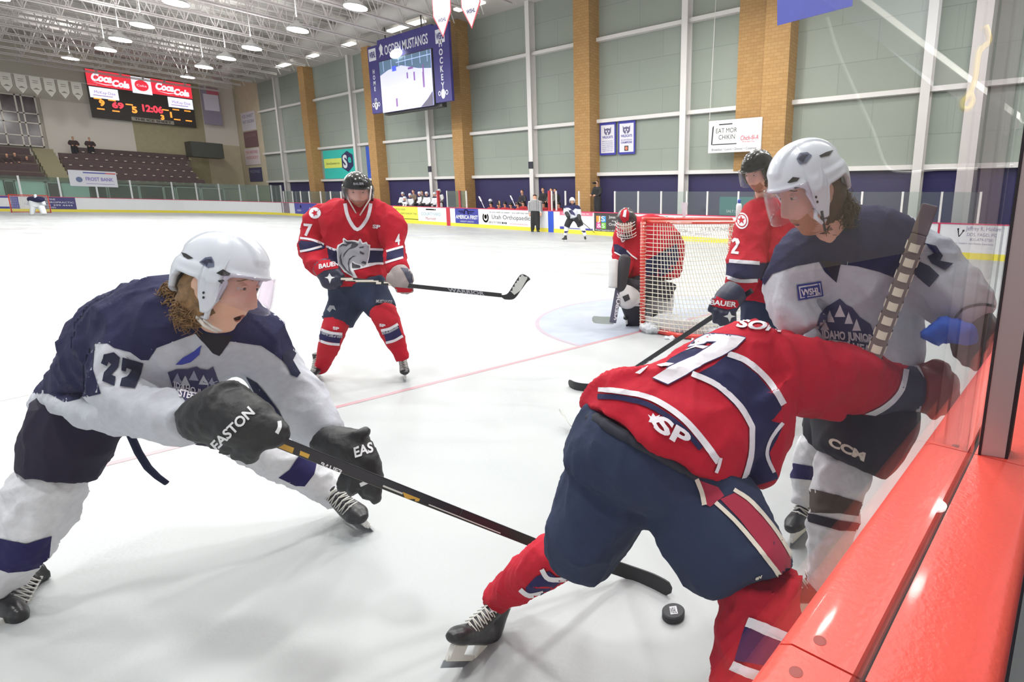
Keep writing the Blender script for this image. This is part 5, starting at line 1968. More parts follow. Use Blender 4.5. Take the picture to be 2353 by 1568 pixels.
for rings, bd in ((L((776, 735, Z - .06, 30, .09), (765, 765, Z - .10, 29, .09), (755, 800, Z - .07, 25, .08), (742, 835, Z - .02, 18, .055), (733, 852, Z, 16, .05)), [((735, 757), (785, 768), (780, 790), (729, 780)), (734, 756, 786, 768), (729, 781, 780, 792)]),
                  (L((878, 712, Z - .08, 32, .09), (893, 745, Z - .12, 30, .09), (908, 785, Z - .08, 24, .07), (922, 815, Z - .04, 17, .055), (926, 828, Z - .03, 15, .05)), [((880, 762), (915, 748), (924, 772), (888, 786)), (876, 760, 914, 745), (887, 788, 925, 772)])):
    so_ = skin('sock', [rings], f_sockr, B, vox=.012, smooth=3, fold=(.004, 12))
    ts = bvh(so_)
    patch('stripe', so_, list(bd[0]), f_sockn, ts, .003, fill=so_)
    for a in bd[1:]:
        stripe('stripe', so_, [(a[0], a[1]), ((a[0] + a[2]) / 2, (a[1] + a[3]) / 2 + 3), (a[2], a[3])], 6, f_stripe, ts, .004)
    a = bd[1]
    stripe('stripe', so_, [(a[0] + 2, a[1] + 6), ((a[0] + a[2]) / 2, (a[1] + a[3]) / 2 + 9), (a[2], a[3] + 6)], 7, M('sock_grey', (150, 150, 160), .8), ts, .003)
    word('maker_mark', so_, 'SP', ((765, 757) if a[0] < 800 else (872, 750)), (14, 2), (0, -6), f_stripe, ts, .004, .04, 4)
make_skate(B, on_plane(722, 884, 2, 0), on_plane(736, 864, 2, 0), None, m_boot, s=.76)
make_skate(B, on_plane(934, 884, 2, 0), on_plane(928, 864, 2, 0), None, m_boot, s=.76)
HB = look(823, 440, 4.12, -.02, 1.0, .22, roll=.03, s=1.0)
hdB = make_head(B, HB, m_skin, m_hair, beard=True, sub=5)
heB = make_helmet(B, HB, m_helk)
make_visor(heB, HB, m_visor)
skin('neck', [L((824, 500, 4.22, 24, .07), (823, 470, 4.18, 20, .06), (823, 455, 4.16, 18, .055))], m_skin, B, vox=.01, smooth=3)
word('helmet_lettering', heB, 'BAUER', (812, 425), (24, 0), (0, -5), M('crest_silver', (158, 158, 168), .5), bvh(heB), .002, .03, 4)
mb = MB()
for a in ((795, 428, 800, 458, 822, 497), (853, 428, 850, 458, 826, 497)):
    mb.tube([at(a[0], a[1], 4.1), at(a[2], a[3], 4.05), at(a[4], a[5], 4.10)], .005, 6)
mb.build('chin_strap', m_strap, heB, True)
gB = skin('glove', [L((742, 612, Z - .22, 26, .07), (755, 625, Z - .24, 29, .075), (762, 640, Z - .25, 27, .06)), L((758, 630, Z - .25, 28, .05), (763, 650, Z - .26, 26, .05))] +
          fingers([[(748, 645, Z - .27), (752, 658, Z - .27)], [(758, 648, Z - .28), (761, 661, Z - .27)], [(768, 648, Z - .28), (771, 660, Z - .27)], [(778, 640, Z - .27), (782, 652, Z - .26)], [(775, 622, Z - .25), (786, 634, Z - .26)]], 6.5),
          M('glove_navy', (32, 34, 62), .5), B, vox=.008, smooth=3, rounds={i: (True, True) for i in range(1, 7)})
tg = bvh(gB)
patch('cuff', gB, [(712, 608), (740, 598), (776, 596), (782, 606), (776, 617), (745, 622), (728, 634)], f_red, tg, .002, 5)
word('glove_lettering', gB, 'BAUER', (733, 618), (44, -8), (0, -10), f_glovew, tg, .004, .03, 4)
patch('glove_star', gB, [(757, 628), (762, 636), (770, 638), (762, 641), (758, 652), (754, 641), (746, 638), (753, 636)], f_glovew, tg, .003, 4)
gB = skin('glove', [L((915, 620, Z - .22, 20, .06), (925, 635, Z - .24, 24, .065), (928, 650, Z - .25, 25, .06)), L((905, 640, Z - .25, 18, .05), (930, 652, Z - .26, 22, .05))] +
          fingers([[(912, 655, Z - .27), (915, 668, Z - .27)], [(922, 658, Z - .28), (925, 671, Z - .27)], [(932, 658, Z - .28), (935, 672, Z - .27)], [(942, 654, Z - .27), (945, 668, Z - .26)], [(900, 640, Z - .27), (912, 650, Z - .28)]], 6.5),
          M('glove_grey_palm', (150, 138, 138), .7), B, vox=.008, smooth=3, rounds={i: (True, True) for i in range(1, 7)})
tg = bvh(gB)
patch('glove_red', gB, [(908, 660), (948, 664), (948, 680), (910, 680)], f_red, tg, .002, 5)
patch('cuff', gB, [(920, 615), (945, 618), (952, 640), (945, 660), (934, 640), (928, 626)], M('glove_navy', (32, 34, 62), .5), tg, .002, 5)
a, b = at(770, 639, Z - .26), at(1152, 679, Z - .30)
root, sh, *_ = make_stick('hockey_stick', 'hockey stick with cream grip and taped blade raised by red number 47', [a, a + (b - a) * .5, b], .030, [m_carbon])
ts = bvh(sh)
patch('cream_grip', sh, [(776, 634), (876, 645), (876, 658), (776, 646)], M('grip_cream', (222, 212, 200), .6), ts, .0015, 6)
patch('cream_grip', sh, [(882, 646), (920, 650), (920, 662), (882, 658)], M('grip_cream', (222, 212, 200), .6), ts, .0015, 6)
word('lettering', sh, 'WARRIOR', (1030, 670), (84, 9), (-2, -8), M('crest_silver', (158, 158, 168), .5), ts, .0015, .03, 5)
P = [at(1145, 678, Z - .3), at(1165, 676, Z - .3), at(1180, 655, Z - .31), at(1193, 635, Z - .31), at(1202, 628, Z - .32)]
bl1 = make_blade(root, P, at(1190, 668, Z - .3) - at(1165, 650, Z - .3), (.055, .075), .008, m_carbon)
tb = bvh(bl1)
patch('blade_tape', bl1, [(1163, 660), (1190, 625), (1210, 622), (1212, 640), (1196, 668), (1182, 678)], m_tape, tb, .001, 5)
# ------------------------------------------------------------------ red player bent over at the boards (back view)
C_ = person(1500, 1500, 'ice hockey player in red and navy jersey bent over at the boards, seen from behind', base=at(1500, 1500, 1.5))
tor = L((1505, 1030, 1.34, 196, .19, (.86, .51)), (1545, 975, 1.36, 196, .19, (.80, .60)), (1612, 946, 1.42, 160, .18, (.76, .65)), (1684, 906, 1.50, 150, .17, (.66, .75)), (1765, 850, 1.58, 122, .17, (.4, .92)), (1800, 830, 1.62, 80, .12, (.3, .95)))
arm = L((1760, 860, 1.56, 96, .13), (1850, 862, 1.60, 92, .12), (1930, 876, 1.66, 82, .105), (2010, 886, 1.72, 66, .085), (2075, 892, 1.76, 56, .07), (2106, 895, 1.78, 52, .065))
slv = L((1720, 930, 1.48, 120, .14), (1760, 985, 1.47, 66, .10), (1745, 1050, 1.44, 52, .07), (1725, 1105, 1.43, 34, .04))
flap = L((1860, 880, 1.6, 60, .08), (1900, 930, 1.62, 42, .06), (1930, 955, 1.65, 20, .05))
jC = skin('jersey', [tor, arm, slv, flap], f_red, C_, vox=.011, smooth=5, fold=(.011, 6.0), rounds={0: (False, True)}, seed=11)
tC = bvh(jC)
patch('back_panel', jC, [(1596, 862), (1640, 840), (1668, 818), (1690, 822), (1740, 862), (1800, 935), (1778, 962), (1745, 990), (1727, 980), (1700, 945), (1660, 905), (1620, 876)], f_navy, tC, .002, fill=jC)
stripe('panel_edge', jC, [(1672, 814), (1713, 830), (1750, 860), (1777, 892), (1800, 930)], 14, f_stripe, tC, .004)
stripe('panel_edge', jC, [(1590, 860), (1650, 888), (1700, 935), (1727, 982)], 13, f_stripe, tC, .004)
stripe('panel_edge', jC, [(1727, 980), (1724, 1050), (1702, 1122)], 13, f_stripe, tC, .004)
patch('side_panel', jC, [(1730, 985), (1762, 965), (1800, 975), (1785, 1010), (1768, 1040), (1775, 1070), (1790, 1100), (1740, 1115), (1706, 1122), (1722, 1060)], f_navy, tC, .002, fill=jC)
stripe('panel_edge', jC, [(1798, 972), (1770, 1010), (1762, 1045), (1778, 1085)], 8, f_stripe, tC, .004)
stripe('hem_band', jC, [(1374, 912), (1420, 914), (1480, 928), (1525, 952), (1570, 987), (1610, 1032)], 12, f_navy, tC, .003)
stripe('hem_edge', jC, [(1376, 896), (1420, 900), (1482, 912), (1527, 933), (1572, 966), (1610, 1008), (1650, 1062)], [10, 16], f_stripe, tC, .004)
stripe('hem_edge', jC, [(1654, 1052), (1650, 1070), (1644, 1086)], 8, f_stripe, tC, .005)
word('maker_mark', jC, 'SP', (1500, 985), (74, 46), (16, -30), f_stripe, tC, .006, .035, 5)
patch('leaf_mark', jC, [(1488, 955), (1496, 960), (1500, 952), (1506, 960), (1516, 956), (1512, 966), (1520, 972), (1508, 974), (1504, 984), (1498, 974), (1490, 972), (1494, 964)], f_stripe, tC, .006, 5)
mo = M('number_edge', (40, 36, 92), .8)
seven = [(1637, 769), (1666, 771), (1695, 774), (1713, 778), (1691, 799), (1657, 820), (1616, 838), (1577, 862), (1534, 885), (1499, 870), (1531, 849), (1559, 836), (1595, 820), (1620, 804), (1647, 787), (1625, 787), (1618, 792), (1581, 799), (1600, 782), (1622, 771)]
patch('number', jC, seven, f_stripe, tC, .005, 5)
for a_, b_ in zip(seven, seven[1:] + seven[:1]):
    if a_[0] != 1499:
        stripe('number_border', jC, [a_, b_], 4, mo, tC, .0045, 5)
patch('number_fill', jC, [(1566, 811), (1591, 801), (1615, 804), (1607, 813), (1581, 829), (1552, 839), (1529, 836), (1541, 825)], f_navy, tC, .004, 5)  # navy fill of the second digit
patch('number', jC, [(1575, 807), (1599, 796), (1629, 797), (1615, 804), (1599, 800), (1581, 806)], f_stripe, tC, .0055, 4)
patch('number', jC, [(1509, 841), (1531, 836), (1549, 838), (1536, 844), (1516, 844)], f_stripe, tC, .0055, 4)
patch('number', jC, [(1459, 859), (1474, 849), (1490, 843), (1470, 862)], f_stripe, tC, .0055, 4)
word('name_lettering', jC, 'SON', (1690, 752), (104, 12), (12, -17), f_stripe, tC, .005, .04, 4)
patch('sleeve_band', jC, [(1960, 965), (2030, 935), (2075, 890), (2086, 832), (2122, 850), (2140, 900), (2120, 960), (2060, 1000), (1985, 985)], M('sleeve_slate', (52, 52, 72), .85), tC, .003, fill=jC)  # sleeve band in a greyer navy than the other bands
stripe('band_edge', jC, [(1958, 968), (2025, 940), (2068, 900), (2082, 850)], 13, f_stripe, tC, .005)
# trousers
pC = skin('trousers', [L((1495, 1020, 1.36, 168, .18, (.86, .51)), (1470, 1075, 1.35, 178, .20, (.88, .47)), (1475, 1135, 1.35, 190, .19, (.93, .36)), (1490, 1180, 1.37, 170, .15, (.96, .25))),
                       L((1420, 1095, 1.38, 112, .15), (1372, 1190, 1.42, 108, .15), (1345, 1255, 1.46, 86, .13), (1325, 1305, 1.48, 64, .11, (.93, .36))),
                       L((1560, 1110, 1.37, 120, .15), (1640, 1200, 1.31, 128, .15), (1700, 1290, 1.27, 118, .15), (1728, 1342, 1.26, 104, .14, (.94, -.33)))],
          f_pantb, C_, vox=.012, smooth=5, fold=(.010, 6), seed=4)
tp = bvh(pC)
f_cream = fabric('stripe_cream', (222, 214, 200))
patch('side_stripe', pC, [(1655, 1148), (1700, 1128), (1750, 1180), (1795, 1240), (1830, 1292), (1806, 1316), (1796, 1326), (1750, 1260), (1700, 1195)], M('stripe_red', (160, 34, 62), .8), tp, .002)
stripe('stripe_edge', pC, [(1644, 1156), (1700, 1210), (1750, 1270), (1795, 1328)], 10, f_cream, tp, .004)
stripe('stripe_edge', pC, [(1686, 1126), (1730, 1158), (1785, 1225), (1824, 1290)], 9, f_cream, tp, .004)
stripe('stripe_edge', pC, [(1600, 1102), (1612, 1132), (1618, 1162)], 11, f_cream, tp, .004)
patch('side_stripe', pC, [(1606, 1104), (1650, 1120), (1664, 1140), (1632, 1166), (1620, 1160)], M('stripe_red', (160, 34, 62), .8), tp, .002)
word('maker_mark', pC, 'ev', (1736, 1333), (16, -7), (-2, -8), f_cream, tp, .003, .03, 4)
wb = skin('waistband', [L((1498, 1022, 1.35, 172, .185, (.86, .51)), (1486, 1046, 1.35, 176, .195, (.87, .49)))], M('waist_dark', (34, 36, 50), .8), C_, vox=.012, smooth=3)
s1 = skin('sock', [L((1330, 1250, 1.50, 58, .09), (1275, 1280, 1.54, 60, .09), (1215, 1320, 1.63, 50, .08), (1168, 1356, 1.72, 38, .06), (1146, 1374, 1.77, 34, .055))], f_sockr, C_, vox=.009, smooth=4, fold=(.006, 12), seed=2)
ts = bvh(s1)
patch('stripe', s1, [(1208, 1350), (1232, 1325), (1262, 1312), (1290, 1336), (1262, 1358), (1228, 1374), (1212, 1366)], f_sockn, ts, .003)
stripe('stripe', s1, [(1246, 1308), (1262, 1330), (1306, 1330)], 11, f_stripe, ts, .004)
stripe('stripe', s1, [(1196, 1354), (1216, 1368), (1248, 1362)], 11, f_stripe, ts, .004)
s2 = skin('sock', [L((1745, 1320, 1.28, 96, .12), (1748, 1390, 1.27, 92, .12), (1735, 1470, 1.25, 92, .12), (1712, 1560, 1.24, 82, .10), (1690, 1640, 1.24, 66, .08), (1675, 1720, 1.26, 56, .07), (1668, 1780, 1.28, 52, .065))], f_sockr, C_, vox=.010, smooth=4, fold=(.008, 12), seed=6)
ts = bvh(s2)
patch('stripe', s2, [(1712, 1438), (1790, 1450), (1850, 1470), (1850, 1540), (1760, 1530), (1688, 1518)], f_sockn, ts, .003, fill=s2)
stripe('stripe', s2, [(1716, 1428), (1760, 1446), (1830, 1476)], 24, f_stripe, ts, .005)
stripe('stripe', s2, [(1682, 1528), (1730, 1548), (1790, 1562)], 22, f_stripe, ts, .005)
Vb, Rb, Ub = basis(1110, 1400)
skb = skate_fit(C_, at(1090, 1424, 1.64), at(1156, 1370, 1.76), Ub * .7 - Rb * .45 - Vb * 1.1, m_boot, .80)
patch('boot_flash', skb, [(1150, 1362), (1152, 1385), (1182, 1398), (1150, 1400), (1122, 1412), (1142, 1390)], f_stripe, bvh(skb), .003, 5)
make_skate(C_, on_plane(1560, 1700, 2, 0), on_plane(1700, 1760, 2, 0), at(1668, 1780, 1.28), m_boot)
tb_ = skin('glove', [L((2098, 892, 1.76, 52, .07), (2130, 892, 1.78, 60, .08), (2165, 895, 1.80, 52, .07)), L((2140, 870, 1.76, 44, .06), (2180, 900, 1.76, 36, .05))] +
           fingers([[(2165, 858, 1.76), (2190, 870, 1.74), (2195, 890, 1.76)], [(2175, 880, 1.75), (2195, 905, 1.74), (2188, 925, 1.77)], [(2165, 905, 1.75), (2180, 930, 1.74), (2170, 945, 1.77)], [(2145, 920, 1.75), (2155, 945, 1.745), (2145, 955, 1.77)],
                    [(2125, 850, 1.76), (2150, 836, 1.75), (2172, 845, 1.74)]], 13),
           M('glove_redbrown', (138, 54, 52), .55, bump=.002, bscale=60), C_, vox=.008, smooth=3, rounds={i: (True, True) for i in range(2, 7)})
tg = bvh(tb_)
stripe('cuff_edge', tb_, [(2104, 838), (2120, 868), (2122, 905), (2108, 950)], 9, f_stripe, tg, .003)
HC = Frame(at(1875, 880, 1.86), RX * .5 + FW * .5 - UP * .75, UP * .6 + FW * .5, .92)
hd = make_head(C_, HC, m_skin, m_hair, sub=4)
make_helmet(hd, HC, m_helk)
# the stick whose taped blade shows left of the hem
hb = on_plane(1328, 998, 2, 0.0)
r0, sh, *_ = make_stick('hockey_stick', 'hockey stick with pale taped blade showing left of the bent red player', [at(1560, 1010, 1.75), at(1345, 1004, 3.0), at(1331, 1000, 3.3)], .030, [m_carbon])
make_blade(r0, [at(1333, 1000, 3.3), at(1318, 985, 3.35), at(1304, 968, 3.4), at(1297, 955, 3.42)], at(1310, 962, 3.35) - at(1318, 972, 3.35), (.055, .06), .008, m_tape)

# ------------------------------------------------------------------ white player at the glass
D_ = person(1920, 1430, 'ice hockey player in white and navy jersey and white helmet, behind the glass', base=at(1930, 1400, 1.85))
tor = L((1985, 900, 1.90, 130, .16, (1, .05)), (1975, 820, 1.90, 140, .17, (1, .05)), (1960, 720, 1.88, 158, .17, (1, .05)), (1940, 640, 1.84, 158, .17, (1, .02)), (1925, 570, 1.80, 140, .15, (1, 0)), (1920, 525, 1.76, 90, .12, (1, 0)))
sh1 = L((1880, 610, 1.80, 92, .13), (1828, 640, 1.76, 74, .11), (1815, 700, 1.74, 58, .09), (1850, 760, 1.72, 50, .08))
sh2 = L((1960, 560, 1.78, 96, .13), (2040, 575, 1.76, 96, .13), (2120, 625, 1.72, 88, .11), (2190, 680, 1.68, 78, .10), (2235, 735, 1.66, 60, .08))
jD = skin('jersey', [tor, sh1, sh2], f_white, D_, vox=.011, smooth=5, fold=(.010, 6.0), rounds={1: (True, False), 2: (True, False)}, seed=21)
tD = bvh(jD)
patch('yoke', jD, [(1700, 560), (1800, 480), (1960, 440), (2090, 490), (2118, 530), (2100, 560), (2095, 610), (2060, 640), (2020, 625), (1970, 612), (1932, 608), (1920, 648), (1895, 625), (1882, 602), (1830, 612), (1775, 630), (1757, 655), (1720, 660)], f_navy, tD, .002, fill=jD)
patch('collar', jD, [(1885, 598), (1932, 604), (1922, 650)], M('collar_dark', (30, 24, 40), .9), tD, .004)
patch('sleeve_number', jD, [(2125, 560), (2150, 566), (2166, 588), (2160, 600), (2190, 606), (2172, 622), (2140, 606), (2130, 590), (2146, 582)], f_num, tD, .004)
patch('sleeve_number', jD, [(2078, 610), (2100, 596), (2135, 612), (2158, 634), (2136, 660), (2112, 640)], f_num, tD, .004)
patch('league_patch', jD, [(1830, 655), (1886, 646), (1892, 680), (1834, 692)], M('patch_blue', (46, 56, 140), .7), tD, .004)
patch('patch_field', jD, [(1834, 659), (1883, 650), (1887, 677), (1838, 687)], f_stripe, tD, .0055)
patch('patch_field', jD, [(1837, 662), (1881, 653), (1885, 675), (1841, 684)], M('patch_blue', (46, 56, 140), .7), tD, .007)
word('patch_lettering', jD, 'WSHL', (1841, 681), (41, -8), (-1, -15), f_stripe, tD, .009, .03, 4)
mcrest = M('crest_navy', (52, 50, 92), .8)
patch('crest', jD, [(1876, 750), (1884, 722), (1900, 704), (1918, 694), (1930, 686), (1944, 700), (1958, 706), (1975, 728), (2000, 745), (2010, 770), (1960, 790), (1920, 780), (1890, 772)], mcrest, tD, .004)
for x, y, s_ in ((1896, 742, 10), (1908, 724, 10), (1930, 712, 12), (1950, 728, 10), (1968, 744, 10)):
    patch('crest_tree', jD, [(x - s_, y + 16), (x, y - 12), (x + s_, y + 16)], f_stripe, tD, .0055, 5)
word('crest_lettering', jD, 'IDAHO JUNIOR', (1892, 775), (115, 12), (-2, -18), f_stripe, tD, .0085, .04, 5)
patch('crest_base', jD, [(1896, 778), (2010, 790), (2004, 828), (1912, 806)], mcrest, tD, .005)
word('crest_lettering', jD, 'STEELHEADS', (1906, 798), (120, 20), (-2, -19), f_stripe, tD, .0085, .04, 5)
pD = skin('trousers', [L((1990, 880, 1.92, 120, .16, (1, .1)), (1985, 960, 1.88, 128, .16, (.97, .22)), (1962, 1030, 1.80, 104, .15, (.93, .36)), (1950, 1062, 1.78, 88, .13, (.92, .38))), L((1930, 940, 1.98, 80, .12), (1880, 1000, 2.05, 45, .10))], M('trousers_black', (30, 30, 40), .8, bump=.004, bscale=20), D_, vox=.012, smooth=4, fold=(.006, 6))
word('lettering', pD, 'CCM', (1903, 1022), (82, 38), (4, -17), f_cream, bvh(pD), .003, .05, 4)
kD = skin('sock', [L((1945, 1045, 1.80, 66, .09), (1932, 1100, 1.78, 62, .09), (1920, 1160, 1.78, 60, .085), (1908, 1230, 1.80, 56, .08), (1895, 1300, 1.82, 42, .06), (1886, 1345, 1.84, 36, .05))], f_sockw, D_, vox=.010, smooth=4, fold=(.008, 14), seed=9)
ts = bvh(kD)
patch('stripe', kD, [(1830, 1128), (1868, 1124), (1930, 1140), (2000, 1160), (2000, 1190), (1930, 1180), (1862, 1178), (1830, 1180)], M('sock_olive', (76, 66, 58), .85), ts, .003, fill=kD)
patch('stripe', kD, [(1830, 1180), (1862, 1180), (1930, 1196), (2000, 1206), (2000, 1222), (1930, 1220), (1860, 1200)], M('sock_black', (32, 30, 40), .85), ts, .003, fill=kD)
make_skate(D_, on_plane(1850, 1440, 2, 0), on_plane(1960, 1440, 2, 0), at(1884, 1350, 1.84), M('boot_brown', (112, 48, 40), .4))
k2 = skin('sock', [L((1900, 1000, 2.12, 46, .08), (1868, 1040, 2.2, 42, .075), (1852, 1090, 2.25, 34, .06), (1850, 1150, 2.30, 28, .05))], f_sockw, D_, vox=.010, smooth=3, fold=(.006, 14))
patch('stripe', k2, [(1810, 1062), (1880, 1075), (1880, 1105), (1810, 1098)], f_sockn, bvh(k2), .003, fill=k2)
make_skate(D_, on_plane(1840, 1236, 2, 0), on_plane(1872, 1205, 2, 0), None, m_boot, s=.95)
HD = look(1862, 442, 1.60, -.80, .52, .36, roll=-.05, s=1.05, k=.92)
hdD = make_head(D_, HD, M('skin_flushed', (206, 158, 142), .5, var=.08, vscale=30, sss=.15), m_hairb, mouth_open=.5, beard=True)
heD = make_helmet(D_, HD, m_helw)
make_visor(heD, HD, m_visor)
skin('neck', [L((1912, 590, 1.74, 50, .07), (1908, 530, 1.69, 42, .06), (1898, 490, 1.65, 40, .05))], M('skin_flushed', (198, 142, 122), .5), D_, vox=.01, smooth=3)
roots = []
for px, py in ((1905, 445), (1920, 450), (1935, 460), (1945, 480), (1915, 470), (1905, 490), (1925, 490), (1940, 500), (1900, 510), (1950, 470), (1930, 440), (1912, 500)):
    roots.append((at(px, py, 1.64), RX * .45 - UP * .25 + FW * .1))
hair_cap(D_, HD, m_hairb)
hair_curls(D_, 'hair_curls', roots, m_hairb, 620, .030, .0034, 5, pull=Vector((0, 0, -.3)), curl=.018)
tH = bvh(heD)
for pts in ([(1882, 358), (1898, 350), (1915, 345), (1905, 358), (1886, 362)], [(1809, 420), (1822, 407), (1838, 409), (1832, 417), (1814, 421)], [(1812, 438), (1828, 430), (1840, 431), (1832, 438), (1816, 442)]):
    patch('vent', heD, pts, m_vent, tH, .002, 4)
for px, py in ((1764, 449), (1778, 454), (1875, 453), (1878, 464)):
    patch('screw', heD, [(px + 2.8 * math.cos(i * .8), py + 3.4 * math.sin(i * .8)) for i in range(8)], m_vent, tH, .002, 4)
patch('decal', heD, [(1830, 366), (1838, 352), (1855, 350), (1866, 358), (1852, 376), (1838, 378)], M('decal_slate', (96, 104, 130), .4), tH, .002, 4)
patch('decal_mark', heD, [(1834, 366), (1842, 355), (1858, 356), (1850, 364), (1846, 374)], M('decal_navy', (36, 40, 70), .4), tH, .003, 4)
mb = MB()
mb.tube([at(1875, 480, 1.53), at(1874, 500, 1.52), at(1888, 512, 1.53), at(1898, 505, 1.54)], [.006, .0065, .006, .004], 8)
mb.build('ear_loop', m_helw, heD, True)
mb = MB().tube([at(1888, 485, 1.52), at(1892, 512, 1.53), at(1896, 530, 1.55)], .004, 6)
mb.build('chin_strap', M('strap_dark', (50, 44, 50), .6), heD, True)
gD = skin('glove', [L((2225, 720, 1.66, 46, .07), (2245, 765, 1.65, 58, .08), (2245, 810, 1.65, 50, .07))] +
          fingers([[(2210, 760, 1.62), (2196, 785, 1.61), (2200, 812, 1.63)], [(2225, 785, 1.61), (2215, 812, 1.60), (2220, 832, 1.63)], [(2245, 795, 1.61), (2240, 825, 1.60), (2242, 842, 1.63)], [(2268, 790, 1.61), (2266, 820, 1.60), (2262, 836, 1.63)], [(2205, 735, 1.63), (2190, 755, 1.62), (2188, 775, 1.62)]], 14),
          M('glove_brown', (62, 50, 48), .6, bump=.002, bscale=60), D_, vox=.008, smooth=3, rounds={i: (True, True) for i in range(1, 6)})
bc = skin('blue_cuff', [L((2128, 770, 1.60, 14, .03), (2165, 762, 1.58, 22, .04), (2200, 765, 1.57, 24, .04), (2220, 770, 1.58, 17, .03))], M('cuff_blue', (24, 84, 196), .7), D_, vox=.008, smooth=2, fold=(.010, 16), rounds={0: (True, True)})
stripe('cuff_edge', gD, [(2190, 745), (2210, 712), (2255, 700), (2290, 706)], 6, M('cuff_edge', (60, 60, 66), .6), bvh(gD, jD), .004)
# his stick with spiral tape
a, b = at(2002, 836, 1.64), at(2112, 540, 1.58)
c = b + (b - a) * .22
rD, sh, s_, d_, t_ = make_stick('hockey_stick', 'hockey stick with white spiral tape held upright behind the glass', [a, b, c], .044, [M('stick_dark', (118, 102, 98), .4)])
for k in range(9):
    u = k / 9
    p0 = a + (b - a) * u
    mb = MB()
    n_ = 18
    vs = []
    for side_ in (0, 1):
        for i in range(n_ + 1):
            q = 2 * math.pi * i / n_
            pp = p0 + t_ * (.024 * side_ + .010 * math.sin(q)) * 1.0 + (s_ * math.cos(q) * .0255 + d_ * math.sin(q) * .019)
            vs.append(pp)
    fs = [(i, i + 1, n_ + 2 + i, n_ + 1 + i) for i in range(n_)]
    mb.add(vs, fs).build('tape_wrap', M('tape_cream', (232, 222, 204), .8), rD, True)

# ------------------------------------------------------------------ red player behind, number ending in 2
E_ = person(1740, 790, 'ice hockey player in red jersey and black helmet looking down beside the goal', base=at(1745, 820, 3.62))
Z = 3.6
jE = skin('jersey', [L((1770, 700, Z, 86, .17), (1775, 650, Z, 88, .17), (1778, 590, Z, 92, .17), (1775, 530, Z, 88, .15), (1770, 490, Z, 66, .13), (1762, 468, Z, 38, .09)),
                     L((1810, 505, Z, 44, .12), (1850, 560, Z - .02, 40, .11), (1858, 620, Z - .08, 36, .10), (1840, 670, Z - .2, 30, .08)),
                     L((1745, 500, Z - .05, 46, .12), (1722, 560, Z - .15, 42, .11), (1712, 620, Z - .25, 44, .11), (1704, 660, Z - .32, 36, .09))],
          f_red, E_, vox=.013, smooth=4, fold=(.010, 6), rounds={1: (True, True), 2: (True, False)}, seed=31)
skin('glove', [L((1840, 665, Z - .2, 30, .08), (1822, 700, Z - .24, 32, .08), (1808, 728, Z - .26, 26, .06))], M('glove_navy', (32, 34, 62), .5), E_, vox=.01, smooth=3, rounds={0: (True, True)})
tE = bvh(jE)
patch('sleeve_band', jE, [(1660, 604), (1690, 602), (1742, 606), (1790, 600), (1790, 640), (1740, 646), (1700, 640), (1662, 636)], f_navy, tE, .003, fill=jE)
stripe('band_edge', jE, [(1676, 600), (1710, 603), (1745, 605)], 8, f_stripe, tE, .005, 5)
stripe('band_edge', jE, [(1668, 636), (1700, 645), (1740, 645)], 8, f_stripe, tE, .005, 5)
patch('shoulder_disc', jE, [(1705 + 15 * math.cos(i * .35), 508 + 19 * math.sin(i * .35)) for i in range(18)], f_stripe, tE, .004, 4)
patch('disc_ring', jE, [(1705 + 12 * math.cos(i * .35), 508 + 15.5 * math.sin(i * .35)) for i in range(18)], f_red, tE, .005, 4)
patch('disc_field', jE, [(1705 + 10 * math.cos(i * .35), 508 + 13 * math.sin(i * .35)) for i in range(18)], f_stripe, tE, .006, 4)
patch('disc_star', jE, [(1704 + (9 if i % 2 else 4) * math.cos(i * .628 + .3), 507 + (11 if i % 2 else 4) * math.sin(i * .628 + .3)) for i in range(10)], f_red, tE, .008, 4)
patch('number', jE, [(1682, 552), (1688, 547), (1697, 549), (1700, 558), (1694, 570), (1688, 578), (1698, 579), (1697, 585), (1680, 583), (1682, 576), (1692, 562), (1690, 554), (1684, 558)], f_stripe, tE, .004, 4)
skin('trousers', [L((1775, 680, Z, 74, .16), (1765, 740, Z, 66, .15), (1755, 800, Z - .02, 52, .13)), L((1800, 690, Z + .05, 60, .15), (1815, 750, Z + .05, 52, .13), (1825, 800, Z + .05, 46, .12))], f_pantb, E_, vox=.014, smooth=3, fold=(.006, 7))
for dx in (0, 80):
    skin('sock', [L((1750 + dx, 790, Z, 34, .09), (1745 + dx, 850, Z, 30, .08), (1740 + dx, 900, Z, 22, .055))], f_sockr, E_, vox=.013, smooth=3)
    P = on_plane(1738 + dx, 925, 2, 0)
    make_skate(E_, P + Vector((-.16, 0, 0)), P + Vector((.1, 0, 0)), at(1742 + dx, 905, Z), m_boot)
HE = look(1744, 398, 3.50, -.62, .72, .30, roll=-.06, s=1.0)
make_head(E_, HE, m_skin, m_hairb, beard=True)
hair_cap(E_, HE, m_hairb)
heE = make_helmet(E_, HE, m_helk)
make_visor(heE, HE, m_visor)
skin('neck', [L((1764, 484, 3.62, 22, .06), (1757, 455, 3.58, 19, .055), (1750, 435, 3.54, 18, .05))], m_skin, E_, vox=.01, smooth=3)
mb = MB()
mb.box((0, 0, 0), (0, 0, 0)) if False else None
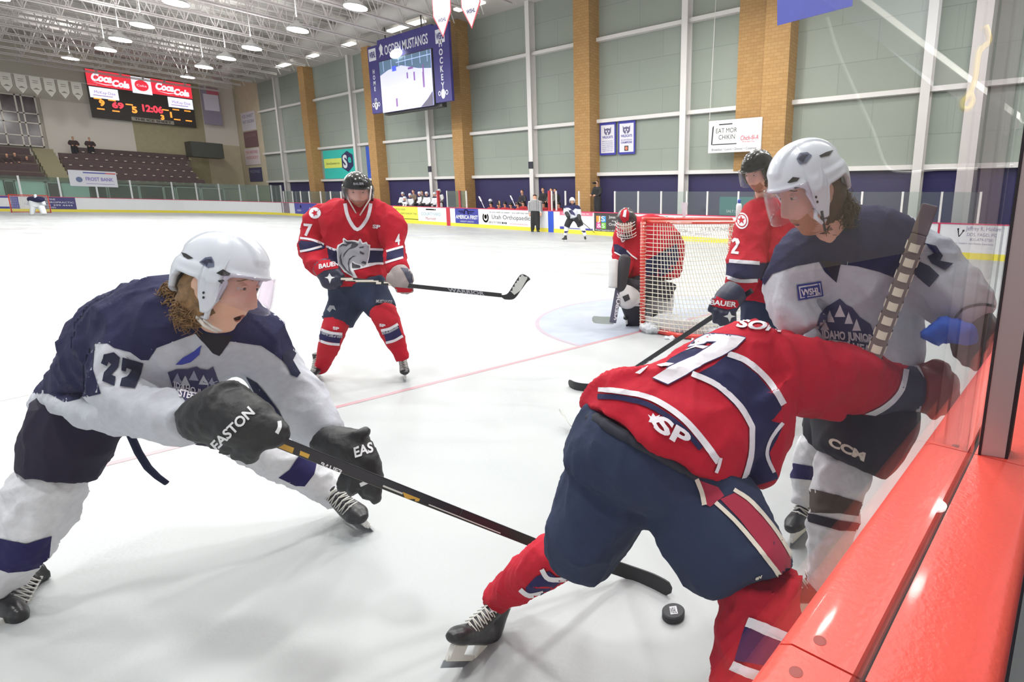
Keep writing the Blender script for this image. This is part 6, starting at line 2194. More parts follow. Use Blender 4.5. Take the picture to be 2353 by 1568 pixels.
gE = skin('glove', [L((1692, 668, Z - .40, 30, .07), (1672, 690, Z - .44, 32, .075), (1660, 715, Z - .46, 29, .06)), L((1655, 700, Z - .46, 24, .05), (1665, 732, Z - .47, 27, .05))] +
          fingers([[(1645, 715, Z - .50), (1643, 738, Z - .48)], [(1658, 722, Z - .51), (1657, 744, Z - .48)], [(1672, 722, Z - .51), (1672, 745, Z - .48)], [(1685, 716, Z - .50), (1686, 738, Z - .47)], [(1640, 690, Z - .48), (1632, 712, Z - .48)]], 7),
          M('glove_navy', (32, 34, 62), .5), E_, vox=.008, smooth=3, rounds={i: (True, True) for i in range(2, 7)})
tg = bvh(gE)
patch('cuff', gE, [(1626, 680), (1640, 678), (1668, 690), (1694, 690), (1700, 706), (1672, 712), (1638, 704), (1626, 694)], f_red, tg, .003, 5)
word('glove_lettering', gE, 'BAUER', (1631, 700), (60, 6), (2, -11), f_glovew, tg, .005, .03, 4)
patch('glove_star', gE, [(1676, 716), (1680, 724), (1690, 727), (1680, 730), (1676, 740), (1672, 730), (1662, 727), (1672, 724)], f_glovew, tg, .004, 4)
ph = on_plane(1384, 897, 2, .01)
a = at(1728, 668, 3.15)
r0, sh, *_ = make_stick('hockey_stick', 'dark hockey stick running down from the red player by the goal', [a, a + (ph - a) * .5, ph], .030, [m_carbon])
stripe('pale_line', sh, [(1600, 772), (1500, 826), (1470, 846)], 3, m_tape, bvh(sh), .0015, 6)
make_blade(r0, [ph, on_plane(1350, 900, 2, 0), on_plane(1322, 896, 2, .0), on_plane(1307, 888, 2, 0)], (0, 0, 1), (.06, .06), .008, M('blade_black', (30, 30, 34), .5))
# ================================================================== goal, goalkeeper
def goal_net(name, y0, dirn, label, coarse=False, x0=0.0):
    """goal with posts on y = y0, opening towards dirn*+y"""
    g = empty(name, (x0, y0, 0), label, 'goal', 'goals')
    m_post = M('post_red', (214, 58, 48), .3, coat=.3)
    hw, H, r = .915, 1.20, .030
    for s in (-1, 1):
        MB().tube([(x0 + s * hw, y0, 0), (x0 + s * hw, y0, H)], r, 14).build('post', m_post, g, True)
    MB().tube([(x0 - hw, y0, H + .02), (x0 + hw, y0, H + .02)], r, 14).build('crossbar', m_post, g, True)
    d = -dirn
    # base frame, curved out behind
    bp_ = []
    for i in range(25):
        t = i / 24
        q = math.pi * t
        x = -math.cos(q)
        bp_.append(Vector((x0 + hw * (1.06 * x if abs(x) < .99 else x), y0 + d * 1.10 * math.sin(q) ** .62, .03)))
    MB().tube(bp_, .028, 10).build('base_frame', m_post, g, True)
    tp_ = [Vector((x0 + hw * (1.0 - .0) * -math.cos(math.pi * i / 24) * .97, y0 + d * .46 * math.sin(math.pi * i / 24) ** .45, H)) for i in range(25)]
    MB().tube(tp_, .016, 8).build('top_frame', m_post, g, True)
    # cord net between top frame and base frame, and over the top
    NU, NV = (30, 10) if coarse else (60, 26)
    cr = .0042 if not coarse else .006
    def P(u, v):
        q = math.pi * u
        b = Vector((x0 - hw * 1.04 * math.cos(q), y0 + d * 1.06 * math.sin(q) ** .62, .05))
        t = Vector((x0 - hw * .97 * math.cos(q), y0 + d * .46 * math.sin(q) ** .45, H))
        p = t + (b - t) * v
        sag = math.sin(math.pi * v) * .07 * math.sin(q)
        p.y -= d * sag
        return p
    mb = MB()
    for i in range(NU + 1):
        mb.tube([P(i / NU, j / NV) for j in range(NV + 1)], cr, 3, caps=False)
    for j in range(NV + 1):
        mb.tube([P(i / NU, j / NV) for i in range(NU + 1)], cr, 3, caps=False)
    n2 = 10 if not coarse else 4
    for i in range(NU + 1):
        q = math.pi * i / NU
        a = Vector((x0 - hw * .97 * math.cos(q), y0, H + .01))
        b = Vector((x0 - hw * .97 * math.cos(q), y0 + d * .46 * math.sin(q) ** .45, H))
        mb.tube([a, b], cr, 3, caps=False)
    for j in range(1, n2):
        y = y0 + d * .46 * j / n2
        mb.tube([(x0 - hw * .95, y, H), (x0 + hw * .95, y, H)], cr, 3, caps=False)
    nt = mb.build('net', M('net_cord', (226, 220, 206), .8), g)
    if not coarse:
        mb = MB()   # lacing around the near post
        for k in range(34):
            z = .05 + k * .034
            for s in (-1, 1):
                mb.tube([(x0 + s * hw + .034 * math.cos(a_), y0 + .034 * math.sin(a_), z + .012 * a_ / 6.28) for a_ in [i * .9 for i in range(8)]], .003, 4)
        mb.build('lacing', M('net_cord', (226, 220, 206), .8), nt)
    return g


goal_net('goal', 0.0, 1, 'red framed goal with white cord net standing in the blue crease')
goal_net('goal', 57.4, -1, 'small red framed goal at the far end of the rink, at the left edge', coarse=True, x0=.0)
# padded base skirt with snow
mb = MB()
pts = []
for i in range(33):
    q = math.pi * i / 32
    pts.append((-.915 * math.cos(q) * .98, -1.03 * math.sin(q) ** .62))
vs = []
for (x, y) in pts:
    vs += [(x, y, 0), (x, y, .17), (x * .95, y * .93, .16), (x * .93, y * .90, 0)]
fs = []
for i in range(32):
    for j in range(4):
        a, b = i * 4 + j, i * 4 + (j + 1) % 4
        fs.append((a, b, b + 4, a + 4))
skirt = mb.add(vs, fs).build('skirt', M('skirt_white', (224, 224, 226), .7), bpy.data.objects['goal'])
rnd = random.Random(4)
balls = []
for i in range(90):
    q = math.pi * rnd.random()
    k = rnd.uniform(.66, .97)
    r_ = rnd.uniform(.05, .115)
    balls.append(blob(Vector((-.915 * math.cos(q) * k, -1.0 * math.sin(q) ** .62 * k, r_ * .45)), (r_ * 1.6, r_ * 1.5, r_ * rnd.uniform(.6, 1.2))))
for i in range(26):
    q = math.pi * rnd.random()
    balls.append(blob(Vector((-.915 * math.cos(q) * 1.12, -1.1 * math.sin(q) ** .62 * 1.06, .0)), (.06, .06, .025)))
sn = skin('snow_heap', balls, M('snow', (205, 208, 214), .9, bump=.01, bscale=60), None, vox=.016, smooth=2, fold=(.014, 22))
tag(sn, 'scraped white snow piled along the inside and foot of the near goal', 'snow', kind='stuff')

# goalkeeper -----------------------------------------------------------------
G = person(1450, 755, 'goalkeeper in red jersey and caged mask crouching at the left post of the near goal', base=on_plane(1455, 752, 2, 0))
Z = 6.62
jG = skin('jersey', [L((1500, 640, Z, 62, .20), (1500, 600, Z, 72, .22), (1490, 560, Z, 66, .21), (1480, 530, Z, 52, .18)), L((1450, 520, Z, 34, .13), (1440, 560, Z - .1, 32, .12), (1432, 600, Z - .2, 26, .11), (1425, 630, Z - .3, 20, .09)),
                     L((1510, 530, Z, 36, .14), (1540, 570, Z, 34, .13), (1535, 620, Z, 26, .11))], f_red, G, vox=.018, smooth=4, fold=(.012, 6), rounds={0: (False, True), 1: (True, False), 2: (True, False)}, seed=41)
tg = bvh(jG)
patch('sleeve_band', jG, [(1410, 562), (1420, 562), (1440, 575), (1450, 586), (1446, 592), (1420, 584), (1412, 578)], f_navy, tg, .004, 4)
stripe('band_edge', jG, [(1412, 580), (1432, 590), (1448, 592)], 3, f_stripe, tg, .006, 4)
stripe('band_edge', jG, [(1440, 576), (1452, 588), (1464, 596)], 3, f_stripe, tg, .006, 4)
stripe('collar', jG, [(1426, 538), (1430, 556), (1438, 548), (1446, 534)], 3, f_stripe, tg, .006, 4)
patch('hem_band', jG, [(1482, 600), (1556, 560), (1562, 590), (1545, 625), (1486, 650)], f_navy, tg, .004)
HG = look(1440, 510, 6.35, -.22, .95, .42, s=1.12)
hd = make_head(G, HG, m_skin, m_hairb, sub=4)
mk = make_helmet(hd, HG, M('mask_base', (44, 30, 36), .3, coat=.5))
tm = bvh(mk)
patch('mask_paint', mk, [(1424, 500), (1428, 484), (1440, 478), (1446, 490), (1444, 512), (1432, 512)], f_red, tm, .003, 4)
patch('mask_paint', mk, [(1431, 498), (1434, 484), (1440, 482), (1438, 500)], f_stripe, tm, .006, 4)
mb = MB()
for k in range(-3, 4):
    a = k * .24
    mb.tube([HG(.10 * math.sin(a) * 1.05, .125 * math.cos(a) + .012, .045 - t * .165 + .0) + HG.d(0, math.sin(t * 3.1) * .03, 0) for t in [i / 6 for i in range(7)]], .0042, 6)
for z in (.03, .0, -.045, -.09, -.118):
    mb.tube([HG(.105 * math.sin(a), .128 * math.cos(a) + .02 * (1 - abs(z) * 3) + .012, z) for a in [-1.3 + 2.6 * i / 12 for i in range(13)]], .0042, 6)
mb.build('cage', M('cage_white', (226, 222, 220), .35), mk, True)
pc = skin('chin_guard', [[(HG(0, .10, -.10), HG.d(.07, 0, 0), HG.d(0, .05, 0)), (HG(0, .09, -.15), HG.d(.05, 0, 0), HG.d(0, .04, 0))]], M('mask_base', (44, 30, 36), .3), mk, vox=.01)
# pads, blocker, catcher
f_dark = M('pad_black', (38, 36, 46), .6)
skin('trousers', [L((1500, 640, Z, 58, .2), (1490, 680, Z, 52, .2)), L((1460, 650, Z - .1, 40, .16), (1452, 690, Z - .15, 34, .14))], M('goalie_pants', (46, 44, 56), .8), G, vox=.018, smooth=3, fold=(.008, 7))
lp = skin('leg_pad', [L((1448, 668, Z - .30, 34, .07), (1456, 700, Z - .28, 30, .08), (1462, 735, Z - .18, 24, .08), (1460, 752, Z - .1, 22, .08))], f_dark, G, vox=.016, smooth=3)
tl = bvh(lp)
patch('pad_face', lp, [(1424, 672), (1440, 660), (1455, 664), (1462, 690), (1470, 704), (1455, 704), (1440, 696)], f_stripe, tl, .006, 4)
skin('leg_pad', [L((1512, 660, Z + .05, 36, .07), (1515, 700, Z + .05, 34, .08), (1512, 735, Z + .05, 28, .08))], M('pad_white', (206, 204, 206), .6), G, vox=.016, smooth=3)
make_skate(G, on_plane(1440, 750, 2, 0), on_plane(1458, 742, 2, 0), None, m_boot)
make_skate(G, on_plane(1500, 745, 2, 0), on_plane(1516, 737, 2, 0), None, m_boot)
bk = skin('catch_glove', [L((1448, 670, Z - .38, 26, .06), (1440, 685, Z - .40, 26, .07), (1436, 700, Z - .40, 18, .05)), L((1445, 675, Z - .36, 20, .05), (1462, 702, Z - .36, 16, .05))], M('pad_white', (206, 204, 206), .6), G, vox=.012, smooth=3, rounds={0: (True, True)})
patch('glove_web', bk, [(1430, 682), (1444, 676), (1448, 688), (1436, 694)], f_dark, bvh(bk), .005, 4)
bp2 = at(1412, 628, Z - .45)
V, R_, U_ = basis(1412, 628)
skin('blocker', [L((1411, 600, Z - .42, 12, .09), (1410, 630, Z - .45, 11, .10), (1408, 662, Z - .45, 11, .09))], M('pad_white', (206, 204, 206), .6), G, vox=.012, smooth=2)
skin('paddle_pad', [L((1436, 596, Z - .42, 14, .06), (1428, 630, Z - .44, 17, .06), (1426, 664, Z - .42, 12, .05))], f_dark, G, vox=.012, smooth=2, rounds={0: (True, True)})
a, b = at(1423, 655, Z - .42), at(1408, 742, Z - .46)
r0, sh, *_ = make_stick('goalie_stick', 'goalkeeper stick with wide dark paddle and grey taped blade resting in the crease', [a, b], .075, [M('paddle_grey', (86, 84, 104), .5)])
bl2 = make_blade(r0, [at(1410, 745, Z - .46), at(1395, 745, Z - .46), at(1378, 744, Z - .46), at(1361, 742, Z - .46)], U_, (.085, .08), .02, M('tape_grey', (176, 184, 178), .8))
word('lettering', sh, 'REEBOK', (1411, 735), (8, -62), (9, 2), f_stripe, bvh(sh), .003, .03, 5)
w = MB().lathe([(.018, 0), (.036, .01), (.036, .17), (.030, .19), (.016, .2)], (.62, -.28, 1.235), 20)
bt = w.build('water_bottle', M('bottle_white', (226, 226, 232), .35), None, True)
tag(bt, 'white and blue water bottle lying on top of the near goal', 'bottle')
MB().lathe([(.02, 0), (.02, .04), (.01, .05)], (.62, -.28, 1.435), 14).build('bottle_cap', M('cap_blue', (50, 80, 180), .4), bt, True)
# ================================================================== the boards, cap rail and glass beside the camera
ZC = 1.07
YI, YG, YO = -3.735, -3.788, -3.857
m_cap = M('cap_salmon', (236, 84, 72), .32, bump=.0006, bscale=220, var=.03, vscale=20, coat=.3)
nb = empty('near_boards', (-4.5, -3.8, 0), 'end boards beside the camera with a wide glossy red-orange cap rail', 'boards')
def rail(x0, x1, nm='cap_rail'):
    mb = MB()
    prof = [(YI, ZC - .05), (YI, ZC - .012), (YI - .004, ZC - .004), (YI - .012, ZC), (YG + .003, ZC), (YG + .003, ZC - .03)]
    prof2 = [(YG - .0042, ZC - .03), (YG - .0042, ZC), (YO + .01, ZC), (YO + .003, ZC - .004), (YO, ZC - .012), (YO, ZC - .05)]
    for pr in (prof, prof2):
        n = len(pr)
        vs = [(x, y, z) for x in (x0, x1) for y, z in pr]
        fs = [(i, (i + 1) % n, n + (i + 1) % n, n + i) for i in range(n)] + [tuple(range(n - 1, -1, -1)), tuple(range(n, 2 * n))]
        mb.add(vs, fs)
    o = mb.build(nm, m_cap, nb)
    return auto_smooth(o, 50)


seam1 = on_plane(1880, 1512, 2, ZC).x
seam2 = on_plane(2190, 1032, 2, ZC).x
rail(-9, seam1 - .0008)
rail(seam1 + .0008, seam2 - .0008)
rail(seam2 + .0008, 14)
MB().box((-9, YG - .004, ZC - .05), (14, YG + .004, ZC - .008)).build('gasket', M('gasket_black', (34, 24, 30), .6), nb)
MB().box((-9, YO + .005, 0.0), (14, YI - .006, ZC - .05)).build('board_panel', m_board, nb)
MB().box((-9, YO + .0005, 0.0), (14, YO + .0049, ZC - .05)).build('back_panel', M('back_dark', (38, 30, 46), .8), nb)
MB().box((-9, YI - .006, 0.0), (14, YI + .004, .2)).build('kick_plate', m_kick, nb)
for px, py in ((1884, 1473), (1829, 1545), (2196, 1025)):
    P = on_plane(px, py, 2, ZC)
    MB().lathe([(.0042, -.001), (.0042, .0002), (.003, .0004)], P, 16).build('screw', M('screw_grey', (112, 52, 48), .5), nb)
# glass standard
g1_ = empty('near_glass', (-4.9, -3.8, ZC), 'tall clear glass panes with an aluminium upright beside the camera', 'rink glass')
a = on_plane(2253, 1046, 2, ZC)
b = on_plane(2309, 1055, 2, ZC)
c = on_plane(2285, 990, 2, ZC)
w_ = b - a
dpt = Vector((.030, 0.0, 0))
m_alu = M('upright_alu', (190, 172, 170), .35, .25)
vs = []
for z in (ZC, ZC + 1.9):
    for q in (a, b, b + dpt, a + dpt):
        vs.append((q.x, q.y, z))
MB().add(vs, [(3, 2, 1, 0), (4, 5, 6, 7), (0, 1, 5, 4), (1, 2, 6, 5), (2, 3, 7, 6), (3, 0, 4, 7)]).build('upright', m_alu, g1_, bevel=.0012)
e = w_.normalized() * .0028
vs = []
for z in (ZC, ZC + 1.9):
    for q in (a - e, a - Vector((.001, 0, 0)), a + Vector((.012, 0, 0)), a - e + Vector((.012, 0, 0))):
        vs.append((q.x, q.y, z))
MB().add(vs, [(3, 2, 1, 0), (4, 5, 6, 7), (0, 1, 5, 4), (1, 2, 6, 5), (2, 3, 7, 6), (3, 0, 4, 7)]).build('seal', M('gasket_black', (34, 24, 30), .6), g1_)
vs = []
for z in (ZC, ZC + 1.9):
    for q in (b, b + e, b + e + dpt, b + dpt):
        vs.append((q.x, q.y, z))
MB().add(vs, [(3, 2, 1, 0), (4, 5, 6, 7), (0, 1, 5, 4), (1, 2, 6, 5), (2, 3, 7, 6), (3, 0, 4, 7)]).build('seal', M('gasket_black', (34, 24, 30), .6), g1_)
m_near = glass_mat('near_glass', (253, 254, 253), .006, .0, .8)
MB().box((-9, YG - .003, ZC), (a.x - .0005, YG + .003, ZC + 1.9)).build('pane', m_near, g1_)
MB().box((a.x + .034, YG - .003, ZC), (14, YG + .003, ZC + 1.9)).build('pane', m_near, g1_)


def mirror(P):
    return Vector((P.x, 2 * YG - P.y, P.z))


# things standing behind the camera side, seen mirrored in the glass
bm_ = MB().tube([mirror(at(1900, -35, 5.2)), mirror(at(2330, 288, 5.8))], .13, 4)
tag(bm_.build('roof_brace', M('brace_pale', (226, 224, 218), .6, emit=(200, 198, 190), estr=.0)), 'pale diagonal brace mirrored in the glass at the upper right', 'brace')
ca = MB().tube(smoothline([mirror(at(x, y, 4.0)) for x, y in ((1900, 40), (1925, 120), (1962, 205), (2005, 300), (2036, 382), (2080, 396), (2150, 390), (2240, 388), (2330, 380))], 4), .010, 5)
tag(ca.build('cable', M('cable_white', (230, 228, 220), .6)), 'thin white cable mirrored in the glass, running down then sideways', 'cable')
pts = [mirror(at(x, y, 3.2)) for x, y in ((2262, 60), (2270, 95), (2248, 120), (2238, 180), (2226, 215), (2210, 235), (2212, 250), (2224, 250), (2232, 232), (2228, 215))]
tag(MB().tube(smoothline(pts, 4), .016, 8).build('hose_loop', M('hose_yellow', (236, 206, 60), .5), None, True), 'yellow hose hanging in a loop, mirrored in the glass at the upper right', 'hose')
# ================================================================== people further away
m_skin2 = M('skin_far', (212, 158, 132), .6)
m_suit = M('suit_dark', (44, 42, 54), .8)
def local_bust(name, jersey, helm, label, group, visor=True, crest=None):
    """upper body of a player standing at the origin facing -x, 1.15 m from the floor to the waist"""
    o = empty(name, (0, 0, 0), label, 'person', group)
    X, Y = Vector((1, 0, 0)), Vector((0, 1, 0))
    j = skin('jersey', [W(((0, 0, .95), Y * .22, X * .14), ((0, 0, 1.15), Y * .21, X * .14), ((-.02, 0, 1.35), Y * .25, X * .15), ((-.03, 0, 1.46), Y * .17, X * .11)),
                        W(((-.02, .20, 1.40), Y * .09, X * .09), ((-.04, .29, 1.20), Y * .08, X * .08), ((-.16, .26, 1.04), Y * .07, X * .07), ((-.28, .18, 1.02), Y * .06, X * .06)),
                        W(((-.02, -.20, 1.40), Y * .09, X * .09), ((-.04, -.29, 1.20), Y * .08, X * .08), ((-.16, -.26, 1.04), Y * .07, X * .07), ((-.28, -.18, 1.02), Y * .06, X * .06))],
             jersey, o, vox=.03, smooth=3, rounds={1: (True, True), 2: (True, True)})
    skin('trousers', [W(((0, .1, .1), Y * .1, X * .1), ((0, .1, .5), Y * .13, X * .13), ((0, .08, .98), Y * .14, X * .14)), W(((0, -.1, .1), Y * .1, X * .1), ((0, -.1, .5), Y * .13, X * .13), ((0, -.08, .98), Y * .14, X * .14))], M('trousers_black', (30, 30, 40), .8), o, vox=.035, smooth=2)
    skin('head', [W(((-.03, 0, 1.44), Y * .06, X * .06), ((-.04, 0, 1.53), Y * .055, X * .06), ((-.06, 0, 1.60), Y * .068, X * .085), ((-.05, 0, 1.70), Y * .072, X * .09), ((-.04, 0, 1.76), Y * .04, X * .05))], m_skin2, o, vox=.02, smooth=2)
    if helm is not None:
        skin('helmet', [W(((-.03, 0, 1.655), Y * .098, X * .12), ((-.035, 0, 1.71), Y * .096, X * .118), ((-.035, 0, 1.77), Y * .075, X * .092), ((-.035, 0, 1.80), Y * .035, X * .045)), W(((.03, 0, 1.60), Y * .085, X * .05), ((.02, 0, 1.70), Y * .09, X * .06))], helm, o, vox=.018, smooth=2)
    else:
        skin('hair', [W(((-.02, 0, 1.69), Y * .078, X * .085), ((-.025, 0, 1.76), Y * .065, X * .078), ((-.03, 0, 1.785), Y * .03, X * .035))], M('hair_dark', (52, 42, 38), .8), o, vox=.018, smooth=2)
    for s in (-1, 1):
        skin('glove', [W(((-.27, s * .18, 1.02), Y * .07, X * .07), ((-.38, s * .13, 1.00), Y * .065, Vector((0, 0, .06))))], f_glove if helm is not None else m_skin2, o, vox=.025, smooth=2, rounds={0: (True, True)})
    if jersey.name == 'jersey_white_far':
        t = bvh(j)
        mbk = MB().ball((-.05, 0, 1.45), (.13, .24, .055), 16, 8)
        mbk.build('yoke', f_navy, j, True)
    return o


m_jw = M('jersey_white_far', (222, 224, 228), .8)
m_jr = M('jersey_red_far', (170, 36, 44), .8)
pw = local_bust('bench_player', m_jw, m_helw, '', 'white team players on the bench')
hw = [(926, 441, 15.6, 0), (931, 451, 15.05, 1), (943, 444, 15.3, 0), (965, 440, 15.2, 0), (981, 440, 15.1, 0), (1000, 441, 15.2, 0), (1010, 434, 15.7, 0), (1010, 453, 15.0, 1)]
lw = ['leftmost white player standing at the far bench', 'white bench player leaning low beside the leftmost one', 'third white bench player from the left, behind the yellow advert',
      'white bench player standing left of centre above the hotel advert', 'white bench player in the middle, leaning on the boards', 'white bench player in front of the white wall post',
      'tallest white bench player at the back right of the bench', 'white bench player leaning low at the right end by the red post']
for i, (px, py, x, low) in enumerate(hw):
    o = pw if i == 0 else copy_tree(pw)
    P = on_plane(px, py, 0, x)
    o.location = (x, P.y, P.z - 1.81)
    o.rotation_euler = (0, 0, (.3, -.2, .1, -.3, .2, 0, .2, -.1)[i])
    o['label'] = lw[i]
pr_ = local_bust('bench_player', m_jr, m_helk, '', 'red team players on the bench')
hr = [(1129, 463, 15.1), (1147, 465, 15.15), (1161, 463, 15.1), (1175, 465, 15.15), (1191, 464, 15.1), (1203, 460, 15.2), (1250, 462, 15.1), (1268, 464, 15.1), (1285, 463, 15.1)]
lr = ['leftmost red player seated at the far bench', 'second red bench player from the left', 'third red bench player from the left', 'fourth red bench player, below the upright pale stick', 'fifth red bench player from the left',
      'red bench player just left of the referee, below the man in the dark suit', 'red bench player just right of the referee', 'red bench player below the two coaches', 'rightmost red bench player by the red post']
for i, (px, py, x) in enumerate(hr):
    o = pr_ if i == 0 else copy_tree(pr_)
    P = on_plane(px, py, 0, x)
    o.location = (x, P.y, P.z - 1.81)
    o.rotation_euler = (0, 0, (.2, -.2, .3, 0, -.3, .1, .2, 0, -.2)[i])
    o['label'] = lr[i]
for i, (px, py, x, col, lab) in enumerate([(951, 436, 16.0, M('coat_tan', (120, 104, 92), .8), 'person in a tan coat standing behind the white team bench'), (971, 438, 16.1, M('coat_green', (70, 76, 70), .8), 'person in dark coat behind the middle of the white team bench'),
                                     (1201, 436, 16.1, m_suit, 'person in a dark suit and pale shirt behind the red bench, left of the referee'), (1249, 431, 16.1, M('coat_black', (30, 30, 36), .8), 'person in a black jacket right of the white post behind the red bench'),
                                     (1268, 432, 16.0, M('suit_grey', (96, 90, 88), .8), 'person in a grey suit and tie behind the red bench'), (1277, 433, 16.4, M('coat_black', (30, 30, 36), .8), 'person in a black jacket at the right end behind the red bench'),
                                     (1373, 415, 16.2, M('coat_black', (30, 30, 36), .8), 'person in black holding a camera to the face, right of the brick column')]):
    o = local_bust('bystander', col, None, lab, None)
    P = on_plane(px, py, 0, x)
    o.location = (x, P.y, P.z - 1.79)
    if i in (2, 4):
        MB().add([(-.165, -.05, 1.42), (-.165, .05, 1.42), (-.17, 0, 1.12)], [(0, 1, 2)]).build('shirt', f_stripe, o)
    if i == 6:
        cb = MB().box((-.26, -.07, 1.60), (-.16, .07, 1.70)).lathe([(.045, 0), (.045, .1)], (-.26, 0, 1.65), 12, (-1, 0, 0))
        c_ = cb.build('camera_body', M('camera_black', (26, 26, 30), .4), None)
        tag(c_, 'black camera held to the face of the person by the brick column', 'camera')
        c_.location = o.location
# spare sticks and helmet by the red bench
for i, (a, b, lab) in enumerate([((1113, 478), (1101, 452), 'white and blue goalie stick leaning at the left end of the red bench'), ((1184, 474), (1173, 450), 'pale stick blade rising above the red bench'), ((1149, 476), (1147, 462), 'short tan stick end above the red bench')]):
    A_, B_ = on_plane(a[0], a[1], 0, 14.9), on_plane(b[0], b[1], 0, 14.95)
    t = MB().tube([A_, A_ + (B_ - A_) * .55], .02, 6).obox(A_ + (B_ - A_) * .8, (B_ - A_) * .22, Vector((0, .07 if i == 0 else .05, 0)), Vector((.012, 0, 0))).build('spare_stick', f_stripe if i < 2 else M('stick_tan', (190, 150, 110), .6))
    tag(t, lab, 'hockey stick', 'sticks by the red bench')
P = on_plane(1127, 461, 0, 15.3)
t = skin('helmet', [W(((P.x, P.y, P.z - .06), Vector((.12, 0, 0)), Vector((0, .1, 0))), ((P.x, P.y, P.z + .04), Vector((.11, 0, 0)), Vector((0, .09, 0))), ((P.x, P.y, P.z + .1), Vector((.05, 0, 0)), Vector((0, .04, 0))))], m_helw, None, vox=.02)
tag(t, 'loose white helmet above the leftmost red bench player', 'helmet')
# referee ---------------------------------------------------------------------
R_ = person(1230, 533, 'referee in black and white striped shirt and black trousers standing at the far boards')
d0 = (R_.location - CAM).dot(FW)
Z = d0
jR = skin('shirt', [L((1230, 486, Z, 12.5, .15), (1230, 474, Z, 13, .15), (1230, 464, Z, 13, .14), (1230, 459, Z, 7, .10)), L((1218, 463, Z, 4.2, .09), (1216.5, 475, Z, 3.8, .08), (1217, 490, Z, 3.2, .07)), L((1241, 463, Z, 4.2, .09), (1243, 475, Z, 3.8, .08), (1243, 490, Z, 3.2, .07))],
          M('stripe_shirt_white', (214, 214, 218), .8), R_, vox=.03, smooth=2)
tR = bvh(jR)
for k in range(-5, 6):
    stripe('shirt_stripe', jR, [(1230 + k * 2.5, 459.5), (1230 + k * 2.5, 486)], 1.1, m_vent, tR, .008, 2)
for s in (-1, 1):
    stripe('shirt_stripe', jR, [(1230 + s * 14.5, 465), (1230 + s * 14.8, 488)], 1.2, m_vent, tR, .008, 2)
pR = skin('trousers', [L((1227, 486, Z, 7, .12), (1225, 505, Z, 6, .10), (1223.5, 529, Z, 4.2, .07)), L((1233, 486, Z, 7, .12), (1235, 505, Z, 6, .10), (1236.5, 529, Z, 4.2, .07))], M('ref_black', (28, 28, 32), .8), R_, vox=.03, smooth=2)
skin('head', [L((1229.5, 461, Z, 3, .06), (1229, 454, Z, 4.2, .09), (1229, 450, Z, 4.0, .09))], m_skin2, R_, vox=.022, smooth=2, rounds={0: (False, True)})
skin('hair', [L((1229, 451.5, Z, 4.6, .1), (1229, 448.5, Z, 4.2, .1), (1229, 447, Z, 2, .05))], M('hair_dark', (52, 42, 38), .8), R_, vox=.022, smooth=2)
for s in (-1, 1):
    skin('hand', [L((1230 + s * 13, 490, Z - .03, 2.0, .04), (1230 + s * 12.6, 496, Z - .05, 2.2, .04))], m_skin2, R_, vox=.018, smooth=1, rounds={0: (True, True)})
    MB().obox(at(1230 + s * 6.5, 531.2, Z), RX * .05, FW * .14, UP * .045).build('skate', f_glove, R_, bevel=.02)
MB().tube([at(1240, 459, Z - .16), at(1241.5, 461.5, Z - .16)], .02, 6).build('armband', m_suit, jR)
# white skater in the distance --------------------------------------------------
S_ = person(1322, 556, 'small white and navy hockey player with white helmet skating before the far boards')
Z = (S_.location - CAM).dot(FW)
jS = skin('jersey', [L((1318, 503, Z, 12, .17), (1316, 492, Z, 12, .17), (1315, 481, Z, 13, .17), (1314, 473, Z, 10, .13)), L((1302, 477, Z, 6, .1), (1299, 486, Z - .05, 5, .09), (1303, 494, Z - .15, 4.5, .08)), L((1327, 477, Z, 6, .1), (1331, 487, Z - .05, 5, .09), (1331, 497, Z - .15, 4.5, .08))],
          f_white, S_, vox=.024, smooth=3, fold=(.012, 6), rounds={1: (True, False), 2: (True, False)})
tS_ = bvh(jS)
patch('yoke', jS, [(1292, 462), (1340, 462), (1340, 482), (1330, 481), (1322, 479), (1316, 484), (1308, 478), (1300, 477), (1296, 482)], f_navy, tS_, .006, 3, fill=jS)
patch('crest', jS, [(1307, 484), (1313, 482), (1320, 490), (1322, 496), (1312, 492)], mcrest, tS_, .008, 3)
skin('trousers', [L((1312, 502, Z, 8, .14), (1306, 512, Z, 7.5, .13), (1302, 522, Z, 7, .12)), L((1324, 502, Z, 8, .14), (1331, 511, Z, 8, .13), (1334, 521, Z, 7, .12))], M('trousers_black', (30, 30, 40), .8), S_, vox=.026, smooth=2)
for a_ in (((1302, 521), (1301, 532), (1299, 543)), ((1335, 520), (1341, 531), (1345, 543))):
    k_ = skin('sock', [L(*[(x, y, Z, w, .08) for (x, y), w in zip(a_, (6.2, 5, 3.6))])], f_sockw, S_, vox=.022, smooth=2)
    x, y = a_[1]
    stripe('stripe', k_, [(x - 7, y + 1.5), (x + 7, y + 1.5)], 4, f_sockn, bvh(k_), .008, 3)
make_skate(S_, on_plane(1290, 555, 2, 0), on_plane(1301, 556, 2, 0), None, m_boot, lace=False)
make_skate(S_, on_plane(1349, 557, 2, 0), on_plane(1344, 554, 2, 0), None, m_boot, lace=False)
HS = look(1315, 462.5, Z - .05, -.1, 1.0, .15, s=1.08)
make_head(S_, HS, m_skin2, m_hairb, sub=3)
make_helmet(S_, HS, m_helw)
for a_ in (((1302, 490), (1306, 498)), ((1330, 496), (1332, 506))):
    skin('glove', [L((a_[0][0], a_[0][1], Z - .2, 4.5, .08), (a_[1][0], a_[1][1], Z - .22, 4.5, .08))], f_glove, S_, vox=.02, smooth=2, rounds={0: (True, True)})
A_, B_ = at(1308, 486, Z - .3), on_plane(1370, 538, 2, .02)
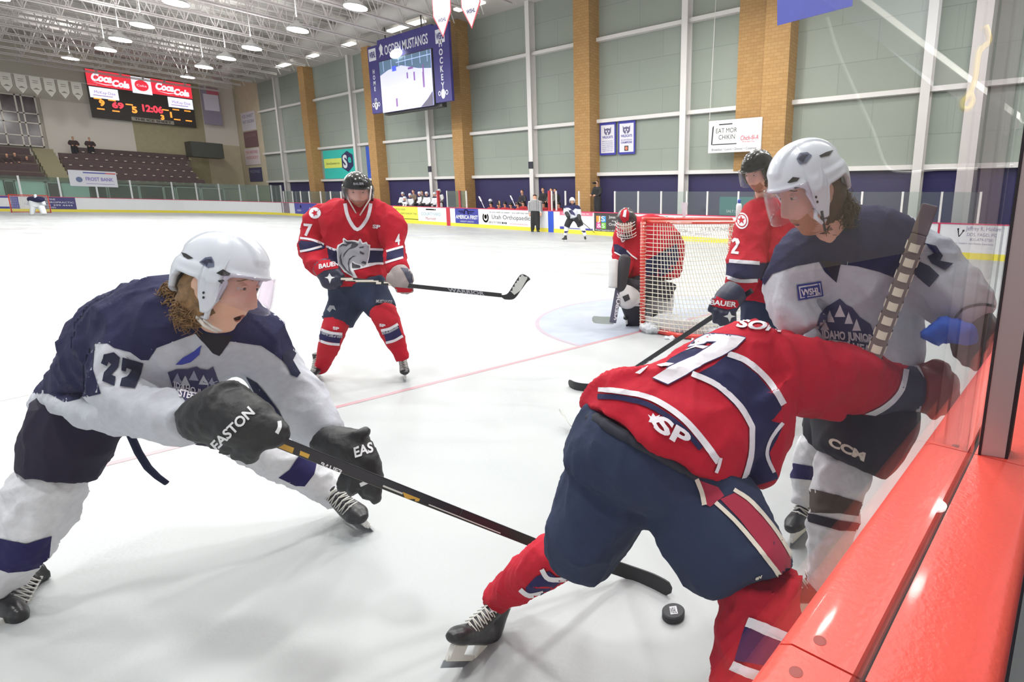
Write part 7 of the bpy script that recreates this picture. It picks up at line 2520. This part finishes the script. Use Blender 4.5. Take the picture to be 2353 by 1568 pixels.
r0, sh, *_ = make_stick('hockey_stick', 'thin hockey stick held by the small white player in the distance', [A_, (A_ + B_) / 2, B_], .032, [m_carbon])
make_blade(r0, [B_, B_ + RX * .12, B_ + RX * .26], (0, 0, 1), (.06, .07), .01, m_tape)
# far goalkeeper ---------------------------------------------------------------
K_ = person(85, 495, 'goalkeeper in white standing in the far goal at the left edge')
Z = (K_.location - CAM).dot(FW)
skin('jersey', [L((82, 478, Z, 14, .2), (82, 468, Z, 17, .22), (83, 459, Z, 16, .2), (83, 454, Z, 8, .12)), L((66, 462, Z, 5, .1), (60, 470, Z, 5, .1)), L((98, 462, Z, 5, .1), (102, 472, Z, 5, .1))], m_jw, K_, vox=.05, smooth=2)
skin('yoke', [L((72, 458.5, Z - .1, 7, .2), (93, 458.5, Z - .1, 7, .2))], f_navy, K_, vox=.04, smooth=2, rounds={0: (True, True)})
skin('helmet', [L((82, 455, Z - .2, 4.2, .12), (81, 449, Z - .2, 4.2, .12))], m_helw, K_, vox=.03, smooth=2, rounds={0: (True, True)})
skin('leg_pad', [L((76, 474, Z - .1, 8, .15), (74, 494, Z - .1, 6, .14))], m_jw, K_, vox=.04, smooth=2)
skin('leg_pad', [L((94, 474, Z - .1, 9, .15), (102, 493, Z - .1, 7, .14))], m_jw, K_, vox=.04, smooth=2)
# spectators -------------------------------------------------------------------
sp = local_bust('spectator', M('coat_maroon', (62, 44, 50), .8), None, 'spectator in a dark jacket standing behind the top row left of the scoreboard', 'spectators in the far stands')
P = on_plane(166, 314, 1, 71.0)
sp.location = (P.x, 71.0, P.z - 1.79)
sp.rotation_euler = (0, 0, math.pi / 2)
cm = M('coat_moss', (56, 62, 52), .8)
for k, (px, py, y, lab) in enumerate([(204, 316, 71, 'spectator in a dark jacket, right one of the two behind the top row'), (32, 350, 68, 'spectator seated in the far left stand, upper right'), (60, 358, 68, 'spectator in the far left stand nearest the stair'), (14, 352, 67.5, 'spectator in the far left stand at the photo edge')]):
    o = copy_tree(sp, label=lab)
    P = on_plane(px, py, 1, y)
    o.location = (P.x, y, P.z - 1.79)
